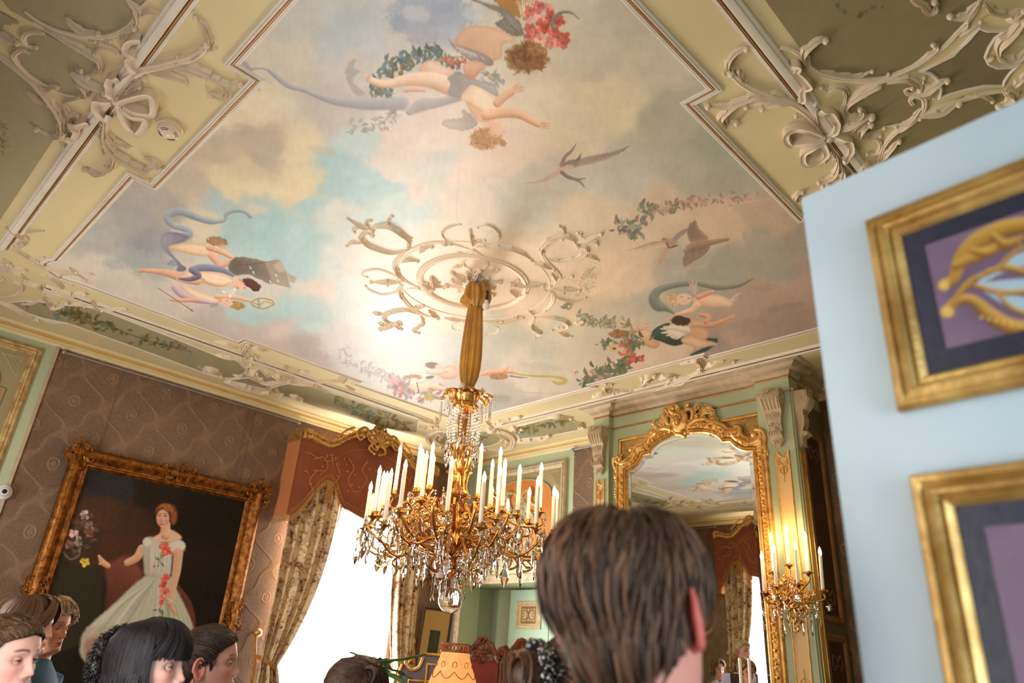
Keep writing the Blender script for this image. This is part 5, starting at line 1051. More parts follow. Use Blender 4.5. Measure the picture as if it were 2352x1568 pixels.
def portrait():
    y0, y1, z0, z1 = 1.34, 2.905, .72, 2.885
    t = thing('portrait_painting', 'gilt framed full-length portrait of a lady in a white evening dress', 'painting', (XL+.03, (y0+y1)/2, z0))
    o = np.array([XL+.012, y0, z0]); fw = .145
    ornate_frame(t, o, Y3, Z3, X3, y1-y0, z1-z0, fw, M['golddark'], 31)
    for yy, zz, hh in ((y0+.032, 2.16, .26), (y1-.032, 2.36, .26)):
        pass
    st = .0046; Yg = np.arange(y0+.12, y1-.118, st); Zg = np.arange(z0+.12, z1-.118, st)
    me, Q, used = field_mesh('canvas', Yg, Zg, lambda a, b: np.stack([np.full(len(a), XL+.032), a, b], 1))
    u, v = pix(Q)
    p = Paint(u, v, gs=14)
    p.idw([(200, 1090, (34, 32, 34)), (260, 1110, (44, 42, 46)), (240, 1180, (70, 46, 30)), (300, 1200, (62, 40, 28)), (350, 1130, (36, 26, 18)), (450, 1170, (28, 20, 14)), (500, 1200, (26, 18, 12)), (500, 1300, (30, 22, 15)), (480, 1400, (26, 20, 14)), (450, 1450, (24, 18, 13)),
           (180, 1250, (58, 42, 30)), (160, 1320, (40, 36, 26)), (140, 1400, (32, 30, 22)), (230, 1380, (28, 26, 18)), (200, 1480, (24, 22, 16)), (280, 1270, (72, 42, 28)), (130, 1500, (26, 24, 18)), (300, 1600, (26, 20, 14)), (480, 1700, (24, 18, 14))], warp=26, scale=50)
    p.crop(0, 980, 2.667); B = p.blob
    p.poly([(380, 830), (640, 880), (600, 1300), (260, 1420)], (44, 40, 28), soft=5)
    for c, col in [((520, 540), (176, 160, 148)), ((550, 610), (206, 164, 156)), ((450, 650), (210, 170, 160)), ((545, 650), (176, 88, 58)), ((480, 700), (150, 138, 124)), ((520, 830), (196, 172, 62)), ((420, 720), (140, 100, 84))]: p.flower(c, 34, col)
    p.leaves([(450, 620), (520, 580), (560, 640), (500, 720), (450, 780)], 34, 44, [(90, 66, 48), (110, 88, 70), (64, 60, 44)], 60, a=.6); p.stroke([(390, 770), (430, 810), (480, 790), (490, 740)], 6, (128, 118, 104), a=.7)
    p.smooth([(640, 860), (720, 800), (800, 785), (840, 830), (880, 900), (820, 990), (740, 1060), (640, 1130), (650, 980)], (104, 58, 46), soft=6, shade=(-60, (136, 82, 66), (66, 34, 28)))
    p.stroke([(1080, 980), (1150, 1090), (1172, 1230), (1100, 1250)], [20, 28, 26, 14], (96, 48, 38), lit=((122, 66, 52), (60, 30, 26)))
    p.limb([(868, 745), (838, 800), (780, 832)], [26, 26, 22], (206, 164, 132)); p.limb([(660, 850), (628, 828), (606, 790)], [18, 20, 8], (206, 160, 130)); p.limb([(630, 835), (606, 840)], [8, 5], (206, 160, 130))
    p.smooth([(905, 905), (1030, 905), (1085, 1000), (1145, 1120), (1185, 1260), (1150, 1420), (900, 1440), (560, 1260), (560, 1205), (700, 1080), (800, 985)], (182, 180, 160), soft=4, rag=.8)
    p.smooth([(560, 1220), (900, 1240), (1180, 1260), (1190, 1480), (1000, 1560), (760, 1470), (640, 1500), (520, 1440), (488, 1350)], (174, 166, 148), soft=5, rag=.8); p.smooth([(520, 1320), (600, 1290), (640, 1400), (600, 1490), (530, 1430)], (150, 106, 96), soft=8, a=.7)
    for k in range(44):
        x = rnd.uniform(-1, 1); c = rnd.choice([(206, 204, 186), (146, 146, 124), (196, 190, 160), (160, 164, 150), (214, 210, 198)])
        p.stroke([(960+x*50, 930+abs(x)*30), (940+x*170-40*(x < 0), 1080), (900+x*290-60*(x < 0), 1260+rnd.uniform(-40, 60))], [3, rnd.uniform(6, 13), 5], c, a=.45)
    p.smooth([(878, 700), (930, 672), (1000, 708), (1085, 690), (1132, 715), (1128, 752), (1062, 772), (1052, 850), (1032, 915), (900, 915), (880, 850)], (198, 194, 180), soft=3, shade=(-20, (222, 218, 206), (156, 154, 138)))
    B((900, 705), 34, 36, (208, 206, 192)); B((1098, 728), 44, 40, (214, 210, 196), soft=.3); p.stroke([(1070, 765), (1130, 757)], 5, (150, 146, 130))
    for k in range(14): p.stroke([(910+k*9, 720), (905+k*9, 800), (910+k*8, 890)], [2, 4, 2], rnd.choice([(220, 216, 204), (166, 164, 148)]), a=.5)
    p.smooth([(935, 684), (985, 650), (1045, 628), (1110, 668), (1098, 694), (1000, 706)], (218, 180, 150), soft=3); p.limb([(1015, 600), (1012, 660)], [30, 34], (212, 170, 140))
    p.limb([(1092, 770), (1082, 880), (1055, 1000), (1042, 1080)], [32, 28, 22, 16], (208, 166, 138)); p.limb([(1042, 1080), (1060, 1120), (1066, 1150)], [16, 16, 7], (206, 160, 132)); p.limb([(1052, 1110), (1082, 1150)], [7, 5], (206, 160, 132)); p.stroke([(1022, 1050), (1050, 1062), (1070, 1078)], 3, (220, 210, 180))
    B((998, 560), 46, 64, (212, 162, 136), soft=.25); B((980, 580), 22, 20, (204, 128, 110), a=.5); B((1024, 585), 16, 18, (206, 136, 114), a=.5)
    p.smooth([(950, 535), (958, 492), (1000, 466), (1050, 476), (1084, 522), (1082, 578), (1060, 602), (1042, 580), (1044, 536), (1018, 504), (978, 508)], (146, 84, 44), soft=3, shade=(-40, (180, 112, 62), (96, 50, 26)))
    for k in range(12): p.stroke([(970+k*8, 490), (990+k*7, 480), (1020+k*5, 520)], [2, 4, 2], rnd.choice([(186, 118, 66), (110, 60, 30)]), a=.6)
    for x in (978, 1012): p.stroke([(x-9, 545), (x+9, 546)], [2, 3], (70, 44, 36)); p.stroke([(x-11, 534), (x+11, 533)], 2.4, (120, 74, 50)); p.stroke([(992, 555), (986, 578), (994, 580)], 2.4, (176, 116, 96)); p.stroke([(978, 598), (998, 597)], [3, 4], (176, 74, 66)); p.stroke([(978, 640), (990, 690), (1012, 680), (1040, 628)], 1.6, (226, 206, 176), a=.7)
    for c, r in [((1010, 742), 40), ((1030, 760), 30), ((1000, 770), 26), ((945, 855), 12), ((1012, 925), 30), ((1000, 970), 30), ((1010, 1010), 32), ((995, 1045), 26), ((990, 1075), 20)]: p.flower(c, r, rnd.choice([(206, 84, 74), (218, 112, 98), (190, 60, 54), (222, 134, 116)]))
    p.leaves([(990, 790), (975, 850)], 8, 26, [(120, 130, 96), (96, 110, 76)], 10); p.leaves([(990, 1100), (985, 1140)], 8, 26, [(100, 110, 80)], 8)
    p.c += p.n2[:, None]*10
    paint_attr(me, p.c); co = bpy.data.objects.new('canvas', me); COL.objects.link(co); me.materials.append(vcol('portrait_paint', .5, .14)); co.parent = t
    me.transform(Matrix.Translation(-Vector(base_of(t)))); me.shade_smooth()
    return t
portrait()
def overdoor(name, label, o, ex, ey, ez, w, h, mat, gilt):
    """framed arched panel over a door with a pale relief figure group on an orange ground"""
    o, ex, ey, ez = [np.asarray(q, float) for q in (o, ex, ey, ez)]; q = lambda a, b, c=0: o+ex*a+ey*b+ez*c
    t = thing(name, label, 'overdoor panel', o)
    path = [q(0, 0), q(w, 0), q(w, h), q(0, h)]; fw = .075
    prof = [(0, 0), (0, .018), (.010, .030), (.02, .034), (.03, .028), (.04, .038), (.052, .034), (.06, .02), (.068, .016), (fw, 0)]
    f = MB(); f.sweep(path, prof, ez, closed=True)
    if ((np.vstack(f.v)-o)@ex).min() < -.03: f = MB(); f.sweep(path[::-1], prof, ez, closed=True)
    fr = f.obj('frame', gilt, t, ang=30)
    mb = MB(); n = int((w+h)*2/.03)
    for k in range(n):
        s_ = k/n*2*(w+h); m = .036
        a, b = (s_, m) if s_ < w else (w-m, s_-w) if s_ < w+h else (2*w+h-s_, h-m) if s_ < 2*w+h else (m, 2*(w+h)-s_)
        e = (1, 0) if (s_ < w or w+h < s_ < 2*w+h) else (0, 1); sg = .008 if k % 2 else -.008
        curl(mb, q(0, 0, .028), ex, ey, ez, [(a-e[0]*.012-e[1]*sg, b-e[1]*.012-e[0]*sg), (a, b), (a+e[0]*.014+e[1]*sg, b+e[1]*.014+e[0]*sg)], .007, .003, seg=5, ball=False)
    mb.obj('carving', gilt, fr, ang=50)
    b = MB(); b.prism([(fw-.01, fw-.01), (w-fw+.01, fw-.01), (w-fw+.01, h-fw+.01), (fw-.01, h-fw+.01)], ex, ey, ez, o, .006); b.obj('field', mat, t, smooth=False)
    # arched orange ground
    x0, x1, ys = fw+.07, w-fw-.07, h-fw-.25; r = (x1-x0)/2
    arch = [(x0, fw+.04), (x1, fw+.04), (x1, ys-.04), (x1-.05, ys-.04)] + [(w/2+(r-.05)*math.cos(a), ys+.19*math.sin(a)) for a in np.linspace(0, PI, 20)] + [(x0+.05, ys-.04), (x0, ys-.04)]
    b = MB(); b.prism(arch, ex, ey, ez, o+ez*.006, .004); b.obj('arched_ground', M['orange'], t, smooth=False)
    rm = MB(); P = [q(a, c, .010) for a, c in arch]; rm.sweep(P, rod_prof(0, .022, .010, 4), ez, closed=True); rm.obj('arch_moulding', mat, t)
    for sx in (0, 1):
        tri = [(fw+.03, h-fw-.03), (fw+.16, h-fw-.03), (fw+.10, h-fw-.09), (fw+.03, h-fw-.17)]
        if sx: tri = [(w-a, c) for a, c in tri]
        rm = MB(); rm.sweep([q(a, c, .006) for a, c in tri], rod_prof(0, .008, .004, 4), ez, closed=True)
        for i in range(3): rm.tube([q(tri[0][0]+(.03+.03*i)*(-1 if sx else 1), tri[0][1]-.01, .007), q(tri[0][0]+.005*(-1 if sx else 1), tri[0][1]-.03-.035*i, .007)], .003, 4)
        rm.obj('spandrel', M['taupe'], t)
    # relief: a medallion between two reclining putti with flower swags
    g = MB(); c = (w/2, h*.42)
    g.ball(q(c[0], c[1], .012), (.13, .13, .03) if abs(ez[2]) > .5 else tuple(np.abs(ex)*.13+np.abs(ey)*.16+np.abs(ez)*.022), 18, 10)
    for sg in (-1, 1):
        for P_, r0, r1 in (([(.10, .12), (.15, .20), (.16, .27)], .030, .022), ([(.16, .26), (.12, .32)], .020, .012), ([(.11, .12), (.20, .06), (.24, -.06)], .028, .014), ([(.15, .20), (.23, .16), (.26, .22)], .018, .012), ([(.02, .2), (.06, .30), (.16, .33)], .016, .008), ([(.20, -.10), (.12, -.20), (.02, -.22)], .020, .012)):
            curl(g, q(c[0], c[1], .012), ex*sg, ey, ez, P_, r0, r1, sq=.5)
        g.ball(q(c[0]+sg*.155, c[1]+.315, .016), .032, 10, 7)
    foliage(g, q(0, 0, .012), ex, ey, ez, (c[0], c[1]+.20), .10, .04, 16, 5, .010); foliage(g, q(0, 0, .012), ex, ey, ez, (c[0], c[1]-.2), .2, .05, 24, 6, .010)
    g.obj('relief', M['relief'], t, ang=60)
M['orange'] = varied('orange_ground', (204, 128, 52), (188, 112, 42), 3, .6)
M['relief'] = varied('pale_relief', (186, 172, 138), (172, 156, 120), 8, .6)
M['panelbeige'] = varied('panel_olive_beige', (160, 146, 106), (150, 136, 98), 3, .6)
M['framebeige'] = varied('beige_carving', (200, 184, 154), (176, 156, 122), 20, .55, bump=.2)
M['framegilt'] = varied('worn_gilt_carving', (206, 178, 128), (166, 128, 74), 22, .5, metal=.2, bump=.2)
overdoor('overdoor_panel', 'gilt framed arched overdoor panel at the left end of the wall', (XL+.012, -.25, 2.45), Y3, Z3, X3, 1.185, 1.09, M['panelbeige'], M['framegilt'])
overdoor('overdoor_panel', 'beige framed arched overdoor panel behind the chandelier candles', (-5.79, YF, 2.50), X3, Z3, -Y3, 1.27, 1.00, M['panelbeige'], M['framebeige'])
def picture_rail(label, P0, P1, nrm):
    a, b, nrm = [np.array(q, float) for q in (P0, P1, nrm)]; L = np.linalg.norm(b-a); d = (b-a)/L
    t = thing('picture_rail', label, 'picture rail', (a+b)/2)
    mb = MB(); mb.tube([a+nrm*.035, b+nrm*.035], .0075, 8); mb.obj('rod', M['steel'], t)
    for q in (a-d*.008, b+d*.008):
        mb = MB(); mb.ball(q+nrm*.035, .020, 10, 7); mb.obj('finial', M['steel'], t)
    for k in range(5):
        q = a+d*L*(k+.5)/5; mb = MB(); mb.tube([q, q+nrm*.03, q+nrm*.04+Z3*.006], .005, 6); mb.obj('bracket', M['steel'], t)
M['steel'] = nmat('grey_steel', (150, 150, 158), .4, .6)
picture_rail('grey metal picture rail along the left wall under the cornice', (XL, 1.075, 3.565), (XL, 3.105, 3.565), (1, 0, 0))
picture_rail('short grey picture rail between overdoor and chimney breast', (-4.42, YF, 3.575), (-3.86, YF, 3.575), (0, -1, 0))
picture_rail('grey picture rail on the near wall beside the second window', (-6.0, YN, 3.565), (-5.42, YN, 3.565), (0, 1, 0))
def security_camera():
    c = onx(8, 1130, XL+.03); t = thing('security_camera', 'small white dome security camera on the left wall', 'security camera', (XL+.012, c[1], c[2]))
    mb = MB(); R = np.array([Y3, Z3, X3]).T
    mb.lathe([(.055, 0), (.055, .02), (.05, .035), (.04, .045)], (XL+.012, c[1], c[2]), 20, R); mb.obj('base', nmat('camera_white', (222, 222, 220), .4), t)
    mb = MB(); mb.ball((XL+.062, c[1], c[2]), .036, 16, 10); mb.obj('dome', nmat('camera_white_dome', (210, 210, 210), .3), t)
    mb = MB(); mb.ball((XL+.092, c[1]-.006, c[2]-.002), .016, 12, 8); mb.obj('lens', nmat('camera_lens', (10, 10, 12), .1), t)
security_camera()
# panel seams in the wallpaper
for k, y in enumerate((1.52, 2.62, 2.68)):
    mb = MB(); mb.box((XL+.0015, y, 1.8), (.003, .004, 3.58)); struct(mb.obj('trim_%d' % (50+k), nmat('paper_seam', (104, 82, 64), .7), smooth=False))
# ================================================================== PELMETS AND DRAPES
def damask_cloth(name, ground, fig, fig2, scale=9):
    m = nmat(name, ground, .6, 0, .4, Sheen_Weight=.3); t = NT(m); co = t.co()
    n1 = t.noise(co, scale, 3, .5, 1.2).outputs[0]; n2 = t.noise(co, scale*2.7, 4, .6, 2.0).outputs[0]
    a = t.ramp(n1, [(.50, (0, 0, 0, 1)), (.56, (1, 1, 1, 1))]); b = t.ramp(n2, [(.52, (0, 0, 0, 1)), (.60, (1, 1, 1, 1))])
    c = t.mix(b, lin(ground), lin(fig2)); c = t.mix(t.math('MULTIPLY', a, b), c, lin(fig))
    c = t.mix(t.math('MULTIPLY', a, .35), c, lin(fig)); t.set('Base Color', c); t.bump(n2, .12)
    return m
M['drape'] = damask_cloth('floral_damask', (226, 204, 164), (116, 54, 36), (176, 128, 84), 5.5)
M['trimcord'] = varied('gold_braid', (190, 140, 66), (150, 100, 40), 60, .5)
M['pelmet'] = varied('russet_velvet', (142, 70, 29), (126, 58, 22), 4, .65, Sheen_Weight=.3)
M['pelmetside'] = varied('orange_velvet', (206, 126, 66), (196, 114, 56), 3, .65, Sheen_Weight=.3)
M['embroid'] = varied('gold_embroidery', (204, 140, 78), (176, 112, 56), 40, .6)
def pelmet(label, o, ex, ez, wd):
    """o = wall point at the left end, ex along the wall, ez into the room"""
    o, ex, ez = [np.asarray(q, float) for q in (o, ex, ez)]; D = .24
    t = thing('pelmet', label, 'pelmet', (*(o+ex*wd/2)[:2], 2.7))
    h = wd/2
    def P(a, z, d): return o+ex*a+ez*d+np.array([0, 0, z-o[2]])
    def top(a):                                  # upper contour of the carved cornice (z), a from 0..wd
        s_ = abs(a-h)/h; return 3.385+.20*sstep(.62, .18, np.array(s_))+.015*math.cos(s_*14)
    def bot(a):                                  # scalloped lower edge of the cloth
        s_ = abs(a-h)/h
        if s_ > .52: return 2.66+.38*sstep(.98, .56, np.array(s_))
        return 3.02-.20*sstep(.50, .30, np.array(s_))-.05*sstep(.3, .0, np.array(s_))
    A = np.linspace(0, wd, 61)
    mb = MB(); G = []
    for k in range(9):
        f = k/8; G.append([P(a, (top(a)-.03)*(1-f)+bot(a)*f, D-.008*math.sin(f*3)) for a in A])
    mb.grid(np.array(G)); mb.grid(np.array(G)-ez*.012); cl = mb.obj('cloth', M['pelmet'], t)
    for a in (0, wd):
        s_ = MB(); s_.grid(np.array([[P(a, z, d) for d in np.linspace(.0, D, 6)] for z in np.linspace(top(0)-.03, 2.665, 8)])); sd = s_.obj('side_cloth', M['pelmetside'], t)
        fr = MB()
        for d in np.linspace(.004, D-.004, 34): fr.tube([P(a, 2.67, d), P(a, 2.61, d+.002)], .0036, 4, cap=False)
        fr.obj('fringe', M['trimcord'], sd)
    fr = MB()
    for a in np.linspace(0, wd, 170): z = bot(a); fr.tube([P(a, z+.01, D+.002), P(a, z-.05, D+.002)], .0036, 4, cap=False)
    fr.obj('fringe', M['trimcord'], cl)
    for e in (.035, .055):
        b = MB(); b.tube([P(a, bot(a)+e, D+.004) for a in np.linspace(.03, wd-.03, 90)], .003, 5); b.obj('braid', M['embroid'], cl)
    b = MB(); b.tube([P(a, top(a)-.10-e, D+.004) for a in np.linspace(.05, wd-.05, 70)], .003, 5); b.obj('braid', M['embroid'], cl)
    em = MB()
    for sg in (1, -1):
        exs = ex*sg; c = P(h, 0, D+.004)
        for q in ([(.66, 2.80), (.60, 2.9), (.66, 3.0), (.60, 3.1), (.52, 3.12)], [(.66, 3.2), (.56, 3.24), (.50, 3.16), (.56, 3.08)], [(.42, 3.22), (.36, 3.12), (.40, 3.02), (.34, 2.98)], [(.30, 3.3), (.22, 3.22), (.26, 3.1), (.18, 3.0), (.10, 3.02)], [(.08, 3.32), (.12, 3.22), (.05, 3.14), (.1, 3.04)], [(.70, 2.72), (.62, 2.76), (.58, 2.86)], [(.48, 3.3), (.46, 3.2)]):
            curl(em, c, exs, Z3, ez, q, .0055, .003, sq=.3, seg=5)
        g = random.Random(3)
        for q in range(26):
            x, z = g.uniform(.03, .72), g.uniform(2.98, 3.3); z -= .25*max(0, x-.5)
            em.ball(c+exs*x+Z3*z, .008, 6, 4)
    em.obj('embroidery', M['embroid'], cl)
    # carved gilded cornice
    co = MB()
    prof = [(-.035, 0), (-.035, .02), (-.02, .045), (.0, .05), (.018, .035), (.03, .045), (.035, .02), (.035, 0)]
    path = np.array([P(a, top(a), D-.01) for a in A]); f = []
    for p_, q_ in prof: f.append(path+Z3*p_+ez*q_)
    co.grid(np.array(f))
    for a in (0, wd): co.box(P(a, top(0), D/2), (np.abs(ex)*.03+np.abs(ez)*D)+np.array([0, 0, .07]))
    cor = co.obj('carved_cornice', M['gold'], t, ang=40)
    cv = MB()
    for k in range(56):
        a = wd*(k+.5)/56; cv.ball(P(a, top(a)+.034, D+.03), .013, 7, 5); cv.ball(P(a, top(a)-.02, D+.035), .009, 6, 4)
    for sg in (1, -1):
        c = P(h, 0, D+.03); exs = ex*sg
        for q, r in (([(.10, 3.58), (.18, 3.63), (.26, 3.56), (.22, 3.50), (.17, 3.54)], .018), ([(.30, 3.60), (.38, 3.55), (.46, 3.47)], .014), ([(h-.02, 3.36), (h-.02, 3.44), (h-.08, 3.45), (h-.09, 3.40)], .016), ([(.05, 3.52), (.10, 3.44), (.03, 3.40)], .016)):
            curl(cv, c, exs, Z3, ez, q, r, r*.6)
    foliage(cv, P(h, 0, D+.03), ex, Z3, ez, (0, 3.57), .09, .09, 34, 12, .016)
    for k in range(7): a = PI*(k+.5)/7; curl(cv, P(h, 3.52, D+.05), ex, Z3, ez, [(0, 0), (.05*math.cos(a), .05*math.sin(a)), (.10*math.cos(a), .12*math.sin(a))], .010, .018)
    cv.obj('crest', M['gold'], cor, ang=60)
    for sg in (1, -1):
        tl = MB()
        for k in range(14): tl.tube([P(h+sg*(h*.53)+k*.004-.028, 3.04, D+.006), P(h+sg*(h*.53)+k*.006-.042, 2.84, D+.008)], .004, 4, cap=False)
        tl.obj('tassel', M['trimcord'], t)
def drape(label, o, ex, ez, a_in, side, tie=True, seed=1, sheer=None):
    """one curtain: hangs from the pelmet, gathered sideways at the tie-back. a: along the wall"""
    o, ex, ez = [np.asarray(q, float) for q in (o, ex, ez)]
    a_out, wtop, ztie, wt = a_in
    t = thing('drape', label, 'curtain', (*(o+ex*a_out)[:2], .02))
    n, m = 72, 40; ph = seed*1.7
    Z = np.concatenate([np.linspace(3.42, ztie, 28), np.linspace(ztie-.05, .02, 12)]); G = []
    for z in Z:
        if z >= ztie:
            f = (3.42-z)/(3.42-ztie); g_ = f**2.9; wdt = wtop*(1-g_)+wt*g_; amp = .032*(1-g_)+.030*g_
        else:
            f = (ztie-z)/ztie; wdt = wt+.16*math.sin(min(1, f*2.2)*PI/2); amp = .035
        row = []
        for k in range(n):
            s_ = k/(n-1); fold = math.sin(s_*PI*9+ph+.6*math.sin(z*2+seed))*amp+math.sin(s_*PI*4+ph)*amp*.5
            sag = 0
            row.append(o+ex*(a_out+side*wdt*s_)+ez*(.145+fold+.02*s_)+np.array([0, 0, z-o[2]-.10*math.sin(s_*PI)*0]))
        G.append(row)
    mb = MB(); mb.grid(np.array(G)); cl = mb.obj('cloth', M['drape'], t, ang=80)
    md = cl.modifiers.new('thickness', 'SOLIDIFY'); md.thickness = .006
    if tie:
        b = MB(); c = o+ex*(a_out+side*wt*.5)+np.array([0, 0, ztie-o[2]]); P = []
        for k in range(25):
            a = k/24*2*PI; P.append(c+ex*(wt*.58*math.cos(a))+ez*(.11+.09*math.sin(a))+Z3*(.05*math.cos(a)*-side))
        b.tube(P, .009, 7); b.tube([p+Z3*.018 for p in P], .009, 7)
        for k in range(3): b.tube([o+ex*(a_out-side*.05+k*.012)+ez*.06+Z3*(ztie+.22-o[2]), o+ex*(a_out-side*.04+k*.012)+ez*.13+Z3*(ztie-o[2]), o+ex*(a_out-side*.03+k*.014)+ez*.14+Z3*(ztie-.25-o[2])], .007, 6)
        b.obj('tieback_cord', M['trimcord'], t)
        b = MB(); k = o+ex*(a_out-side*.03)+np.array([0, 0, ztie+.24-o[2]]); b.tube([k, k+ez*.07], .010, 8); b.ball(k+ez*.085, (.036, .036, .036), 12, 8); b.obj('tieback_knob', M['gold'], t)
W1C = (3.06, 4.70)
pelmet('carved gilt pelmet with russet embroidered cloth over the left wall window', (XL, W1C[0], 3.4), Y3, X3, W1C[1]-W1C[0])
drape('floral damask curtain tied back on the portrait side of the left window', (XL, 0, 3.4), Y3, X3, (3.12, .55, 1.46, .16), 1, seed=1)
drape('floral damask curtain at the far side of the left window', (XL, 0, 3.4), Y3, X3, (4.71, .42, 1.50, .24), -1, seed=2)
for (x0, x1), nm in ((W2, 'seen in the mirror'), (W3, 'behind the photographer')):
    a0, a1 = x0-.26, x1+.26
    pelmet('carved gilt pelmet with russet cloth on the near wall, '+nm, (a0, YN, 3.4), X3, Y3, a1-a0)
    drape('floral curtain left of the near wall window '+nm, (0, YN, 3.4), X3, Y3, (a0+.06, .46, 1.6, .2), 1, seed=3)
    drape('floral curtain right of the near wall window '+nm, (0, YN, 3.4), X3, Y3, (a1-.06, .46, 1.6, .2), -1, seed=4)
# ================================================================== CHIMNEY BREAST: MIRROR, CORBELS, PANELS, SCONCE
M['flame'] = nmat('candle_bulb', (255, 226, 180), .5, Emission_Color=(1.0, .62, .28, 1), Emission_Strength=FLAME)
M['wax'] = nmat('candle_sleeve', (246, 240, 228), .45)
M['crystal'] = nmat('cut_crystal', (255, 255, 255), 0.0, 0, .6, Transmission_Weight=1.0, IOR=1.40)
def candle(parent, p, h, r=.0115, lean=(0, 0), lit=True):
    """white candle sleeve with a flame-shaped bulb, standing at world point p"""
    p = np.array(p, float); top = p+np.array([lean[0], lean[1], h])
    c = MB(); c.tube([p, top-Z3*.002, top], [r, r*.96, r*.86], 12); s_ = c.obj('candle', M['wax'], parent)
    if lit:
        b = MB(); b.lathe([(.0001, 0), (.0065, .001), (.0085, .008), (.0098, .018), (.0080, .030), (.0042, .042), (.0001, .052)], top, 10); b.obj('bulb', M['flame'], s_)
    return s_
_shared = {}
def crystal(parent, kind, p, rz=0.0, sc=1.0, tilt=0.0):
    """cut crystal pendant; copies share their mesh"""
    if kind not in _shared:
        m = MB()
        if kind == 'drop':                     # flat pear shaped pendalogue
            prof = [(.0008, 0), (.003, -.004), (.0055, -.012), (.0105, -.024), (.0135, -.036), (.0115, -.047), (.006, -.056), (.0006, -.063)]
            m.lathe(prof, (0, 0, 0), 8, sq=(1, .42, 1)); m.ball((0, 0, .006), .0055, 8, 6)
        elif kind == 'leafdrop':               # large kite shaped plate with notched edge
            prof = [(.0008, 0), (.006, -.006), (.011, -.016), (.009, -.024), (.017, -.036), (.0215, -.050), (.015, -.064), (.008, -.074), (.0006, -.086)]
            m.lathe(prof, (0, 0, 0), 6, sq=(1, .26, 1)); m.ball((0, 0, .008), .0075, 8, 6); m.ball((0, 0, .024), .0055, 8, 6)
        elif kind == 'icicle':
            m.lathe([(.0005, 0), (.005, -.006), (.0055, -.03), (.0075, -.085), (.0045, -.105), (.0005, -.118)], (0, 0, 0), 6); m.ball((0, 0, .006), .005, 8, 6)
        elif kind == 'prism':
            m.lathe([(.0005, 0), (.007, -.004), (.007, -.072), (.0005, -.080)], (0, 0, 0), 4, sq=(1, .5, 1)); m.ball((0, 0, .006), .0055, 8, 6)
        elif kind == 'star':
            for k in range(10):
                a = k*PI/5; R = np.array([[math.cos(a), 0, -math.sin(a)], [0, 1, 0], [math.sin(a), 0, math.cos(a)]])
                m.lathe([(.0004, 0), (.0038, .007), (.003, .014), (.0004, .023)], (0, 0, 0), 5, R)
            m.ball((0, 0, 0), (.008, .006, .008), 8, 6)
        elif kind == 'bead':
            m.ball((0, 0, 0), .0065, 8, 6)
        me = bpy.data.meshes.new('crystal_'+kind); me.from_pydata(np.vstack(m.v).tolist(), [], m.f); me.materials.append(M['crystal'])
        _shared[kind] = me
    o = bpy.data.objects.new('crystal_'+kind, _shared[kind]); COL.objects.link(o); o.parent = parent
    o.location = Vector(np.asarray(p, float)-base_of(parent)); o.rotation_euler = (tilt, 0, rz); o.scale = (sc, sc, sc)
    return o

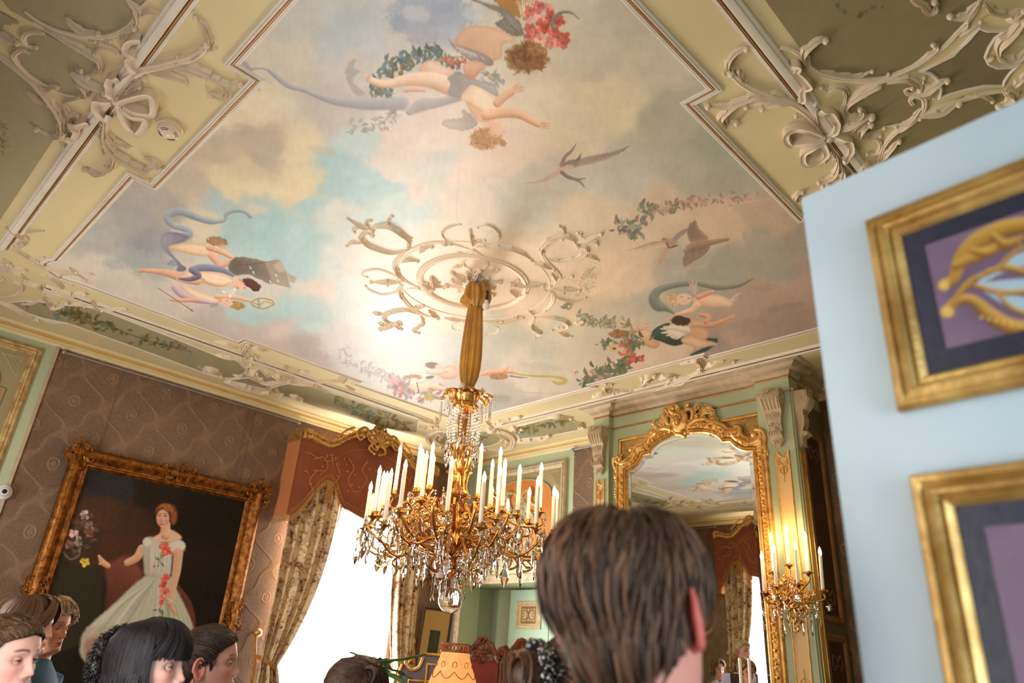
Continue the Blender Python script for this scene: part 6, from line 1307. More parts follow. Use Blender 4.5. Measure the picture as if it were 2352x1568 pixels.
MYF = 4.66
def mpx(P): return np.array([ony(x, y, MYF)[[0, 2]] for x, y in P])
def mirror():
    K = cr(1400, 920, 4.9)
    left = [K(p) for p in [(205, 1040), (200, 800), (262, 765), (318, 720), (355, 665), (375, 618), (455, 600)]]
    arch = [K(p) for p in [(470, 560), (505, 515), (560, 470), (620, 440), (700, 410), (780, 388), (860, 373), (940, 364), (1010, 360), (1080, 363), (1150, 378), (1200, 400), (1240, 435), (1265, 470)]]
    right = [K(p) for p in [(1355, 465), (1385, 500), (1425, 532), (1475, 558), (1535, 572), (1608, 570)]]
    pts = mpx(left+arch+right)
    z0 = 1.25; xl, xr = pts[1][0], pts[-1][0]
    pts[0] = (xl, z0); inner = [tuple(p) for p in pts]+[(xr, z0)]
    t = thing('overmantel_mirror', 'tall arched mirror in a carved gilded frame over the mantelpiece', 'mirror', ((xl+xr)/2, BY, 1.12))
    Yg = BY-.035; tl = math.tan(math.radians(TILT))
    o = np.array([0, Yg, 0])
    # backing board with woven gold lattice in the spandrels
    bx0, bx1, bz1 = -3.452, -2.190, 3.372
    b = MB(); b.box(((bx0+bx1)/2, BY-.008, (bz1+1.14)/2), (bx1-bx0, .014, bz1-1.14)); bd = b.obj('spandrel_board', M['lattice'], t, smooth=False)
    e = MB(); e.sweep([(bx0, BY-.015, 2.9), (bx0, BY-.015, bz1), (bx1, BY-.015, bz1), (bx1, BY-.015, 2.9)], [(-.012, 0), (-.012, .014), (0, .018), (.012, .012), (.014, 0)], (0, -1, 0)); e.obj('board_edge', M['goldlight'], bd)
    g = MB(); G = [(x, Yg-(z-z0)*tl, z) for x, z in inner]; g.add(G, [tuple(range(len(G)))[::-1]])
    gl = g.obj('glass', M['mirror'], t, smooth=False)
    P = np.array([(x, Yg, z) for x, z in inner])
    bv = MB(); Pb = P.copy(); Pb[:, 1] -= (Pb[:, 2]-z0)*tl+.002; bv.sweep(Pb, [(-.005, .001), (-.032, -.0005)], (0, -1, 0), closed=True)
    V = np.vstack(bv.v)
    if not (V[:, 0].min() > xl-.003): bv = MB(); bv.sweep(Pb, [(.005, .001), (.032, -.0005)], (0, -1, 0), closed=True)
    bv.obj('bevel', M['mirror'], gl, smooth=False)
    sgn = 1 if V[:, 0].min() > xl-.003 else -1
    def fr(prof, name, mt, par):
        f = MB(); f.sweep(P, [(a*sgn, b_) for a, b_ in prof], (0, -1, 0), closed=True); return f.obj(name, mt, par, ang=35)
    frm = fr([(-.004, -.01), (-.004, .02), (.006, .03), (.012, .024), (.018, .036), (.028, .032), (.034, .022), (.040, .034), (.075, .040), (.085, .03), (.092, .042), (.105, .040), (.114, .025), (.118, -.02)], 'frame', M['gold'], t)
    # carved running ornament on the flat of the frame, a row of beads inside
    cv = MB(); bd2 = MB(); Q = P[:, [0, 2]]
    L = np.linalg.norm(np.diff(Q, axis=0), axis=1); cum = np.concatenate([[0], np.cumsum(L)])
    def at(s_):
        k = min(len(L)-1, np.searchsorted(cum, s_)-1 if s_ > 0 else 0); k = max(0, k); f = (s_-cum[k])/L[k]; d = (Q[k+1]-Q[k])/L[k]
        return Q[k]+(Q[k+1]-Q[k])*f, d
    n = int(cum[-1]/.026)
    for k in range(n):
        p, d = at(cum[-1]*(k+.5)/n); nn = np.array([-d[1], d[0]]); c = p+nn*.057; sg = 1 if k % 2 else -1
        curl(cv, (0, Yg-.036, 0), X3, Z3, -Y3, [c-d*.014-nn*.012*sg, c+nn*.014*sg, c+d*.016+nn*.004*sg], .010, .004, seg=5, ball=False)
        if k % 3 == 0: cv.ball((c[0], Yg-.046, c[1]), .009, 7, 5)
    for k in range(int(cum[-1]/.011)):
        p, d = at(.011*k+.003); nn = np.array([-d[1], d[0]]); c = p+nn*.014; bd2.ball((c[0], Yg-.032, c[1]), .0038, 5, 4)
    cv.obj('carving', M['goldlight'], frm, ang=60); bd2.obj('bead_row', M['goldlight'], frm)
    # shoulders: big C scrolls at both upper corners, drops of husks below them
    oo = (0, Yg-.02, 0)
    def MP(P_): return [tuple(q) for q in mpx([K(p) for p in P_])]
    sh = MB()
    for P_, r0, r1 in [([(1395, 385), (1440, 400), (1470, 340), (1440, 290), (1400, 310), (1420, 350)], .020, .014), ([(1390, 380), (1440, 430), (1520, 470), (1600, 480), (1680, 440), (1700, 370), (1650, 340), (1630, 380)], .024, .016), ([(1470, 300), (1480, 370), (1540, 430), (1640, 450)], .014, .008), ([(1640, 330), (1720, 340), (1750, 420), (1735, 520), (1690, 560)], .022, .012), ([(1550, 440), (1610, 400), (1660, 395)], .012, .006), ([(1570, 455), (1640, 430), (1690, 420)], .012, .006), ([(1320, 350), (1380, 340), (1420, 300)], .016, .008), ([(1700, 590), (1750, 610), (1780, 590), (1760, 565)], .016, .012), ([(1740, 620), (1760, 700), (1750, 780), (1752, 850)], .016, .006),
        ([(260, 600), (280, 540), (250, 525), (240, 550)], .016, .012), ([(290, 590), (270, 650), (200, 700), (120, 705), (70, 670), (90, 630), (120, 655)], .022, .014), ([(250, 690), (180, 730), (110, 735), (60, 760)], .014, .006), ([(50, 640), (45, 720), (80, 790)], .020, .010), ([(60, 860), (85, 870), (70, 850)], .014, .010), ([(300, 540), (350, 520), (400, 500)], .014, .008), ([(120, 640), (140, 610)], .010, .006), ([(75, 880), (85, 960), (82, 1040)], .013, .006)]:
        curl(sh, oo, X3, Z3, -Y3, MP(P_), r0, r1, sq=.9)
    for k in range(7):
        for sx, yy in ((1745, 640), (78, 900)):
            c = MP([(sx+6*math.sin(k), yy+k*30)])[0]; sh.ball((c[0], Yg-.03, c[1]), .012, 7, 5)
    sh.obj('shoulder_carving', M['gold'], frm, ang=60)
    cs = MB()
    for P_, r0, r1 in [([(640, 210), (610, 160), (630, 100), (660, 150), (640, 190)], .018, .012), ([(640, 190), (660, 260), (740, 300), (720, 330)], .022, .014), ([(700, 60), (690, 110), (740, 140), (790, 90), (740, 50), (700, 55), (720, 85)], .022, .014), ([(760, 90), (800, 140), (850, 150), (870, 110)], .018, .010), ([(870, 110), (860, 60), (885, 45)], .014, .012), ([(860, 130), (870, 100), (920, 100), (935, 160), (900, 260), (870, 300), (890, 350), (860, 360)], .022, .012), ([(720, 300), (750, 370), (800, 380), (840, 400)], .018, .010), ([(900, 280), (980, 220), (1080, 210), (1140, 260)], .028, .014), ([(940, 300), (1020, 270), (1090, 300), (1120, 290)], .018, .010), ([(700, 320), (620, 310), (560, 330), (520, 370)], .028, .014), ([(690, 345), (610, 345), (560, 370)], .018, .010), ([(1150, 240), (1200, 300), (1260, 330), (1330, 345)], .020, .010), ([(520, 350), (480, 400), (440, 440), (410, 480)], .020, .010)]:
        curl(cs, oo, X3, Z3, -Y3, MP(P_), r0, r1, sq=.9)
    for c, w_, h_, n_, sd in [((1010, 130), .045, .05, 22, 3), ((1080, 150), .05, .045, 22, 4), ((1120, 230), .03, .045, 12, 5), ((540, 250), .04, .05, 20, 6), ((500, 360), .03, .05, 16, 7), ((470, 430), .03, .03, 10, 8), ((740, 110), .03, .04, 14, 9), ((1200, 340), .04, .03, 12, 10), ((650, 140), .02, .03, 8, 11)]:
        foliage(cs, oo, X3, Z3, -Y3, MP([c])[0], w_, h_, n_, sd, .010)
    c = MP([(790, 230)])[0]; cs.ball((c[0], Yg-.03, c[1]), (.085, .03, .095), 18, 10)
    cs.obj('crest', M['gold'], frm, ang=60)
    # the mask in the middle of the crest
    f = MB(); c = MP([(780, 240)])[0]; C0 = np.array([c[0], Yg-.062, c[1]])
    f.ball(C0, (.034, .030, .046), 18, 14); f.ball(C0+[0, -.028, -.004], (.007, .012, .014), 10, 8)
    for sg in (-1, 1): f.ball(C0+[sg*.013, -.027, .010], (.007, .004, .004), 8, 6); f.ball(C0+[sg*.016, -.022, -.012], (.011, .010, .011), 8, 6)
    f.ball(C0+[0, -.027, -.023], (.010, .006, .004), 8, 6); f.ball(C0+[0, -.022, -.036], (.010, .010, .009), 8, 6)
    for k in range(9): a = PI*k/8; f.ball(C0+[.036*math.cos(a), -.004, .020+.034*math.sin(a)], .014, 8, 6)
    f.obj('mask', M['gold'], frm)
M['mirror'] = nmat('silvered_glass', (226, 228, 222), 0.0, 1.0)
def lattice_mat():
    m = varied('gold_lattice', (230, 190, 118), (200, 154, 84), 16, .45, metal=.2); t = NT(m); co = t.co(); sp = t.n('SeparateXYZ', {0: co})
    a = t.math('SINE', t.math('MULTIPLY', t.math('ADD', sp.outputs[0], sp.outputs[2]), 300.0)); b = t.math('SINE', t.math('MULTIPLY', t.math('SUBTRACT', sp.outputs[0], sp.outputs[2]), 300.0))
    t.bump(t.math('MAXIMUM', a, b), .8, .006); return m
M['lattice'] = lattice_mat()
mirror()

def corbel(label, o, ex, ez, w):
    """scrolled console: o = top centre on the pilaster face"""
    o, ex, ez = [np.asarray(q, float) for q in (o, ex, ez)]
    t = thing('corbel', label, 'corbel', o)
    S_ = cat_rom([(.085, 0), (.098, -.02), (.105, -.05), (.098, -.09), (.080, -.125), (.058, -.145), (.052, -.17), (.058, -.20), (.052, -.24), (.040, -.27), (.036, -.29), (.050, -.305), (.052, -.322), (.038, -.335), (.030, -.36), (.018, -.385), (.004, -.40)], 3)
    def wd(z): return w*(1-.42*sstep(-.02, -.28, np.array(z)))
    mb = MB(); G = []
    for d, z in S_:
        h = wd(z)/2
        if z < -.335: h *= max(.25, math.cos((-.335-z)/.08*PI/2))
        G.append([o+ex*a+ez*b+Z3*z for a, b in ((-h, 0), (-h, d*.97), (-h*.8, d), (h*.8, d), (h, d*.97), (h, 0))])
    mb.grid(np.array(G)); mb.add(np.array(G)[0], [tuple(range(6))]); mb.obj('bracket', M['taupe'], t, ang=35)
    fl = MB()
    for k in range(5):
        a = (k-2)/2*.40; path = [o+ex*(wd(z)*a)+ez*(d+.002)+Z3*z for d, z in S_ if -.145 < z < -.05]; fl.tube(path, .0062, 6)
    fl.obj('flute', M['beige'], t)
    lf = MB()
    foliage(lf, o+ez*.098, ex, Z3, ez, (0, -.025), w*.40, .022, 26, 3, .007); foliage(lf, o+ez*.052, ex, Z3, ez, (0, -.21), w*.22, .055, 26, 4, .006); foliage(lf, o+ez*.030, ex, Z3, ez, (0, -.36), w*.2, .03, 16, 5, .006)
    lf.tube([o+ex*(-w*.33)+ez*.05+Z3*-.312, o+ex*(w*.33)+ez*.05+Z3*-.312], .016, 10)
    for k in range(5): lf.tube([o+ex*((k-2)*w*.13)+ez*.064+Z3*-.298, o+ex*((k-2)*w*.13)+ez*.068+Z3*-.325], .005, 5)
    lf.obj('acanthus', M['taupe'], t, ang=60)
    vo = MB()
    for sg in (-1, 1):
        h = w*.5*sg
        vo.tube([o+ex*(h*(1-.12*(k/22)))+ez*(.055+q[0])+Z3*(-.06+q[1]) for k, q in enumerate(spiral((0, 0), .044, 1.9, .3, 1, 22))], .0065, 6)
        vo.ball(o+ex*h*.98+ez*.055+Z3*-.06, .010, 8, 6)
        vo.tube([o+ex*(wd(z)/2*sg)+ez*(d*.93)+Z3*z for d, z in S_ if -.33 < z < -.09], .0055, 6)
        vo.tube([o+ex*(wd(-.31)/2*sg*1.0)+ez*(.035+q[0])+Z3*(-.312+q[1]) for q in spiral((0, 0), .018, 1.5, 0, 1, 12)], .0045, 6)
    vo.obj('volute', M['beige'], t)
corbel('carved corbel on the pilaster left of the gilded mirror', (-3.625, 4.665, 3.486), X3, -Y3, .150)
corbel('carved corbel on the pilaster right of the gilded mirror', (-2.062, 4.665, 3.486), X3, -Y3, .150)
corbel('carved corbel on the flank of the chimney breast, in shadow', (BX1+.03, 4.742, 3.486), -Y3, X3, .110)

def pil_panel(label, o, ex, ez, w, z0, z1):
    o, ex, ez = [np.asarray(q, float) for q in (o, ex, ez)]; q = lambda a, z, d=0: np.array([o[0], o[1], 0])+ex*a+ez*d+Z3*z
    t = thing('pilaster_panel', label, 'pilaster panel', (o[0], o[1], z0))
    h = w/2; top = [(h, z1)]+[(h*.62, z1)]+[(h*.55*math.cos(a), z1-.035*math.sin(a)) for a in np.linspace(0.1, PI-.1, 8)]+[(-h*.62, z1), (-h, z1)]
    pl = [(-h, z0), (h, z0)]+top
    b = MB(); b.prism(pl, ex, Z3, ez, np.array([o[0], o[1], 0]), .004); b.obj('field', M['peach'], t, smooth=False)
    r = MB(); r.sweep([q(a, z, .003) for a, z in pl], rod_prof(0, .009, .006, 4), ez, closed=True); r.obj('edge_moulding', M['goldlight'], t)
    f = MB()
    for zc, sg in ((z1-.10, -1), (z0+.12, 1)):
        for m in (-1, 1):
            for P_, r0 in (([(0, 0), (.022*m, .02), (.026*m, .05), (.006*m, .06)], .005), ([(0, 0), (.024*m, -.02), (.020*m, -.05), (0, -.06)], .005), ([(.026*m, .05), (.036*m, .03), (.030*m, .01)], .004)):
                curl(f, q(0, zc, .004), ex, Z3*-sg, ez, P_, r0, .003, seg=5)
        curl(f, q(0, zc, .004), ex, Z3*sg, ez, [(0, 0), (.002, .06), (0, .11)], .006, .002, seg=5)
    f.obj('strapwork', M['goldlight'], t)
pil_panel('peach pilaster panel lit by the wall sconce', (-2.045, 4.665, 0), X3, -Y3, .098, 1.45, 3.055)
pil_panel('peach pilaster panel left of the mirror', (-3.63, 4.665, 0), X3, -Y3, .085, 1.45, 3.045)
pil_panel('narrow shadowed pilaster panel on the flank of the chimney breast', (BX1+.03, 4.742, 0), -Y3, X3, .07, 1.45, 3.055)
def flank_panels():
    x = BX1-.014
    t = thing('flank_panelling', 'dark brown panelled flank of the chimney breast with ochre moulding', 'panelling', (x, 5.04, 1.0))
    for k, (z0, z1) in enumerate(((1.98, 3.28), (.95, 1.90))):
        y0, y1 = 4.86, 5.20
        r = MB(); P = [(x, y0, z0), (x, y1, z0), (x, y1, z1), (x, y0, z1)]
        pr = [(-.005, 0), (-.005, .012), (.01, .02), (.022, .014), (.034, .018), (.042, .004), (.045, 0)]
        r.sweep(P, pr, X3, closed=True); r.obj('panel_moulding', M['flankmould'], t, ang=30)
        b = MB(); b.box((x+.002, (y0+y1)/2, (z0+z1)/2), (.006, y1-y0-.06, z1-z0-.06)); b.obj('panel_field', M['flankdark'], t, smooth=False)
        f = MB()
        for m in (-1, 1):
            for zc in (z0+.16, z1-.16):
                curl(f, (x+.005, 5.03, zc), Y3, Z3, X3, [(0, 0), (.05*m, .04), (.08*m, 0), (.05*m, -.05), (.02*m, -.02)], .007, .004, seg=5)
        f.obj('inlay', M['flankmould'], t)
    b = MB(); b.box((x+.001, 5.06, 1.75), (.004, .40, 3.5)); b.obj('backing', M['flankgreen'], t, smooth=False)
M['flankmould'] = varied('ochre_brown_moulding', (150, 104, 62), (128, 86, 50), 8, .5)
M['flankdark'] = varied('dark_brown_panel', (78, 50, 32), (62, 38, 24), 6, .5)
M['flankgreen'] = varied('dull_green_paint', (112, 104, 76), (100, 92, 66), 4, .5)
flank_panels()

def mantel():
    t = thing('mantelpiece', 'marble mantelpiece under the gilded mirror', 'mantelpiece', (-2.83, 4.6, 0))
    m = varied('brown_marble', (150, 112, 88), (96, 66, 50), 5, .2)
    b = MB(); b.box((-2.87, 4.52, 1.09), (1.32, .38, .05)); b.obj('shelf', m, t, smooth=False)
    for x in (-3.37, -2.37):
        b = MB(); b.box((x, 4.58, .53), (.22, .26, 1.06)); b.obj('jamb', m, t, smooth=False)
    b = MB(); b.box((-2.87, 4.58, .95), (.78, .24, .22)); b.obj('lintel', m, t, smooth=False)
mantel()
def mantel_candelabrum():
    c = np.array([ony(1710, 1540, 4.47)[0], 4.47, 1.115])
    t = thing('candelabrum', 'two-armed candelabrum with unlit white candles in front of the mirror', 'candelabrum', c)
    b = MB(); b.lathe([(.06, 0), (.055, .012), (.02, .03), (.012, .06), (.018, .12), (.012, .18), (.010, .26), (.014, .3), (.001, .31)], c, 16); b.obj('stem', M['ormolu'], t)
    for px, py in ((1699, 1511), (1720, 1511)):
        p = ony(px, py, 4.47); q = np.array([p[0], 4.47, p[2]-.24])
        a = MB(); a.tube(cat_rom([c+Z3*.26, c+(q-c)*np.array([.6, 0, 0])+Z3*.22, np.array([q[0], q[1], q[2]-.03])], 6), .005, 7); a.lathe([(.001, -.03), (.012, -.02), (.015, 0), (.011, 0)], q, 12); a.obj('arm', M['ormolu'], t)
        candle(t, q, p[2]-q[2], .0105, lit=False)
mantel_candelabrum()

def sconce():
    base = np.array([-2.055, 4.662, 2.02])
    t = thing('wall_sconce', 'gilt seven-light crystal wall sconce on the right pilaster', 'wall lamp', base)
    b = MB(); foliage(b, base, X3, Z3, -Y3, (0, .02), .05, .12, 40, 2, .010)
    b.tube(cat_rom([base-Y3*.01, base-Y3*.08+Z3*.02, base-Y3*.14+Z3*.06], 6), .012, 8); b.obj('backplate', M['ormolu'], t, ang=60)
    hub = base-Y3*.13+Z3*.04
    C7 = [(1750, 1284, 1357, 4.47), (1772, 1240, 1311, 4.58), (1779, 1268, 1342, 4.40), (1806, 1222, 1294, 4.57), (1828, 1262, 1338, 4.38), (1850, 1239, 1311, 4.52), (1884, 1275, 1352, 4.44)]
    for k, (x, y0, y1, Y) in enumerate(C7):
        xo = {0: 6, 1: 5, 2: 4, 3: 6, 4: 5, 5: 6, 6: 6}[k]
        top = ony(x, y0, Y); bot = ony(x+xo, y1, Y)
        q = np.array([bot[0], Y, bot[2]])
        a = MB(); m = (hub+q)/2-Z3*.05-Y3*.02
        a.tube(cat_rom([hub-Z3*.03, m, q-Z3*.06, q-Z3*.02], 7), .0052, 7); a.lathe([(.001, -.036), (.008, -.03), (.014, -.018), (.024, -.012), (.018, -.008), (.0125, 0), (.010, 0)], q, 14)
        for j in range(4):
            an = j*PI/2+k; d = np.array([math.cos(an), math.sin(an), 0]); a.tube(cat_rom([q-Z3*.012, q+d*.022-Z3*.006, q+d*.034-Z3*.016], 4), [.005]*7+[.003]*2, 5, flat=(Z3, .4))
        ar = a.obj('arm', M['ormolu'], t)
        candle(t, q, top[2]-q[2], .0108, lean=(top[0]-q[0], 0))
        g = MB()
        for s_ in (.35, .7):
            pp = hub+(q-hub)*s_-Z3*.035; foliage(g, pp, X3, Z3, -Y3, (0, 0), .025, .02, 7, k+9, .009)
        g.obj('leaf', M['ormolu'], ar, ang=60)
    for k, (x, y, Y, kind, sc) in enumerate([(1835, 1385, 4.34, 'leafdrop', 1.5), (1822, 1350, 4.34, 'leafdrop', 1.2), (1862, 1410, 4.42, 'leafdrop', 1.5), (1882, 1400, 4.46, 'leafdrop', 1.4), (1797, 1420, 4.42, 'leafdrop', 1.3), (1810, 1398, 4.40, 'drop', 1.3), (1843, 1430, 4.40, 'drop', 1.2), (1872, 1370, 4.40, 'drop', 1.4), (1786, 1385, 4.44, 'drop', 1.3), (1800, 1380, 4.38, 'drop', 1.2), (1776, 1400, 4.5, 'drop', 1.4), (1752, 1385, 4.5, 'drop', 1.3), (1755, 1410, 4.5, 'leafdrop', 1.1), (1850, 1395, 4.36, 'drop', 1.2), (1820, 1420, 4.4, 'icicle', .8), (1816, 1345, 4.5, 'prism', 1.0), (1905, 1395, 4.46, 'star', 1.1), (1863, 1352, 4.36, 'star', 1.1), (1835, 1372, 4.33, 'star', 1.2), (1780, 1372, 4.40, 'star', 1.1), (1812, 1330, 4.40, 'star', 1.1), (1876, 1411, 4.40, 'star', 1.0), (1768, 1350, 4.46, 'star', .9), (1797, 1404, 4.4, 'star', .9)]):
        crystal(t, kind, ony(x, y, Y), rz=AZ+.5*math.sin(k*2.1), sc=sc)
sconce()
# ================================================================== CHANDELIER
CH = np.array([-2.842, 2.432])
_dh = math.hypot(*CH)
def chz(y, x=1060):
    d = ray(x, y); return CAMZ+d[2]*_dh/math.hypot(d[0], d[1])
def chandelier():
    t = thing('chandelier', 'large gilt candle chandelier hung with cut crystal drops', 'chandelier', (CH[0], CH[1], 1.82))
    A = lambda z, r=0, a=0: np.array([CH[0]+r*math.cos(a), CH[1]+r*math.sin(a), z])
    OR = M['ormolu']
    # silk sleeve
    s_ = MB(); G = []
    prof = [(3.50, .040), (3.47, .043), (3.40, .048), (3.30, .054), (3.20, .057), (3.12, .055), (3.06, .048), (3.02, .036), (2.995, .028)]
    for z, r in prof:
        G.append([A(z, r*(1+.10*math.sin(9*a+z*2)+.06*math.sin(23*a)), a) for a in np.linspace(0, 2*PI, 120, endpoint=False)])
    s_.grid(np.array(G), cv=True); sl = s_.obj('silk_sleeve', M['silk'], t, ang=180)
    s_ = MB(); G = []
    for z, r in [(3.665, .020), (3.66, .045), (3.64, .062), (3.61, .068), (3.58, .078), (3.55, .076), (3.525, .058), (3.505, .040), (3.495, .036)]:
        G.append([A(z+.012*math.sin(5*a+r*60), r*(1+.16*math.sin(7*a+z*30)+.10*math.sin(13*a+z*20)), a) for a in np.linspace(0, 2*PI, 96, endpoint=False)])
    s_.grid(np.array(G), cv=True); s_.obj('gathered_top', M['silk'], sl, ang=180)
    s_ = MB(); G = []
    for z, r in [(3.0, .028), (2.99, .045), (2.97, .062), (2.95, .058), (2.94, .030)]:
        G.append([A(z, r*(1+.14*math.sin(9*a)+.08*math.sin(17*a)), a) for a in np.linspace(0, 2*PI, 80, endpoint=False)])
    s_.grid(np.array(G), cv=True); s_.obj('gathered_base', M['silk'], sl, ang=180)
    d = np.array([RX[0], RX[1], 0]); c = A(3.545)+d*.065-np.array([RF[0], RF[1], 0])*.05
    b = MB(); b.tube([c+Z3*.05, c-Z3*.01], .013, 10); sk = b.obj('lamp_socket', nmat('black_bakelite', (24, 24, 28), .4), t)
    b = MB(); b.lathe([(.011, 0), (.012, -.01), (.021, -.03), (.022, -.042), (.015, -.058), (.001, -.064)], c-Z3*.01, 14); b.obj('spare_bulb', nmat('opal_bulb', (236, 232, 226), .3), sk)
    # stem
    b = MB(); b.lathe([(.010, 2.96), (.040, 2.955), (.075, 2.945), (.070, 2.93), (.055, 2.90), (.060, 2.875), (.052, 2.86), (.020, 2.85), (.016, 2.70), (.020, 2.66), (.034, 2.62), (.028, 2.57), (.014, 2.53), (.018, 2.50), (.030, 2.46), (.042, 2.42), (.062, 2.40), (.070, 2.385), (.055, 2.365), (.025, 2.35), (.018, 2.32), (.030, 2.28), (.040, 2.24), (.030, 2.19), (.050, 2.15), (.060, 2.12), (.045, 2.085), (.030, 2.06), (.04, 2.03), (.022, 2.00), (.010, 1.98), (.001, 1.96)], (CH[0], CH[1], 0), 24)
    st = b.obj('stem', OR, t)
    b = MB()
    for k in range(22): a = k*2*PI/22; b.tube(cat_rom([A(2.35, .03, a), A(2.37, .056, a), A(2.392, .070, a)], 4), .006, 5)
    for k in range(8):
        a = k*PI/4
        b.tube(cat_rom([A(2.50, .02, a), A(2.56, .045, a), A(2.63, .05, a), A(2.66, .065, a), A(2.64, .078, a)], 5), [.008]*15+[.006]*6, 6); b.tube(cat_rom([A(2.40, .05, a), A(2.45, .04, a), A(2.50, .05, a), A(2.515, .07, a)], 5), .007, 6)
        b.tube(cat_rom([A(2.86, .03, a), A(2.78, .032, a), A(2.70, .020, a)], 5), .0035, 5); b.tube(cat_rom([A(2.30, .03, a), A(2.34, .07, a), A(2.31, .085, a), A(2.29, .07, a)], 5), .006, 6)
    b.obj('stem_leaves', OR, st, ang=60)
    # crown of leaves at the top, with pendants
    b = MB()
    for k in range(12):
        a = k*PI/6; L = .135 if k % 2 else .115
        b.tube(cat_rom([A(2.955, .05, a), A(2.962, .085, a), A(2.945, L, a), A(2.925, L+.012, a)], 5), list(np.interp(np.linspace(0, 1, 16), [0, .5, .85, 1], [.012, .019, .014, .003])), 7, flat=(Z3, .3))
    b.lathe([(.062, 2.90), (.074, 2.885), (.070, 2.865), (.06, 2.86)], (CH[0], CH[1], 0), 24)
    b.obj('crown', OR, t, ang=60)
    for k in range(12):
        a = k*PI/6+.1; crystal(t, ('prism', 'icicle', 'prism')[k % 3], A(2.925-.01*(k % 2), .14 if k % 2 else .12, a), rz=a+PI/2, sc=1.1)
        if k % 2 == 0: crystal(t, 'star', A(2.955, .12, a), rz=a+PI/2, sc=1.1)
    # basket of bead chains under the crown
    ch = MB()
    for k in range(14):
        a = k*2*PI/14
        for j in range(13):
            f = j/12; ch.ball(A(2.868-.22*f, .070+.030*math.sin(f*PI*.9)-.022*f, a), .0058+.002*math.sin(f*PI), 7, 5)
    ch.obj('bead_basket', M['crystal'], t)
    for k in range(14):
        a = k*2*PI/14+.2; crystal(t, 'leafdrop' if k % 2 else 'drop', A(2.70-.03*(k % 3), .088, a), rz=a+PI/2, sc=1.25); crystal(t, 'star', A(2.66 if k % 2 else 2.80, .085, a), rz=a+PI/2, sc=1.0 if k % 2 else .8)
    for k in range(7):
        a = k*2*PI/7+.4; crystal(t, 'drop', A(2.60, .075, a), rz=a+PI/2, sc=1.2); crystal(t, 'leafdrop', A(2.38, .115, a), rz=a+PI/2, sc=1.0)
    # candles: photo position of flame tip / base, depth offset towards (-) or away from (+) the camera
    K = cr(800, 850, 2.75)
    CD = [(118, 760, 968, .05), (142, 835, 960, .20), (172, 660, 890, -.10), (202, 690, 892, .22), (228, 690, 850, .34), (241, 680, 945, -.22), (305, 525, 756, .05), (337, 625, 865, -.28), (436, 515, 740, .10), (455, 550, 740, .30), (475, 565, 795, -.06), (517, 505, 728, .22), (531, 585, 728, .38),
          (648, 540, 838, .16), (634, 610, 888, -.38), (668, 500, 760, .26), (828, 520, 780, -.14), (846, 705, 958, -.44), (902, 615, 850, .24), (955, 540, 760, .08), (950, 660, 910, -.34), (982, 615, 858, -.10), (1078, 655, 884, -.18), (1145, 795, 940, .34), (1218, 640, 868, .02), (1196, 730, 966, -.24), (1302, 790, 1005, -.05), (1320, 815, 1000, .12), (1010, 920, 965, .42), (577, 950, 990, .40), (908, 850, 880, .36)]
    FH = np.array([RF[0], RF[1], 0]); FH /= np.linalg.norm(FH)
    cen = A(2.2)
    cand = []
    for x, yt, yb, dp in CD:
        bx, by = K((x, yb)); tx, ty = K((x+3, yt)); dr = math.radians(0)
        def on(px, py):
            d = ray(px, py); s = ((cen-O3)@FH+dp)/(d@FH); return O3+d*s
        bx -= 3.5
        q = on(bx, by); p = on(tx-2, ty); hh = p[2]-q[2]
        cand.append((q, max(.09, min(.25, hh)) if yb-yt < 90 else hh))
    arms = []
    for k, (q, hh) in enumerate(cand):
        candle(t, q, hh, .0112)
        d = q-A(q[2]); r = math.hypot(d[0], d[1]); u = d/(r+1e-6)
        b = MB()
        up = q[2] > 2.33
        z0 = 2.30 if up else 2.12
        P = cat_rom([A(z0, .03)+u*.03, A(z0+.03, 0)+u*r*.35, A(q[2]-.16 if not up else q[2]-.10, 0)+u*r*.75, np.array([q[0], q[1], q[2]-.09])+u*.012, np.array([q[0], q[1], q[2]-.035])], 7)
        b.tube(P, list(np.linspace(.0085, .005, len(P))), 7)
        b.lathe([(.001, -.055), (.006, -.05), (.010, -.04), (.018, -.034), (.027, -.030), (.030, -.026), (.016, -.024), (.012, -.014), (.0135, 0), (.011, 0)], q, 16)
        m = P[len(P)//2]; side = np.cross(u, Z3)
        b.tube(cat_rom([m, m+u*.03-Z3*.035, m-u*.01-Z3*.055, m-u*.035-Z3*.035], 5), [.006]*12+[.004]*4, 6)
        b.tube(cat_rom([P[9], P[9]+side*.02+Z3*.03, P[9]+u*.02+Z3*.045, P[9]+u*.035+Z3*.03], 5), [.006]*12+[.003]*4, 6)
        b.obj('arm', OR, t, ang=60)
        dz = (.045, .06, .05, .035)[k % 4]
        an = math.atan2(u[1], u[0])
        crystal(t, 'star', np.array([q[0], q[1], q[2]-dz])+u*.034, rz=an+PI/2, sc=1.1)
        for j, (kd, off, zz, sc) in enumerate((('leafdrop', .03, -.075, 1.45), ('drop', -.09, -.14, 1.6), ('drop', .0, -.12, 1.4), ('leafdrop', -.15, -.17, 1.4))):
            jit = rnd.uniform(-.035, .035)
            if j == 3 and k % 3 == 0: continue
            rr = r+off
            if rr < .06: continue
            crystal(t, kd, A(q[2]+zz+rnd.uniform(-.02, .01))+u*rr+side*jit, rz=an+PI/2+rnd.uniform(-.6, .6), sc=sc)
    # acanthus branches on the gilded body
    b = MB()
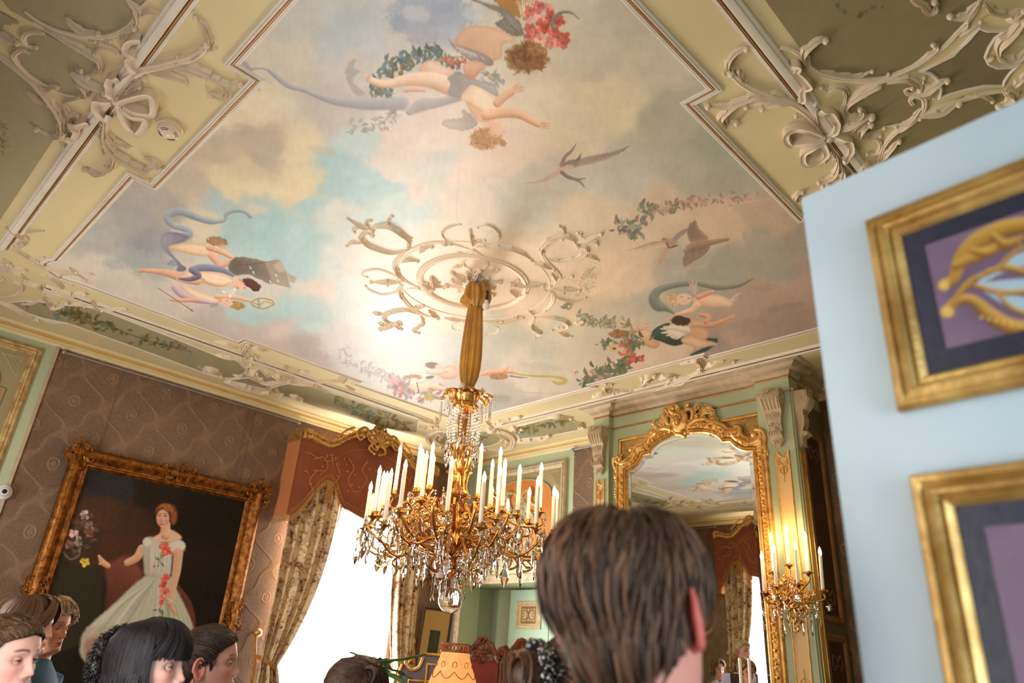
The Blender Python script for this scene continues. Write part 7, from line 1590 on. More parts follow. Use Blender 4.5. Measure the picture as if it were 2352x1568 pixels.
    for k in range(10):
        a = k*PI/5+.2
        b.tube(cat_rom([A(2.08, .04, a), A(2.10, .16, a), A(2.17, .27, a), A(2.26, .33, a), A(2.30, .30, a), A(2.27, .26, a)], 5), list(np.linspace(.013, .006, 26)), 7)
        b.tube(cat_rom([A(2.20, .04, a+.3), A(2.27, .12, a+.3), A(2.33, .20, a+.3), A(2.29, .25, a+.3)], 5), list(np.linspace(.011, .005, 16)), 7)
        foliage(b, A(2.20, .26, a), np.array([-math.sin(a), math.cos(a), 0]), Z3, np.array([math.cos(a), math.sin(a), 0]), (0, 0), .04, .06, 12, k, .010)
    b.obj('acanthus_branches', OR, t, ang=60)
    b = MB()
    for k in range(3):
        a = k*2*PI/3+.5; b.tube(cat_rom([A(2.10, .05, a), A(2.02, .14, a), A(1.99, .08, a), A(1.985, .02, a)], 6), .010, 8)
    b.lathe([(.02, 2.0), (.05, 2.01), (.055, 1.995), (.03, 1.985), (.012, 1.97)], (CH[0], CH[1], 0), 18); b.obj('lower_scroll', OR, t, ang=60)
    # pendants round the bottom and the glass ball
    for k in range(12):
        a = k*PI/6; crystal(t, 'icicle', A(1.985, .055+.03*(k % 2), a), rz=a, sc=1.1)
    for k in range(10):
        a = k*PI/5+.3; crystal(t, 'leafdrop', A(2.05, .16, a), rz=a+PI/2, sc=1.5); crystal(t, 'drop', A(2.08, .24, a), rz=a+PI/2, sc=1.5); crystal(t, 'star', A(2.07, .16, a), rz=a+PI/2, sc=1.2)
    bp = np.array([CH[0]+.012, CH[1]+.012, 1.868])
    b = MB(); G = []
    for k in range(25):
        th = PI*k/24; G.append([bp+.062*np.array([math.sin(th)*math.cos(a)*(1-.025*abs(math.sin(8*a))), math.sin(th)*math.sin(a)*(1-.025*abs(math.sin(8*a))), math.cos(th)]) for a in np.linspace(0, 2*PI, 96, endpoint=False)])
    b.grid(np.array(G), cv=True); bo = b.obj('glass_ball', M['crystal'], t)
    b = MB(); b.tube([bp+Z3*.06, bp+Z3*.105], .003, 6); b.ball(bp+Z3*.07, .009, 8, 6); b.obj('ball_hook', OR, bo)
M['silk'] = varied('mustard_silk', (196, 140, 26), (166, 112, 14), 10, .38, spec=.6, Sheen_Weight=.4)
chandelier()
# ================================================================== PEOPLE
_zk = [-.20, -.15, -.128, -.118, -.108, -.098, -.085, -.068, -.045, -.02, 0, .02, .04, .06, .08, .097, .109, .116, .119]
_ak = [.056, .053, .052, .050, .049, .049, .053, .059, .065, .070, .072, .074, .075, .074, .069, .058, .043, .024, .002]
_fk = [.040, .036, .040, .060, .078, .084, .084, .083, .082, .081, .082, .087, .088, .084, .074, .058, .040, .020, .002]
_bk = [.066, .062, .062, .062, .063, .065, .069, .077, .088, .095, .098, .101, .101, .098, .090, .075, .055, .030, .002]
def _hs(z): return np.interp(z, _zk, _ak), np.interp(z, _zk, _fk), np.interp(z, _zk, _bk)
def scalp(th, z, off=0.0):
    """point on the bare head (no face relief): th = 0 front, +pi/2 = the person's left"""
    a, f, b = _hs(z); c, s_ = np.cos(th), np.sin(th)
    y = np.where(c > 0, f, b)*np.sign(c)*np.abs(c)**.95; x = a*np.sign(s_)*np.abs(s_)**.88
    n = np.stack([x, y, np.maximum(0, z-.02)*1.2], -1); n = n/(np.linalg.norm(n, axis=-1)[..., None]+1e-9)
    return np.stack([x, y, z+0*x], -1)+n*np.asarray(off)[..., None]
def rotm(az, pitch=0, roll=0):
    """columns = the person's right, forward, up"""
    f = np.array([math.sin(az)*math.cos(pitch), math.cos(az)*math.cos(pitch), math.sin(pitch)])
    r = np.array([math.cos(az), -math.sin(az), 0]); u = np.cross(r, f)
    return np.array([math.cos(roll)*r+math.sin(roll)*u, f, -math.sin(roll)*r+math.cos(roll)*u]).T
def head_mesh(R, C, skin, lip=(176, 98, 92), brow=(90, 62, 44), sc=1.0, lines=.0):
    nz, nt = 150, 132
    zz = np.concatenate([np.linspace(-.20, -.13, 10), np.linspace(-.126, .119, nz-10)]); th = np.linspace(-PI, PI, nt, endpoint=False)
    # denser columns at the face
    th = np.sort(np.concatenate([np.linspace(-PI, -1.15, 30, endpoint=False), np.linspace(-1.15, 1.15, 90, endpoint=False), np.linspace(1.15, PI, 30, endpoint=False)]))
    Z, Tt = np.meshgrid(zz, th, indexing='ij'); P = scalp(Tt, Z); x, y, z = P[..., 0], P[..., 1], P[..., 2]
    front = sstep(.0, .03, y)
    g = lambda cx, cz, sx, sz: np.exp(-((np.abs(x)-cx)/sx)**2-((z-cz)/sz)**2) if cx else np.exp(-(x/sx)**2-((z-cz)/sz)**2)
    d = np.zeros_like(x)
    nb = np.interp(z, [-.052, -.046, -.040, -.034, -.020, .0, .014, .026], [0, .008, .021, .0225, .016, .009, .004, 0]); nw = np.interp(z, [-.05, -.038, -.02, .015], [.0105, .0115, .0085, .0075])
    d += nb*np.exp(-(x/nw)**2*1.1)
    d += .0075*g(.0125, -.040, .0055, .0065)
    d -= .0125*g(.031, .001, .017, .0115); d += .0045*g(.030, .022, .020, .007); d += .003*g(0, .024, .014, .012)
    d += .0045*g(.046, -.022, .016, .014); d -= .004*g(.034, -.062, .010, .02)
    d += .0062*g(0, -.0645, .019, .0050)+.0066*g(0, -.0755, .016, .0058)-.0048*g(0, -.0695, .023, .0022)-.003*g(0, -.056, .0035, .006)-.003*g(0, -.086, .016, .005)
    d += .007*g(0, -.101, .017, .010)
    P[..., 1] = y+d*front
    mb = MB(); mb.grid((P*sc).reshape(len(zz), len(th), 3), cv=True)
    V = np.vstack(mb.v); nV = len(V)
    col = np.tile(np.array(skin, float), (nV, 1)); xf, zf, ff = x.ravel(), z.ravel(), front.ravel()
    def tint(m, c): 
        m = np.clip(m*ff, 0, 1)[:, None]; col[:] = col*(1-m)+np.array(c, float)*m
    G = lambda cx, cz, sx, sz: g(cx, cz, sx, sz).ravel()
    red = (min(255, skin[0]*1.0), skin[1]*.80, skin[2]*.78)
    tint(.55*G(.044, -.034, .018, .018), red); tint(.35*G(0, -.038, .012, .01), red); tint(.35*G(.031, .0, .018, .012), (skin[0]*.80, skin[1]*.68, skin[2]*.64))
    tint(sstep(.35, .7, G(0, -.0695, .021, .0105)), lip); tint(.7*G(0, -.0695, .022, .0016), [v*.5 for v in lip])
    bz = .0235+.004*np.cos((np.abs(xf)-.033)*70); tint(.9*np.exp(-((zf-bz)/.0034)**2)*sstep(.010, .016, np.abs(xf))*sstep(.054, .044, np.abs(xf)), brow)
    if lines: tint(lines*sstep(.35, .5, np.sin(zf*560+np.abs(xf)*60))*sstep(.03, .05, zf), red)
    W = V@R.T+C
    return W, mb.f, col
def vmesh(name, W, f, col, mat, parent, ang=180):
    W = np.asarray(W)-base_of(parent)
    me = bpy.data.meshes.new(name); me.from_pydata(W.tolist(), [], f); paint_attr(me, np.asarray(col)); me.materials.append(mat); me.shade_smooth()
    if ang < 180: me.set_sharp_from_angle(angle=math.radians(ang))
    o = bpy.data.objects.new(name, me); COL.objects.link(o); o.parent = parent; return o
M['skin'] = vcol('skin', .48, .4, Subsurface_Weight=.12, Subsurface_Radius=(.012, .005, .003), Subsurface_Scale=1.0)
M['hair'] = vcol('hair', .46, .28)
M['eyewhite'] = vcol('eye', .12, .6)
def add_eyes(R, C, t, skin, iris, sc=1.0):
    for sg, nm in ((1, 'eye'), (-1, 'eye')):
        c = np.array([.031*sg, .0652, .000])
        e = MB(); e.ball((0, 0, 0), .0122, 20, 16); V = np.vstack(e.v); V = V[:, [0, 2, 1]]*[1, 1, -1]
        r = np.hypot(V[:, 0], V[:, 2]); fr = V[:, 1] > 0
        col = np.tile(np.array((142, 132, 124.)), (len(V), 1)); m = fr & (r < .0070); col[m] = iris; m = fr & (r < .0028); col[m] = (12, 10, 10)
        vmesh(nm, ((V+c)*sc)@R.T+C, e.f, col, M['eyewhite'], t)
        lids = MB()
        for up in (1, -1):
            lo, hi = ((9, 92) if up > 0 else (-92, -14)); G = []
            for el in np.radians(np.linspace(lo, hi, 8)):
                G.append([c+.0133*np.array([math.cos(el)*math.sin(a), math.cos(el)*math.cos(a), math.sin(el)]) for a in np.radians(np.linspace(-82, 82, 16))])
            lids.grid(np.array(G))
        V = np.vstack(lids.v); vmesh('eyelid', (V*sc)@R.T+C, lids.f, np.tile(np.array(skin, float)*[.93, .86, .84], (len(V), 1)), M['skin'], t)
        ls = MB(); ls.tube([c+.0140*np.array([math.cos(.16)*math.sin(a), math.cos(.16)*math.cos(a), math.sin(.16)-.02*abs(a)]) for a in np.radians(np.linspace(-72, 72, 14))], .0008, 5)
        V = np.vstack(ls.v); vmesh('eyelash', (V*sc)@R.T+C, ls.f, np.tile(np.array((40., 28, 24)), (len(V), 1)), M['hair'], t)
def add_ears(R, C, t, skin, sc=1.0, tint=None):
    for sg in (1, -1):
        e = MB(); o = np.array([.072*sg, -.014, -.010]); ax = np.array([.45*sg, -.89, 0]); ax /= np.linalg.norm(ax); nn = np.array([.89*sg, .45, 0])
        rim = [o+ax*(.012+.020*math.cos(a)*(1.0 if math.sin(a) > -.2 else .75))+Z3*(.033*math.sin(a)+.002)+nn*(.012+.004*math.cos(a)) for a in np.linspace(-1.9, 2.7, 22)]
        e.tube(rim, list(np.interp(np.linspace(0, 1, 22), [0, .2, .5, 1], [.0075, .006, .0048, .0035])), 8)
        G = [[o+ax*(.012+.018*q*math.cos(a))+Z3*(.031*q*math.sin(a)+.002)+nn*(.003+.008*q*q) for a in np.linspace(0, 2*PI, 22, endpoint=False)] for q in np.linspace(.05, 1, 6)]
        e.grid(np.array(G), cv=True)
        e.tube([o+ax*(.012+.010*math.cos(a))+Z3*(.020*math.sin(a)+.003)+nn*.010 for a in np.linspace(-.9, 2.3, 12)], .0035, 6)
        e.ball(o+ax*.006-Z3*.031+nn*.006, (.007, .007, .009), 10, 7); e.ball(o+ax*-.004+Z3*-.006+nn*.006, (.004, .004, .006), 8, 6)
        V = np.vstack(e.v); col = np.tile(np.array(tint or (skin[0], skin[1]*.84, skin[2]*.82), float), (len(V), 1)); vmesh('ear', (V*sc)@R.T+C, e.f, col, M['skin'], t)
def strands(mb, cols, paths, rad, base, g, var=.35, seg=4):
    """each path (n,3) becomes a tapered lock with its own shade"""
    for P in paths:
        P = np.asarray(P); n = len(P); k = rad*g.uniform(.7, 1.3)
        n0 = mb.n; t_ = np.linspace(0, 1, n); mb.tube(P, k*(1-.75*t_**2.2)*np.minimum(1, .45+t_*3), seg, cap=False)
        f = 1+g.uniform(-var, var); cols.append(np.tile(np.clip(np.array(base, float)*f, 0, 255), (mb.n-n0, 1)))
def hair_cap(mb, cols, line, off, base, zs=None):
    """shell over the scalp above line(th)"""
    th = np.linspace(-PI, PI, 61)[:-1]; G = []
    for k in range(16):
        f = k/15; row = []
        for a in th: z = line(a)*(1-f)+.119*f if f < 1 else .119; z = line(a)+(.119-line(a))*f; row.append(scalp(np.array(a), np.array(z), np.array(off*(.25+.75*min(1, f*4)))))
        G.append(row)
    n0 = mb.n; mb.grid(np.array(G), cv=True); cols.append(np.tile(np.array(base, float)*.72, (mb.n-n0, 1)))
def hairline(front=.062, side=.0, nape=-.085):
    """height of the hairline by angle round the head"""
    def f(a):
        a = abs(a)
        return float(np.interp(a, [0, .75, 1.05, 1.45, 1.75, 2.3, PI], [front, front-.012, side+.03, side-.005, side-.03, nape+.02, nape]))
    return f
def make_hair(style, R, C, t, base, seed, sc=1.0):
    g = random.Random(seed); mb = MB(); cols = []
    def on(P, name='hair'):
        V = np.vstack(mb.v)*sc
        return vmesh(name, V@R.T+C, mb.f, np.vstack(cols), M['hair'], t, 180)
    U = g.uniform
    base = [v*.74 for v in base]
    if style == 'short':                               # tousled short back and sides
        hl = hairline(.075, .006, -.088); hair_cap(mb, cols, hl, .012, base)
        paths = []
        wh = (.012, -.035)
        for k in range(3000):
            a = U(-PI, PI); z0 = U(-.02, .118) if k % 3 else U(.06, .119); ln = U(.045, .085); P = []; tw = U(-.22, .22)+.2*math.sin(a*3+1)+.2; z = max(z0, hl(a)+.004); o0 = U(.006, .013)*(1+.6*(z0 > .05))
            for j in range(7):
                f = j/6; zz = z-ln*f*(.35+.65*min(1, (.119-z)/.06+.15)); aa = a+tw*f*.5+.02*math.sin(f*5+k)
                if zz < hl(aa)-.012: zz = hl(aa)-.012
                P.append(scalp(np.array(aa), np.array(min(zz, .1188)), np.array(o0+.007*math.sin(f*PI*.9)-.003*f+.018*max(0, -math.sin(aa))*sstep(-.05, .03, np.array(zz))*(.6+.4*math.sin(k)))))
            paths.append(P)
        for k in range(60):                             # unruly ends on the person's left
            a = -U(.9, 1.7); z = U(.03, .09); d = U(.03, .05); p0 = scalp(np.array(a), np.array(z), np.array(.015)); q = np.array([U(.5, 1.0)*math.sin(a), math.cos(a)*.6, U(-.3, .5)])
            paths.append([p0+q*d*f+np.array([0, 0, -.012*f*f]) for f in np.linspace(0, 1, 5)])
        strands(mb, cols, paths, .0030, base, g, .45)
    elif style in ('bangs', 'long', 'side', 'wave'):
        low = {'bangs': -.26, 'long': -.10, 'side': -.13, 'wave': -.07}[style]
        hl = hairline(.070, .01, -.09); hair_cap(mb, cols, hl, .012, base)
        paths = []
        part = {'bangs': .0, 'long': .01, 'side': .028, 'wave': .02}[style]
        for k in range(1150):
            sg = 1 if U(0, 1) < .5 else -1; fr_ = 1.36 if style == 'bangs' else .72
            a = U(fr_, PI)*sg; o0 = U(.005, .012); P = []
            end = low+U(-.02, .03) if style != 'wave' else U(-.10, -.03)
            for j in range(15):
                f = j/14; z = .1185-(.1185-end)*f
                aa = a*(.85+.15*f)+.02*math.sin(f*9+k)
                if style != 'bangs' and abs(a) < 1.5: aa = a*(1+.42*min(1, f*2.1)*(1.5-abs(a))/.8)
                if z > -.03: p = scalp(np.array(aa), np.array(z), np.array(o0+.007*math.sin(min(1, f*2)*PI*.5)))
                else:
                    p = scalp(np.array(aa), np.array(-.03), np.array(o0+.012)); p[2] = z; p = p*[1-.06*(z < -.1), 1, 1]+np.array([.004*math.sin(z*60+k), .004*math.cos(z*50+k), 0])
                P.append(p+np.array([part*max(0, 1-f*5), 0, 0]))
            paths.append(P)
        if style == 'bangs':
            for k in range(300):
                a = U(-1.3, 1.3); end = .016+.006*abs(a)+U(-.006, .004); o0 = U(.006, .013); paths.append([scalp(np.array(a*(.3+.7*f)), np.array(.118-(.118-end)*f), np.array(o0+.010*math.sin(f*PI*.8))) for f in np.linspace(0, 1, 11)])
        else:
            for k in range(260):
                sg = 1 if U(0, 1) < .6 else -1; a1 = U(.55, 1.25)*sg; end = U(-.005, .03) if style == 'long' else U(.02, .05)
                paths.append([scalp(np.array(a1*f**1.3+.12*(1-f)*-sg), np.array(.118-(.118-end)*f**1.5), np.array(.012+.018*math.sin(f*PI))) for f in np.linspace(0, 1, 11)])
        strands(mb, cols, paths, .0034, base, g, .32)
    elif style in ('bun', 'bunhigh', 'claw', 'loose'):
        hl = hairline(.066, .016, -.085); hair_cap(mb, cols, hl, .006, base)
        bp = {'bun': np.array([0, -.118, .048]), 'bunhigh': np.array([0, -.09, .095]), 'claw': np.array([0, -.140, .046]), 'loose': np.array([.052, -.062, .078])}[style]
        paths = []
        for k in range(1000):
            a = U(-PI, PI); z = hl(a)+U(0, .06)*(U(0, 1) < .5); p0 = scalp(np.array(a), np.array(min(z, .117)), np.array(.004)); P = []
            for j in range(12):
                f = j/11; q = p0*(1-f)+bp*f; r = np.linalg.norm(q[:2]); aa = math.atan2(q[0], q[1]); lift = math.sin(f*PI)
                s0 = scalp(np.array(aa), np.array(min(.1185, q[2]+.035*lift)), np.array(U(.006, .011)))
                P.append(s0*(1-f**6)+bp*f**6)
            paths.append(P)
        rb = {'claw': .045, 'loose': .022}.get(style, .034)
        for k in range(150):
            a0, inc = U(0, 2*PI), U(-.9, .9); r = rb*U(.75, 1.05); paths.append([bp+np.array([r*math.cos(a0+f*2.6)*math.cos(inc*.5), -r*.35+r*.5*math.sin(inc+f), r*math.sin(a0+f*2.6)*math.cos(inc*.3)]) for f in np.linspace(0, 1, 8)])
        n0 = mb.n; mb.ball(bp, rb*.66, 14, 10); cols.append(np.tile(np.array(base, float)*.7, (mb.n-n0, 1)))
        for k in range(20): a = U(1.3, 2.4)*(1 if k % 2 else -1); p0 = scalp(np.array(a), np.array(hl(a)), np.array(.006)); paths.append([p0, p0+np.array([.004*U(-1, 1), .004, -.012]), p0+np.array([.008*U(-1, 1), .002, -.028])])
        strands(mb, cols, paths, .0028, base, g, .34)
    elif style == 'curly':
        hl = hairline(.06, .0, -.09); hair_cap(mb, cols, hl, .025, base); paths = []
        for k in range(900):
            a = U(-PI, PI); z = U(hl(a), .118); p0 = scalp(np.array(a), np.array(z), np.array(.018)); d = p0/np.linalg.norm(p0); r = U(.005, .010); e1 = np.cross(d, [0, 0, 1.]); e1 /= np.linalg.norm(e1)+1e-6; e2 = np.cross(d, e1); ph = U(0, 6)
            paths.append([p0+d*(.004+.026*f)+e1*r*math.cos(ph+f*9)+e2*r*math.sin(ph+f*9) for f in np.linspace(0, 1, 12)])
        strands(mb, cols, paths, .0016, base, g, .3)
    return on(None)
def remeshed(mb, name, mat, parent, vox=.014, smooth=6, col=None):
    """fuse overlapping volumes into one continuous skin"""
    tmp = mb.obj('tmp', None); m = tmp.modifiers.new('r', 'REMESH'); m.mode = 'VOXEL'; m.voxel_size = vox
    s_ = tmp.modifiers.new('s', 'SMOOTH'); s_.factor = .5; s_.iterations = smooth
    dg = bpy.context.evaluated_depsgraph_get(); me = bpy.data.meshes.new_from_object(tmp.evaluated_get(dg)); bpy.data.objects.remove(tmp)
    me.name = name; me.transform(Matrix.Translation(-Vector(base_of(parent)))); me.materials.clear(); me.materials.append(mat)
    if col is not None: paint_attr(me, np.tile(np.array(col, float), (len(me.vertices), 1)))
    me.shade_smooth(); o = bpy.data.objects.new(name, me); COL.objects.link(o); o.parent = parent; return o
def person(label, C, az, pitch, roll, baz, skin, hair, hcol, top, legs, seed, iris=(84, 74, 60), iso=1.0, chin=False, collar=None, lip=(176, 98, 92), open_coat=None, lines=0.0, eartint=None, women=True, lift=1.0):
    """C = middle of the head at eye level; az/pitch/roll = head; baz = body heading"""
    C = np.asarray(C, float); R = rotm(az, pitch, roll)
    B = rotm(baz); nk = C-R@np.array([0, .0, .16])
    ez = C[2]; s_ = ez/1.55
    t = thing('person', label, 'person', (C[0], C[1], 0)); base = np.array([C[0]-.02*B[0, 1], C[1]-.02*B[1, 1], 0])
    W, f, col = head_mesh(R, C, skin, lip, lines=lines)
    h = vmesh('head', W, f, col, M['skin'], t)
    add_eyes(R, C, h, skin, iris); (hair in ('bangs', 'long')) or add_ears(R, C, h, skin, tint=eartint); make_hair(hair, R, C, h, hcol, seed)
    L = lambda x, y, z: base+B@np.array([x, y, 0])+np.array([0, 0, z*s_])
    nb = C-R@np.array([0, .010, .17]); sh = .178 if women else .192
    arm = []
    for sg in (1, -1):
        if chin and sg > 0: arm.append([L(sh*sg, 0, 1.345), L(.25*sg, .06, 1.09), L(.10*sg, .17, 1.27), C+R@np.array([.05, .125, -.205])])
        elif chin: arm.append([L(sh*sg, 0, 1.345), L(.24*sg, .02, 1.08), L(.02*sg, .19, 1.06), L(.10, .17, 1.07)])
        else: arm.append([L(sh*sg, 0, 1.345), L(.235*sg, -.02, 1.07), L(.225*sg, .07, .86), L(.215*sg, .10, .80)])
    def torso(mb, k, z0=.80):
        rows = [(z0, .155, .105), (.88, .17, .112), (.96, .15, .10), (1.04, .132, .092), (1.14, .148, .105), (1.24, .160, .112), (1.32, .165 if women else .185, .095), (1.365, .135 if women else .155, .078), (1.395, .085, .066), (1.42, .058, .056)]
        G = [[L((a+k)*math.cos(q)*(1 if women else 1.07), (b+k)*math.sin(q), z) for q in np.linspace(0, 2*PI, 28, endpoint=False)] for z, a, b in rows]
        n0 = mb.n; mb.grid(np.array(G), cv=True); mb.f.append(tuple(n0+i for i in range(28))); mb.f.append(tuple(n0+(len(rows)-1)*28+i for i in reversed(range(28))))
    # one continuous skin body: neck, trunk, arms and legs
    b = MB(); torso(b, -.012)
    b.tube([L(0, -.01, 1.36), (L(0, -.01, 1.40)+nb)/2, nb, C-R@np.array([0, .012, .10])], [.062, .056, .053, .046], 18)
    for q in arm: b.tube(cat_rom(q, 6), list(np.interp(np.linspace(0, 1, 19), [0, .15, .5, .8, 1], [.050, .045, .036, .028, .022])), 12)
    for sg in (1, -1): b.tube(cat_rom([L(.085*sg, 0, .86), L(.092*sg, .01, .48), L(.095*sg, -.01, .09)], 8), list(np.linspace(.082, .038, 17)), 14); b.tube([L(.095*sg, -.05, .045), L(.10*sg, .06, .04), L(.105*sg, .16, .03)], [.036, .040, .022], 10)
    bd = remeshed(b, 'body', M['skin'], t, .013, 4, skin)
    # hands with five fingers
    for sg, q in zip((1, -1), arm):
        hb = MB(); w_ = np.array(q[-1]); d = w_-np.array(q[-2]); d /= np.linalg.norm(d); sd = np.cross(d, B[:, 1]); sd /= np.linalg.norm(sd)+1e-6; pn = np.cross(sd, d)
        hb.tube([w_-d*.02, w_+d*.02, w_+d*.055, w_+d*.085], [.022, .030, .036, .032], 12, flat=(pn, .5))
        for j, (o, ln) in enumerate(((-.027, .062), (-.009, .074), (.009, .070), (.026, .054))):
            p0 = w_+d*.08+sd*o; hb.tube(cat_rom([p0-d*.01, p0+d*ln*.4+pn*.004, p0+d*ln*.75+pn*.018, p0+d*ln*.85+pn*.034], 4), [.0085]*6+[.0075]*4+[.006]*3, 8)
        hb.tube(cat_rom([w_+d*.02-sd*.02, w_+d*.045-sd*.045+pn*.01, w_+d*.075-sd*.052+pn*.02], 4), [.011]*5+[.0085]*4, 8)
        remeshed(hb, 'hand', M['skin'], t, .0045, 3, skin)
    # clothes
    c = MB(); torso(c, .010, .72)
    for q in arm: c.tube(cat_rom([q[0], q[1], q[2]], 7), list(np.interp(np.linspace(0, 1, 15), [0, .2, .6, 1], [.066, .058, .049, .040])), 14)
    if collar: c.tube([L(.075*math.cos(a), .062*math.sin(a)-.006, 1.405+.02*math.sin(a)*-1) for a in np.linspace(0, 2*PI, 24)], .018, 8)
    tm = top if isinstance(top, bpy.types.Material) else varied('cloth', top, [v*.86 for v in top], 9, .8)
    cl = remeshed(c, 'top', tm, t, .014, 5)
    if open_coat:
        v = MB(); G = [[L(x*(.045-.025*k_/6), .006+(.066, .098, .115, .124, .120, .110, .106)[k_]-.012*x*x, 1.40-.085*k_) for x in np.linspace(-1, 1, 9)] for k_ in range(7)]
        v.grid(np.array(G)); v.obj('shirt_front', varied('shirt', open_coat, [q*.9 for q in open_coat], 9, .8), cl)
    tr = MB(); rows = [(.98, .150, .104), (.88, .182, .124), (.80, .178, .122)]
    G = [[L(a*math.cos(q), b_*math.sin(q), z) for q in np.linspace(0, 2*PI, 24, endpoint=False)] for z, a, b_ in rows]; n0 = tr.n; tr.grid(np.array(G), cv=True); tr.f.append(tuple(n0+i for i in range(24))); tr.f.append(tuple(n0+48+i for i in reversed(range(24))))
    for sg in (1, -1): tr.tube(cat_rom([L(.085*sg, 0, .86), L(.094*sg, .01, .48), L(.096*sg, -.01, .10)], 8), list(np.linspace(.096, .066, 17)), 14)
    remeshed(tr, 'trousers', varied('trouser_cloth', legs, [v*.8 for v in legs], 9, .8), t, .016, 5)
    so = MB()
    for sg in (1, -1): so.tube(cat_rom([L(.095*sg, -.065, .045/s_), L(.10*sg, .03, .047/s_), L(.105*sg, .15, .034/s_), L(.106*sg, .19, .030/s_)], 5), list(np.interp(np.linspace(0, 1, 16), [0, .4, .85, 1], [.043, .046, .034, .026])), 12)
    V = np.vstack(so.v); so.v = [np.stack([V[:, 0], V[:, 1], np.maximum(V[:, 2], .001)], 1)]
    so.obj('shoes', nmat('shoe_leather', (40, 34, 32), .5), t)
    return t, R, h
def vaz(x, y):
    d = ray(x, y); return math.atan2(d[0], d[1])
def faz(x, y, phi): return vaz(x, y)+PI-math.radians(phi)
rad = math.radians
P9 = person('dark-haired man with glasses seen from behind in the foreground', atd(1466, 1420, .90), faz(1466, 1420, 148), rad(4), rad(8), faz(1448, 1432, 172), (214, 148, 130), 'short', (112, 80, 58), (92, 84, 48), (50, 52, 60), 5, women=False, collar=True, eartint=(206, 104, 92))
def glasses(t, R, C):
    g = MB(); T_ = lambda p: R@np.array(p)+C
    for sg in (1, -1):
        g.tube([T_([sg*(.034+.026*math.cos(a)), .098-.006*abs(math.cos(a)), -.004+.022*math.sin(a)]) for a in np.linspace(0, 2*PI, 26)], .0024, 6)
        g.tube(cat_rom([T_([sg*.060, .094, .004]), T_([sg*.078, .04, .004]), T_([sg*.080, -.01, .004]), T_([sg*.076, -.035, -.014])], 6), .0024, 6)
    g.tube(cat_rom([T_([-.010, .1, .002]), T_([0, .103, .005]), T_([.010, .1, .002])], 4), .002, 6); V = np.vstack(g.v)
    o = g.obj('glasses', nmat('tortoiseshell', (96, 62, 36), .25), None)
    tag(o, 'brown rimmed glasses worn by the man in the foreground', 'glasses')
glasses(P9[0], P9[1], atd(1466, 1420, .90))
person('woman with brown side-parted hair at the lower left edge', atd(8, 1516, 2.05), faz(8, 1516, 50), rad(4), rad(-4), faz(8, 1516, 70), (222, 174, 160), 'bun', (112, 78, 48), (120, 92, 96), (60, 56, 60), 21, iris=(104, 96, 60), lines=.0)
person('woman with brown fringe behind the woman at the left edge', atd(64, 1438, 3.05), faz(66, 1438, 72), rad(2), rad(-3), faz(66, 1438, 80), (206, 150, 128), 'long', (122, 82, 50), (86, 70, 70), (58, 54, 58), 22)
P3c = atd(112, 1440, 3.5)
person('fair-haired older woman in a blue cardigan over a black top', P3c, faz(110, 1440, 52), rad(0), rad(-3), faz(110, 1440, 60), (202, 138, 110), 'short', (196, 160, 120), (52, 92, 124), (40, 42, 50), 23, lip=(160, 74, 70), open_coat=(20, 18, 20), lines=.2)
person('woman with long black hair and a straight fringe', atd(342, 1531, 1.98), faz(356, 1531, 68), rad(5), rad(-3), faz(356, 1531, 80), (228, 184, 172), 'bangs', (38, 32, 38), (70, 82, 110), (44, 46, 56), 24, iris=(70, 58, 44), lip=(190, 112, 108))
person('curly black-haired person half hidden behind the woman with black hair', atd(288, 1534, 2.75), faz(288, 1534, 80), 0, 0, faz(288, 1534, 80), (190, 126, 104), 'curly', (32, 26, 26), (48, 60, 92), (44, 46, 56), 25)
person('woman with dark brown hair drawn back into a bun, in profile', atd(480, 1524, 2.46), faz(478, 1528, 84), rad(7), rad(-4), faz(478, 1528, 86), (216, 160, 142), 'bun', (72, 52, 42), (92, 84, 82), (48, 48, 54), 26, lip=(178, 104, 98))
person('brown-haired person below the window, only the crown and topknot showing', atd(812, 1624, 1.9), faz(812, 1624, 160), rad(-4), 0, faz(812, 1624, 170), (214, 164, 142), 'loose', (74, 50, 36), (110, 96, 88), (50, 50, 56), 27)
P8c = atd(1352, 1606, 1.40)
P8 = person('brown-haired woman from behind with a patterned scrunchie round her bun', P8c, faz(1292, 1612, 122), rad(4), rad(0), faz(1292, 1612, 165), (214, 164, 142), 'claw', (112, 78, 54), (96, 90, 92), (50, 50, 56), 28)
def hair_claw(R, C):
    T_ = lambda p: R@np.array(p)+C; g = MB(); n = 60
    for q in (0, .022):
        P = [T_([.044*math.cos(a)*(1+.10*math.sin(9*a+q*90)), -.103-q*.8+.006*math.sin(7*a), .050+.044*math.sin(a)*(1+.10*math.cos(8*a))]) for a in np.linspace(0, 2*PI, n)]
        g.tube(P, [.012+.004*math.sin(k*1.3+q*50) for k in range(n)], 9)
    m = nmat('tortoise_claw', (30, 30, 34), .25); n = NT(m); vo = n.n('TexVoronoi', {'Vector': n.co(), 'Scale': 130.0}).outputs[0]
    n.set('Base Color', n.ramp(vo, [(.22, lin((214, 206, 190))), (.34, lin((26, 26, 32)))]))
    tag(g.obj('hair_scrunchie', m), 'black and cream patterned scrunchie round a brown hair bun', 'hair scrunchie')
hair_claw(P8[1], P8c)
def mir_pt(x, y, Y):
    """real position of something seen in the big mirror, standing at y = Y"""
    p = ony(x, y, 2*(BY-.035)-Y); return np.array([p[0], Y, p[2]])
c10 = mir_pt(1708, 1497, .62); c10[2] = 1.85
person('woman in a burgundy jacket with fair hair pinned up, seen in the mirror', c10, rad(75), 0, 0, rad(80), (206, 150, 130), 'bunhigh', (244, 214, 158), (84, 40, 46), (44, 42, 48), 29, open_coat=(214, 196, 180))
c11 = mir_pt(1650, 1535, .15); c11[2] = 1.63
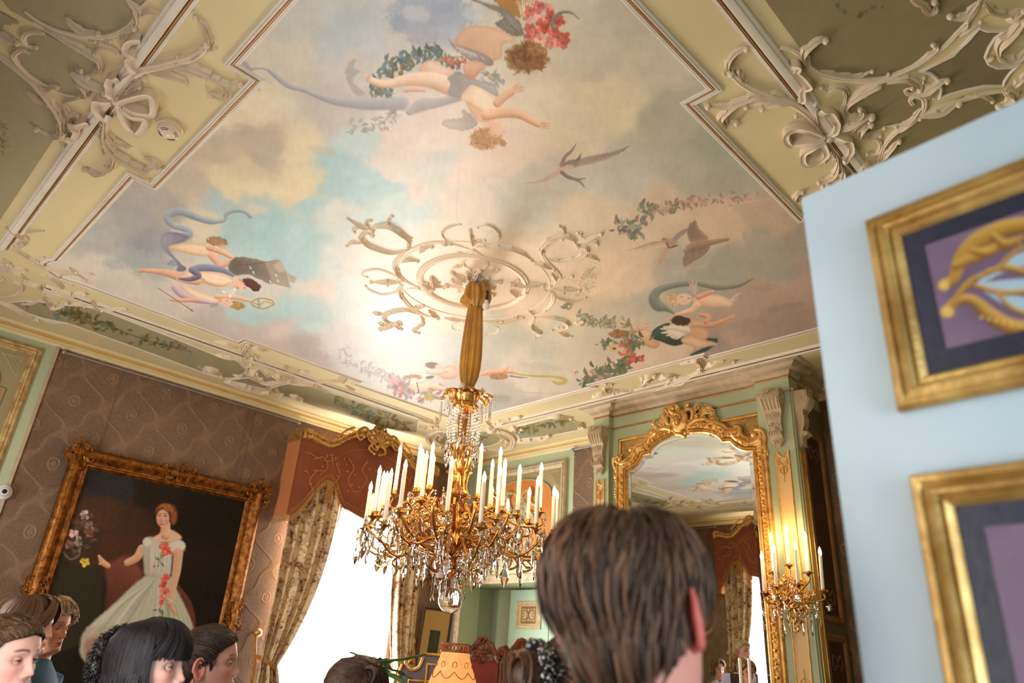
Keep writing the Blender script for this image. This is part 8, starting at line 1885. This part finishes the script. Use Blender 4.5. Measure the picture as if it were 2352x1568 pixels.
person('woman in a white jacket resting her chin on her hand, seen in the mirror', c11, rad(55), rad(-4), 0, rad(50), (206, 152, 132), 'wave', (150, 118, 90), (218, 210, 200), (60, 60, 70), 30, chin=True, open_coat=(110, 124, 150))
# ================================================================== FAR CORNER: DOORS, PICTURE, LAMP, FURNITURE, FERN
def far_door():
    yb = YF+ND
    for k, (x0, x1, lab) in enumerate(((-5.60, -5.045, 'left mint green door leaf in the niche below the overdoor panel'), (-5.035, -4.60, 'right mint green door leaf in the niche, mostly behind the man'))):
        t = thing('door_leaf', lab, 'door', ((x0+x1)/2, yb, .01)); b = MB(); b.box(((x0+x1)/2, yb-.002, 1.162), (x1-x0, .05, 2.30)); b.obj('leaf', M['mint'], t, smooth=False)
        w = x1-x0; xa, xb = x0+.10, x1-.10
        for z1, z0 in ((2.20, 1.93), (1.83, 1.46), (1.36, .80), (.70, .16)):
            P = [(xa, yb-.027, z0), (xb, yb-.027, z0), (xb, yb-.027, z1), (xa, yb-.027, z1)]; r = MB(); pr = [(0, 0), (0, .012), (.012, .018), (.02, .012), (.03, .016), (.036, .004), (.038, 0)]
            r.sweep(P, pr, (0, -1, 0), closed=True)
            if np.vstack(r.v)[:, 0].min() < xa-.02: r = MB(); r.sweep(P[::-1], pr, (0, -1, 0), closed=True)
            pm = r.obj('panel_moulding', M['framebeige'], t, ang=30)
            b = MB(); b.box(((xa+xb)/2, yb-.029, (z0+z1)/2), (xb-xa-.06, .004, z1-z0-.06)); pf = b.obj('panel_field', M['tanpanel'], t, smooth=False)
            f = MB(); c = ((xa+xb)/2, yb-.032, (z0+z1)/2); hw, hh = (xb-xa)*.27, min(.075, (z1-z0)*.3)
            f.sweep([(c[0]-hw, c[1], c[2]-hh), (c[0]+hw, c[1], c[2]-hh), (c[0]+hw, c[1], c[2]+hh), (c[0]-hw, c[1], c[2]+hh)], rod_prof(0, .016, .003, 3), (0, -1, 0), closed=True)
            for m in (-1, 1):
                for n in (-1, 1):
                    for q, r0 in (([(0, 0), (.3*m, .5*n), (.7*m, .6*n), (.75*m, .2*n), (.5*m, .1*n)], .007), ([(.1*m, .8*n), (.4*m, .85*n), (.8*m, .8*n)], .006), ([(0, .2*n), (.2*m, .7*n), (0, .9*n)], .006)):
                        curl(f, c, X3, Z3, -Y3, [(a*hw, b_*hh) for a, b_ in q], r0, .003, sq=.3, seg=5, ball=False)
            f.obj('arabesque', M['brownpaint'], pf, ang=60)
        if k == 0: b = MB(); b.ball((x1-.045, yb-.07, 1.05), .022, 10, 8); b.tube([(x1-.045, yb-.03, 1.05), (x1-.045, yb-.07, 1.05)], .008, 8); b.obj('knob', M['gold'], t)
    # carved architrave round the niche and its frieze
    P = [(NX0, YF, 0), (NX0, YF, NZ), (NX1, YF, NZ), (NX1, YF, 0)]
    pr = [(.0, 0), (0, .015), (.015, .026), (.03, .018), (.05, .03), (.075, .024), (.09, .008), (.09, 0)]
    r = MB(); r.sweep(P, pr, (0, -1, 0))
    if np.vstack(r.v)[:, 0].min() > NX0-.02: r = MB(); r.sweep(P, [(-a, b) for a, b in pr], (0, -1, 0))
    struct(r.obj('trim_60', M['framebeige'], ang=30))
    c = MB()
    for k in range(44): z = .04+k*.052; curl(c, (NX0-.05, YF-.024, z), X3, Z3, -Y3, [(-.015, -.018), (.012, 0), (-.012, .02)], .009, .004, seg=5, ball=False)
    for k in range(26): x = NX0+k*.054; curl(c, (x, YF-.024, NZ+.05), X3, Z3, -Y3, [(-.02, -.014), (0, .014), (.02, -.008)], .009, .004, seg=5, ball=False)
    struct(c.obj('trim_61', M['framebeige'], ang=60))
M['tanpanel'] = varied('tan_panel', (192, 164, 112), (182, 152, 102), 4, .6); M['brownpaint'] = varied('brown_arabesque', (124, 92, 54), (108, 78, 44), 12, .6)
far_door()
def small_picture():
    q = lambda y, z, d=0: np.array([XL+.02+d+.05*(z-1.5)/.58, y, z])
    y0, y1, z0, z1 = 4.86, 5.225, 1.42, 2.06
    t = thing('framed_print', 'narrow brown framed print with a wide tan mount right of the window', 'picture', (XL+.03, (y0+y1)/2, z0))
    r = MB(); P = [q(y0, z0), q(y1, z0), q(y1, z1), q(y0, z1)]; ez = np.cross(P[1]-P[0], P[3]-P[0]); ez /= np.linalg.norm(ez)
    r.sweep(P, [(-.012, 0), (-.012, .022), (.0, .026), (.01, .018), (.012, 0)], ez, closed=True); r.obj('frame', M['darkwood'], t, ang=30)
    def card(a0, a1, b0, b1, d, name, m, par):
        b = MB(); b.grid(np.array([[q(a0, b0, d), q(a1, b0, d)], [q(a0, b1, d), q(a1, b1, d)]])); b.grid(np.array([[q(a0, b0, d-.006), q(a1, b0, d-.006)], [q(a0, b1, d-.006), q(a1, b1, d-.006)]])); return b.obj(name, m, par, smooth=False)
    card(y0, y1, z0, z1, .008, 'mount', nmat('tan_mount', (190, 152, 92), .7), t)
    card(y0+.115, y1-.115, z0+.18, z1-.20, .011, 'print', varied('dark_print', (70, 72, 52), (34, 36, 28), 14, .6), t)
small_picture()
def wall_bracket():
    t = thing('wall_bracket', 'dark gilt scroll wall bracket between window and corner', 'wall bracket', (XL+.01, 5.0, 2.2))
    b = MB(); o = (XL+.02, 5.0, 2.42)
    for m in (-1, 1):
        curl(b, o, Y3, Z3, X3, [(.12*m, .02), (.13*m, -.06), (.06*m, -.10), (.03*m, -.16), (.02*m, -.20)], .016, .012); curl(b, o, Y3, Z3, X3, [(.02*m, -.06), (.05*m, -.02), (.09*m, -.04)], .012, .006)
    b.ball((XL+.04, 5.0, 2.20), (.022, .022, .03), 10, 8); foliage(b, o, Y3, Z3, X3, (0, -.08), .05, .06, 18, 3, .011); b.obj('scroll', M['golddark'], t, ang=60)
    b = MB(); b.box((XL+.09, 5.0, 2.445), (.16, .30, .025)); b.obj('shelf', M['golddark'], t, smooth=False)
wall_bracket()
def table_lamp():
    c = atd(1046, 1500, 3.55); base = np.array([c[0], c[1], 0]); zt = c[2]+.042
    tb = thing('side_table', 'small round side table under the fringed lamp', 'table', base)
    b = MB(); b.lathe([(.22, .72), (.30, .725), (.305, .74), (.30, .755), (.001, .756)], base, 28); b.obj('table_top', M['darkwood'], tb)
    b = MB(); b.lathe([(.05, .10), (.03, .2), (.045, .4), (.025, .6), (.06, .72)], base, 16); b.obj('pedestal', M['darkwood'], tb)
    for k in range(3): a = k*2*PI/3; b = MB(); b.tube(cat_rom([base+[.03*math.cos(a), .03*math.sin(a), .14], base+[.14*math.cos(a), .14*math.sin(a), .10], base+[.22*math.cos(a), .22*math.sin(a), .022]], 6), .02, 8); b.obj('leg', M['darkwood'], tb)
    t = thing('table_lamp', 'glowing table lamp with a pleated peach silk shade and fringe', 'lamp', base+Z3*.757)
    b = MB(); b.lathe([(.08, .757), (.085, .77), (.03, .80), (.02, .86), (.05, .98), (.055, 1.06), (.025, 1.16), (.012, 1.22), (.012, zt-.1), (.001, zt-.09)], base, 20); b.obj('base', M['gold'], t)
    s_ = MB(); G = []
    pr = [(zt-.035, .070), (zt-.06, .074), (zt-.10, .088), (zt-.16, .112), (zt-.21, .130), (zt-.26, .137), (zt-.33, .140)]
    for z, r in pr: G.append([base+np.array([r*(1+.012*math.sin(40*a))*math.cos(a), r*(1+.012*math.sin(40*a))*math.sin(a), z]) for a in np.linspace(0, 2*PI, 160, endpoint=False)])
    s_.grid(np.array(G), cv=True); sh = s_.obj('lamp_shade', M['shade'], t, ang=180)
    k_ = MB()
    for z, r in ((zt-.035, .073), (zt, .071)): k_.tube([base+np.array([r*math.cos(a), r*math.sin(a), z]) for a in np.linspace(0, 2*PI, 40)], .004, 6)
    for k in range(26):
        a, a2 = k*2*PI/26, (k+1)*2*PI/26; p = lambda q, z: base+np.array([.072*math.cos(q), .072*math.sin(q), z]); k_.tube([p(a, zt-.035), p(a2, zt)], .0025, 4); k_.tube([p(a2, zt-.035), p(a, zt)], .0025, 4)
    k_.obj('gallery', M['shadetrim'], sh)
    d_ = MB()
    for z, r in ((zt-.205, .131),): d_.tube([base+np.array([r*math.cos(a), r*math.sin(a), z+.004*math.sin(12*a)]) for a in np.linspace(0, 2*PI, 90)], .003, 5)
    for k in range(9):
        a = k*2*PI/9; P = [base+np.array([(.1035+.01*math.sin(f*PI))*math.cos(a+f*2*PI/9), (.1035+.01*math.sin(f*PI))*math.sin(a+f*2*PI/9), zt-.125-.03*math.sin(f*PI)]) for f in np.linspace(0, 1, 9)]; d_.tube(P, .0018, 4)
        for m in (-1, 1): d_.tube([base+np.array([.090*math.cos(a+m*.13*math.sin(f*PI*2)*.9), .090*math.sin(a+m*.13*math.sin(f*PI*2)*.9), zt-.095+.014*math.cos(f*PI*2)]) for f in np.linspace(0, .5, 8)], .0016, 4)
    d_.obj('braid', M['shadetrim'], sh)
    f_ = MB()
    for k in range(90): a = k*2*PI/90; f_.tube([base+np.array([.140*math.cos(a), .140*math.sin(a), zt-.32]), base+np.array([.141*math.cos(a), .141*math.sin(a), zt-.40])], .0022, 4, cap=False)
    f_.obj('fringe', M['shadetrim'], sh)
    l = bpy.data.lights.new('lamp_light', 'POINT'); l.energy = 6; l.color = (1, .62, .3); l.shadow_soft_size = .03; lo = bpy.data.objects.new('lamp_light', l); COL.objects.link(lo); lo.location = base+Z3*(zt-.36)
M['shade'] = varied('peach_silk_shade', (236, 176, 112), (206, 132, 74), 30, .7, bump=.3, Emission_Color=(1.0, .40, .12, 1), Emission_Strength=.42); M['shadetrim'] = varied('rose_gold_braid', (166, 104, 62), (140, 84, 46), 40, .5)
table_lamp()
def carved_chair(px, py, dep, label, ang, wd=.30):
    c = atd(px, py, dep); t = thing('carved_chair', label, 'chair', (c[0], c[1], 0)); R = rotm(ang); ex, ey = R[:, 0], R[:, 1]; o = np.array([c[0], c[1], 0]); zt = c[2]; h = wd/2
    q = lambda a, z, d=0: o+ex*a+ey*d+Z3*z
    b = MB(); b.prism([(-h*.72, .62), (h*.72, .62), (h*.72, zt-.16), (h*.3, zt-.10), (-h*.3, zt-.10), (-h*.72, zt-.16)], ex, Z3, ey, o-ey*.02, .04); b.obj('back_cushion', M['redvelvet'], t, smooth=False)
    f = MB()
    for m in (-1, 1):
        f.tube([q(m*h*.86, .02), q(m*h*.86, zt-.13)], .022, 10); f.ball(q(m*h*.86, zt-.10), .028, 10, 8)
        for P, r in (([(m*h*.9, zt-.16), (m*h*1.02, zt-.10), (m*h*.85, zt-.06), (m*h*.68, zt-.09), (m*h*.74, zt-.13)], .018), ([(m*h*.62, zt-.11), (m*h*.45, zt-.06), (m*h*.25, zt-.03), (m*h*.1, zt-.005)], .02)): curl(f, o-ey*.03, ex, Z3, -ey, P, r, r*.6)
    f.prism([(-h*.5, zt-.15), (h*.5, zt-.15), (h*.42, zt-.07), (h*.16, zt-.02), (0, zt), (-h*.16, zt-.02), (-h*.42, zt-.07)], ex, Z3, ey, o-ey*.03, .05)
    foliage(f, o-ey*.035, ex, Z3, -ey, (0, zt-.075), h*.34, .06, 30, 3, .010); f.ball(q(0, zt+.004, -.02), .018, 10, 8); f.obj('carved_frame', M['carvedwood'], t, ang=60)
    b = MB(); b.box(q(0, .46, -.26), (wd*1.5, .46, .10), R=R); b.obj('seat', M['redvelvet'], t, smooth=False)
    for m in (-1, 1): b = MB(); b.tube([q(m*h*1.2, .0, -.44), q(m*h*1.2, .42, -.44)], .022, 8); b.obj('leg', M['carvedwood'], t)
M['redvelvet'] = varied('red_velvet', (150, 44, 22), (122, 32, 16), 6, .6, Sheen_Weight=.4); M['carvedwood'] = varied('carved_walnut', (132, 68, 30), (88, 42, 18), 16, .35)
carved_chair(1112, 1466, 5.3, 'carved walnut chair with red velvet back behind the lamp', vaz(1112, 1466)+.1, .33)
carved_chair(1198, 1470, 5.95, 'second carved chair with gilded crest behind the scrunchie', vaz(1198, 1470)-.2, .33)
def gilt_cabinet():
    c = atd(985, 1503, 4.1); R = rotm(vaz(985, 1503)+.25); ex, ey = R[:, 0], R[:, 1]; o = np.array([c[0], c[1], 0]); zt = c[2]
    t = thing('cabinet', 'mauve cabinet with scrolled gilt edging behind the lamp', 'cabinet', o)
    poly = [(-.16, .02), (.14, .02), (.14, zt), (-.02, zt), (-.03, zt-.03), (-.055, zt-.075), (-.095, zt-.085), (-.125, zt-.06), (-.15, zt-.06), (-.165, zt-.10)]
    b = MB(); b.prism(poly, ex, Z3, ey, o, .12); b.obj('carcass', varied('mauve_lacquer', (120, 104, 116), (100, 86, 98), 6, .35), t, smooth=False)
    g = MB(); oo = o-ey*.004
    curl(g, oo, ex, Z3, -ey, [(-.03, zt-.02), (-.05, zt-.07), (-.095, zt-.085), (-.13, zt-.05), (-.12, zt-.025), (-.10, zt-.04)], .010, .010); g.tube([oo+ex*-.03+Z3*zt, oo+ex*.14+Z3*zt], .010, 8)
    g.tube(cat_rom([oo+ex*-.15+Z3*(zt-.06), oo+ex*-.165+Z3*(zt-.12), oo+ex*-.15+Z3*(zt-.2), oo+ex*-.16+Z3*(zt-.4)], 6), .010, 8)
    for a0, z1 in ((-.10, zt-.14), (.0, zt-.05)): g.sweep([oo+ex*a0+Z3*.3, oo+ex*a0+Z3*z1, oo+ex*.13+Z3*z1, oo+ex*.13+Z3*.3], rod_prof(0, .014, .008, 4), -ey, closed=True)
    g.tube(cat_rom([oo+ex*-.06+Z3*(zt-.30), oo+ex*-.03+Z3*(zt-.20), oo+ex*.05+Z3*(zt-.12)], 6), .006, 6); g.obj('gilt_edging', M['goldlight'], t)
    b = MB(); b.prism([(-.09, .32), (.12, .32), (.12, zt-.15), (-.09, zt-.15)], ex, Z3, ey, o-ey*.003, .004); b.obj('inlaid_panel', varied('amber_marquetry', (168, 100, 40), (110, 56, 24), 12, .3), t, smooth=False)
gilt_cabinet()
def fern():
    c = atd(885, 1600, 3.3); t = thing('potted_fern', 'feathery green fern in front of the window, tips above the heads', 'plant', (c[0], c[1], 0))
    b = MB(); b.lathe([(.14, .85), (.19, .86), (.20, 1.06), (.21, 1.09), (.19, 1.09), (.17, 1.04), (.001, 1.03)], (c[0], c[1], 0), 24); b.obj('pot', varied('brown_glaze', (104, 70, 46), (84, 54, 34), 6, .3), t)
    b = MB(); b.lathe([(.13, 0), (.13, .03), (.03, .06), (.03, .78), (.16, .85)], (c[0], c[1], 0), 16); b.obj('plant_stand', M['darkwood'], t)
    r0 = np.array([c[0], c[1], 1.04]); j0 = atd(868, 1524, 3.3)
    tops = [[(862, 1517, 3.3), (838, 1508, 3.3), (806, 1496, 3.3)], [(884, 1516, 3.28), (925, 1511, 3.26), (974, 1501, 3.24)], [(880, 1540, 3.15), (902, 1548, 3.1), (925, 1562, 3.05)], [(850, 1545, 3.4), (835, 1560, 3.45)], [(890, 1535, 3.4), (915, 1540, 3.5), (945, 1556, 3.5)]]
    for k, tp in enumerate(tops):
        f = MB(); P = cat_rom([r0, r0*.4+j0*.6, j0]+[atd(*q) for q in tp], 8); f.tube(P, list(np.linspace(.004, .0015, len(P))), 5)
        d = np.gradient(P, axis=0)
        for j in range(17, len(P)):
            dd = d[j]/np.linalg.norm(d[j]); sd = np.cross(dd, Z3); sd /= np.linalg.norm(sd)+1e-6; L = .045*math.sin(min(1, (len(P)-j)/len(P)*1.8+.12)*PI/2)
            for m_ in (-1, 1):
                for e in (0, .5):
                    p = P[j]-dd*.012*e; q = p+sd*m_*L+dd*L*.5-Z3*.008; w = np.cross(q-p, Z3); w /= np.linalg.norm(w)+1e-6; f.add([p, (p+q)/2+w*.007+Z3*.004, q, (p+q)/2-w*.007-Z3*.004], [(0, 1, 2, 3)])
        f.obj('frond', M['fern'], t, ang=180)
M['fern'] = varied('fern_green', (84, 150, 92), (60, 124, 70), 20, .5)
fern()
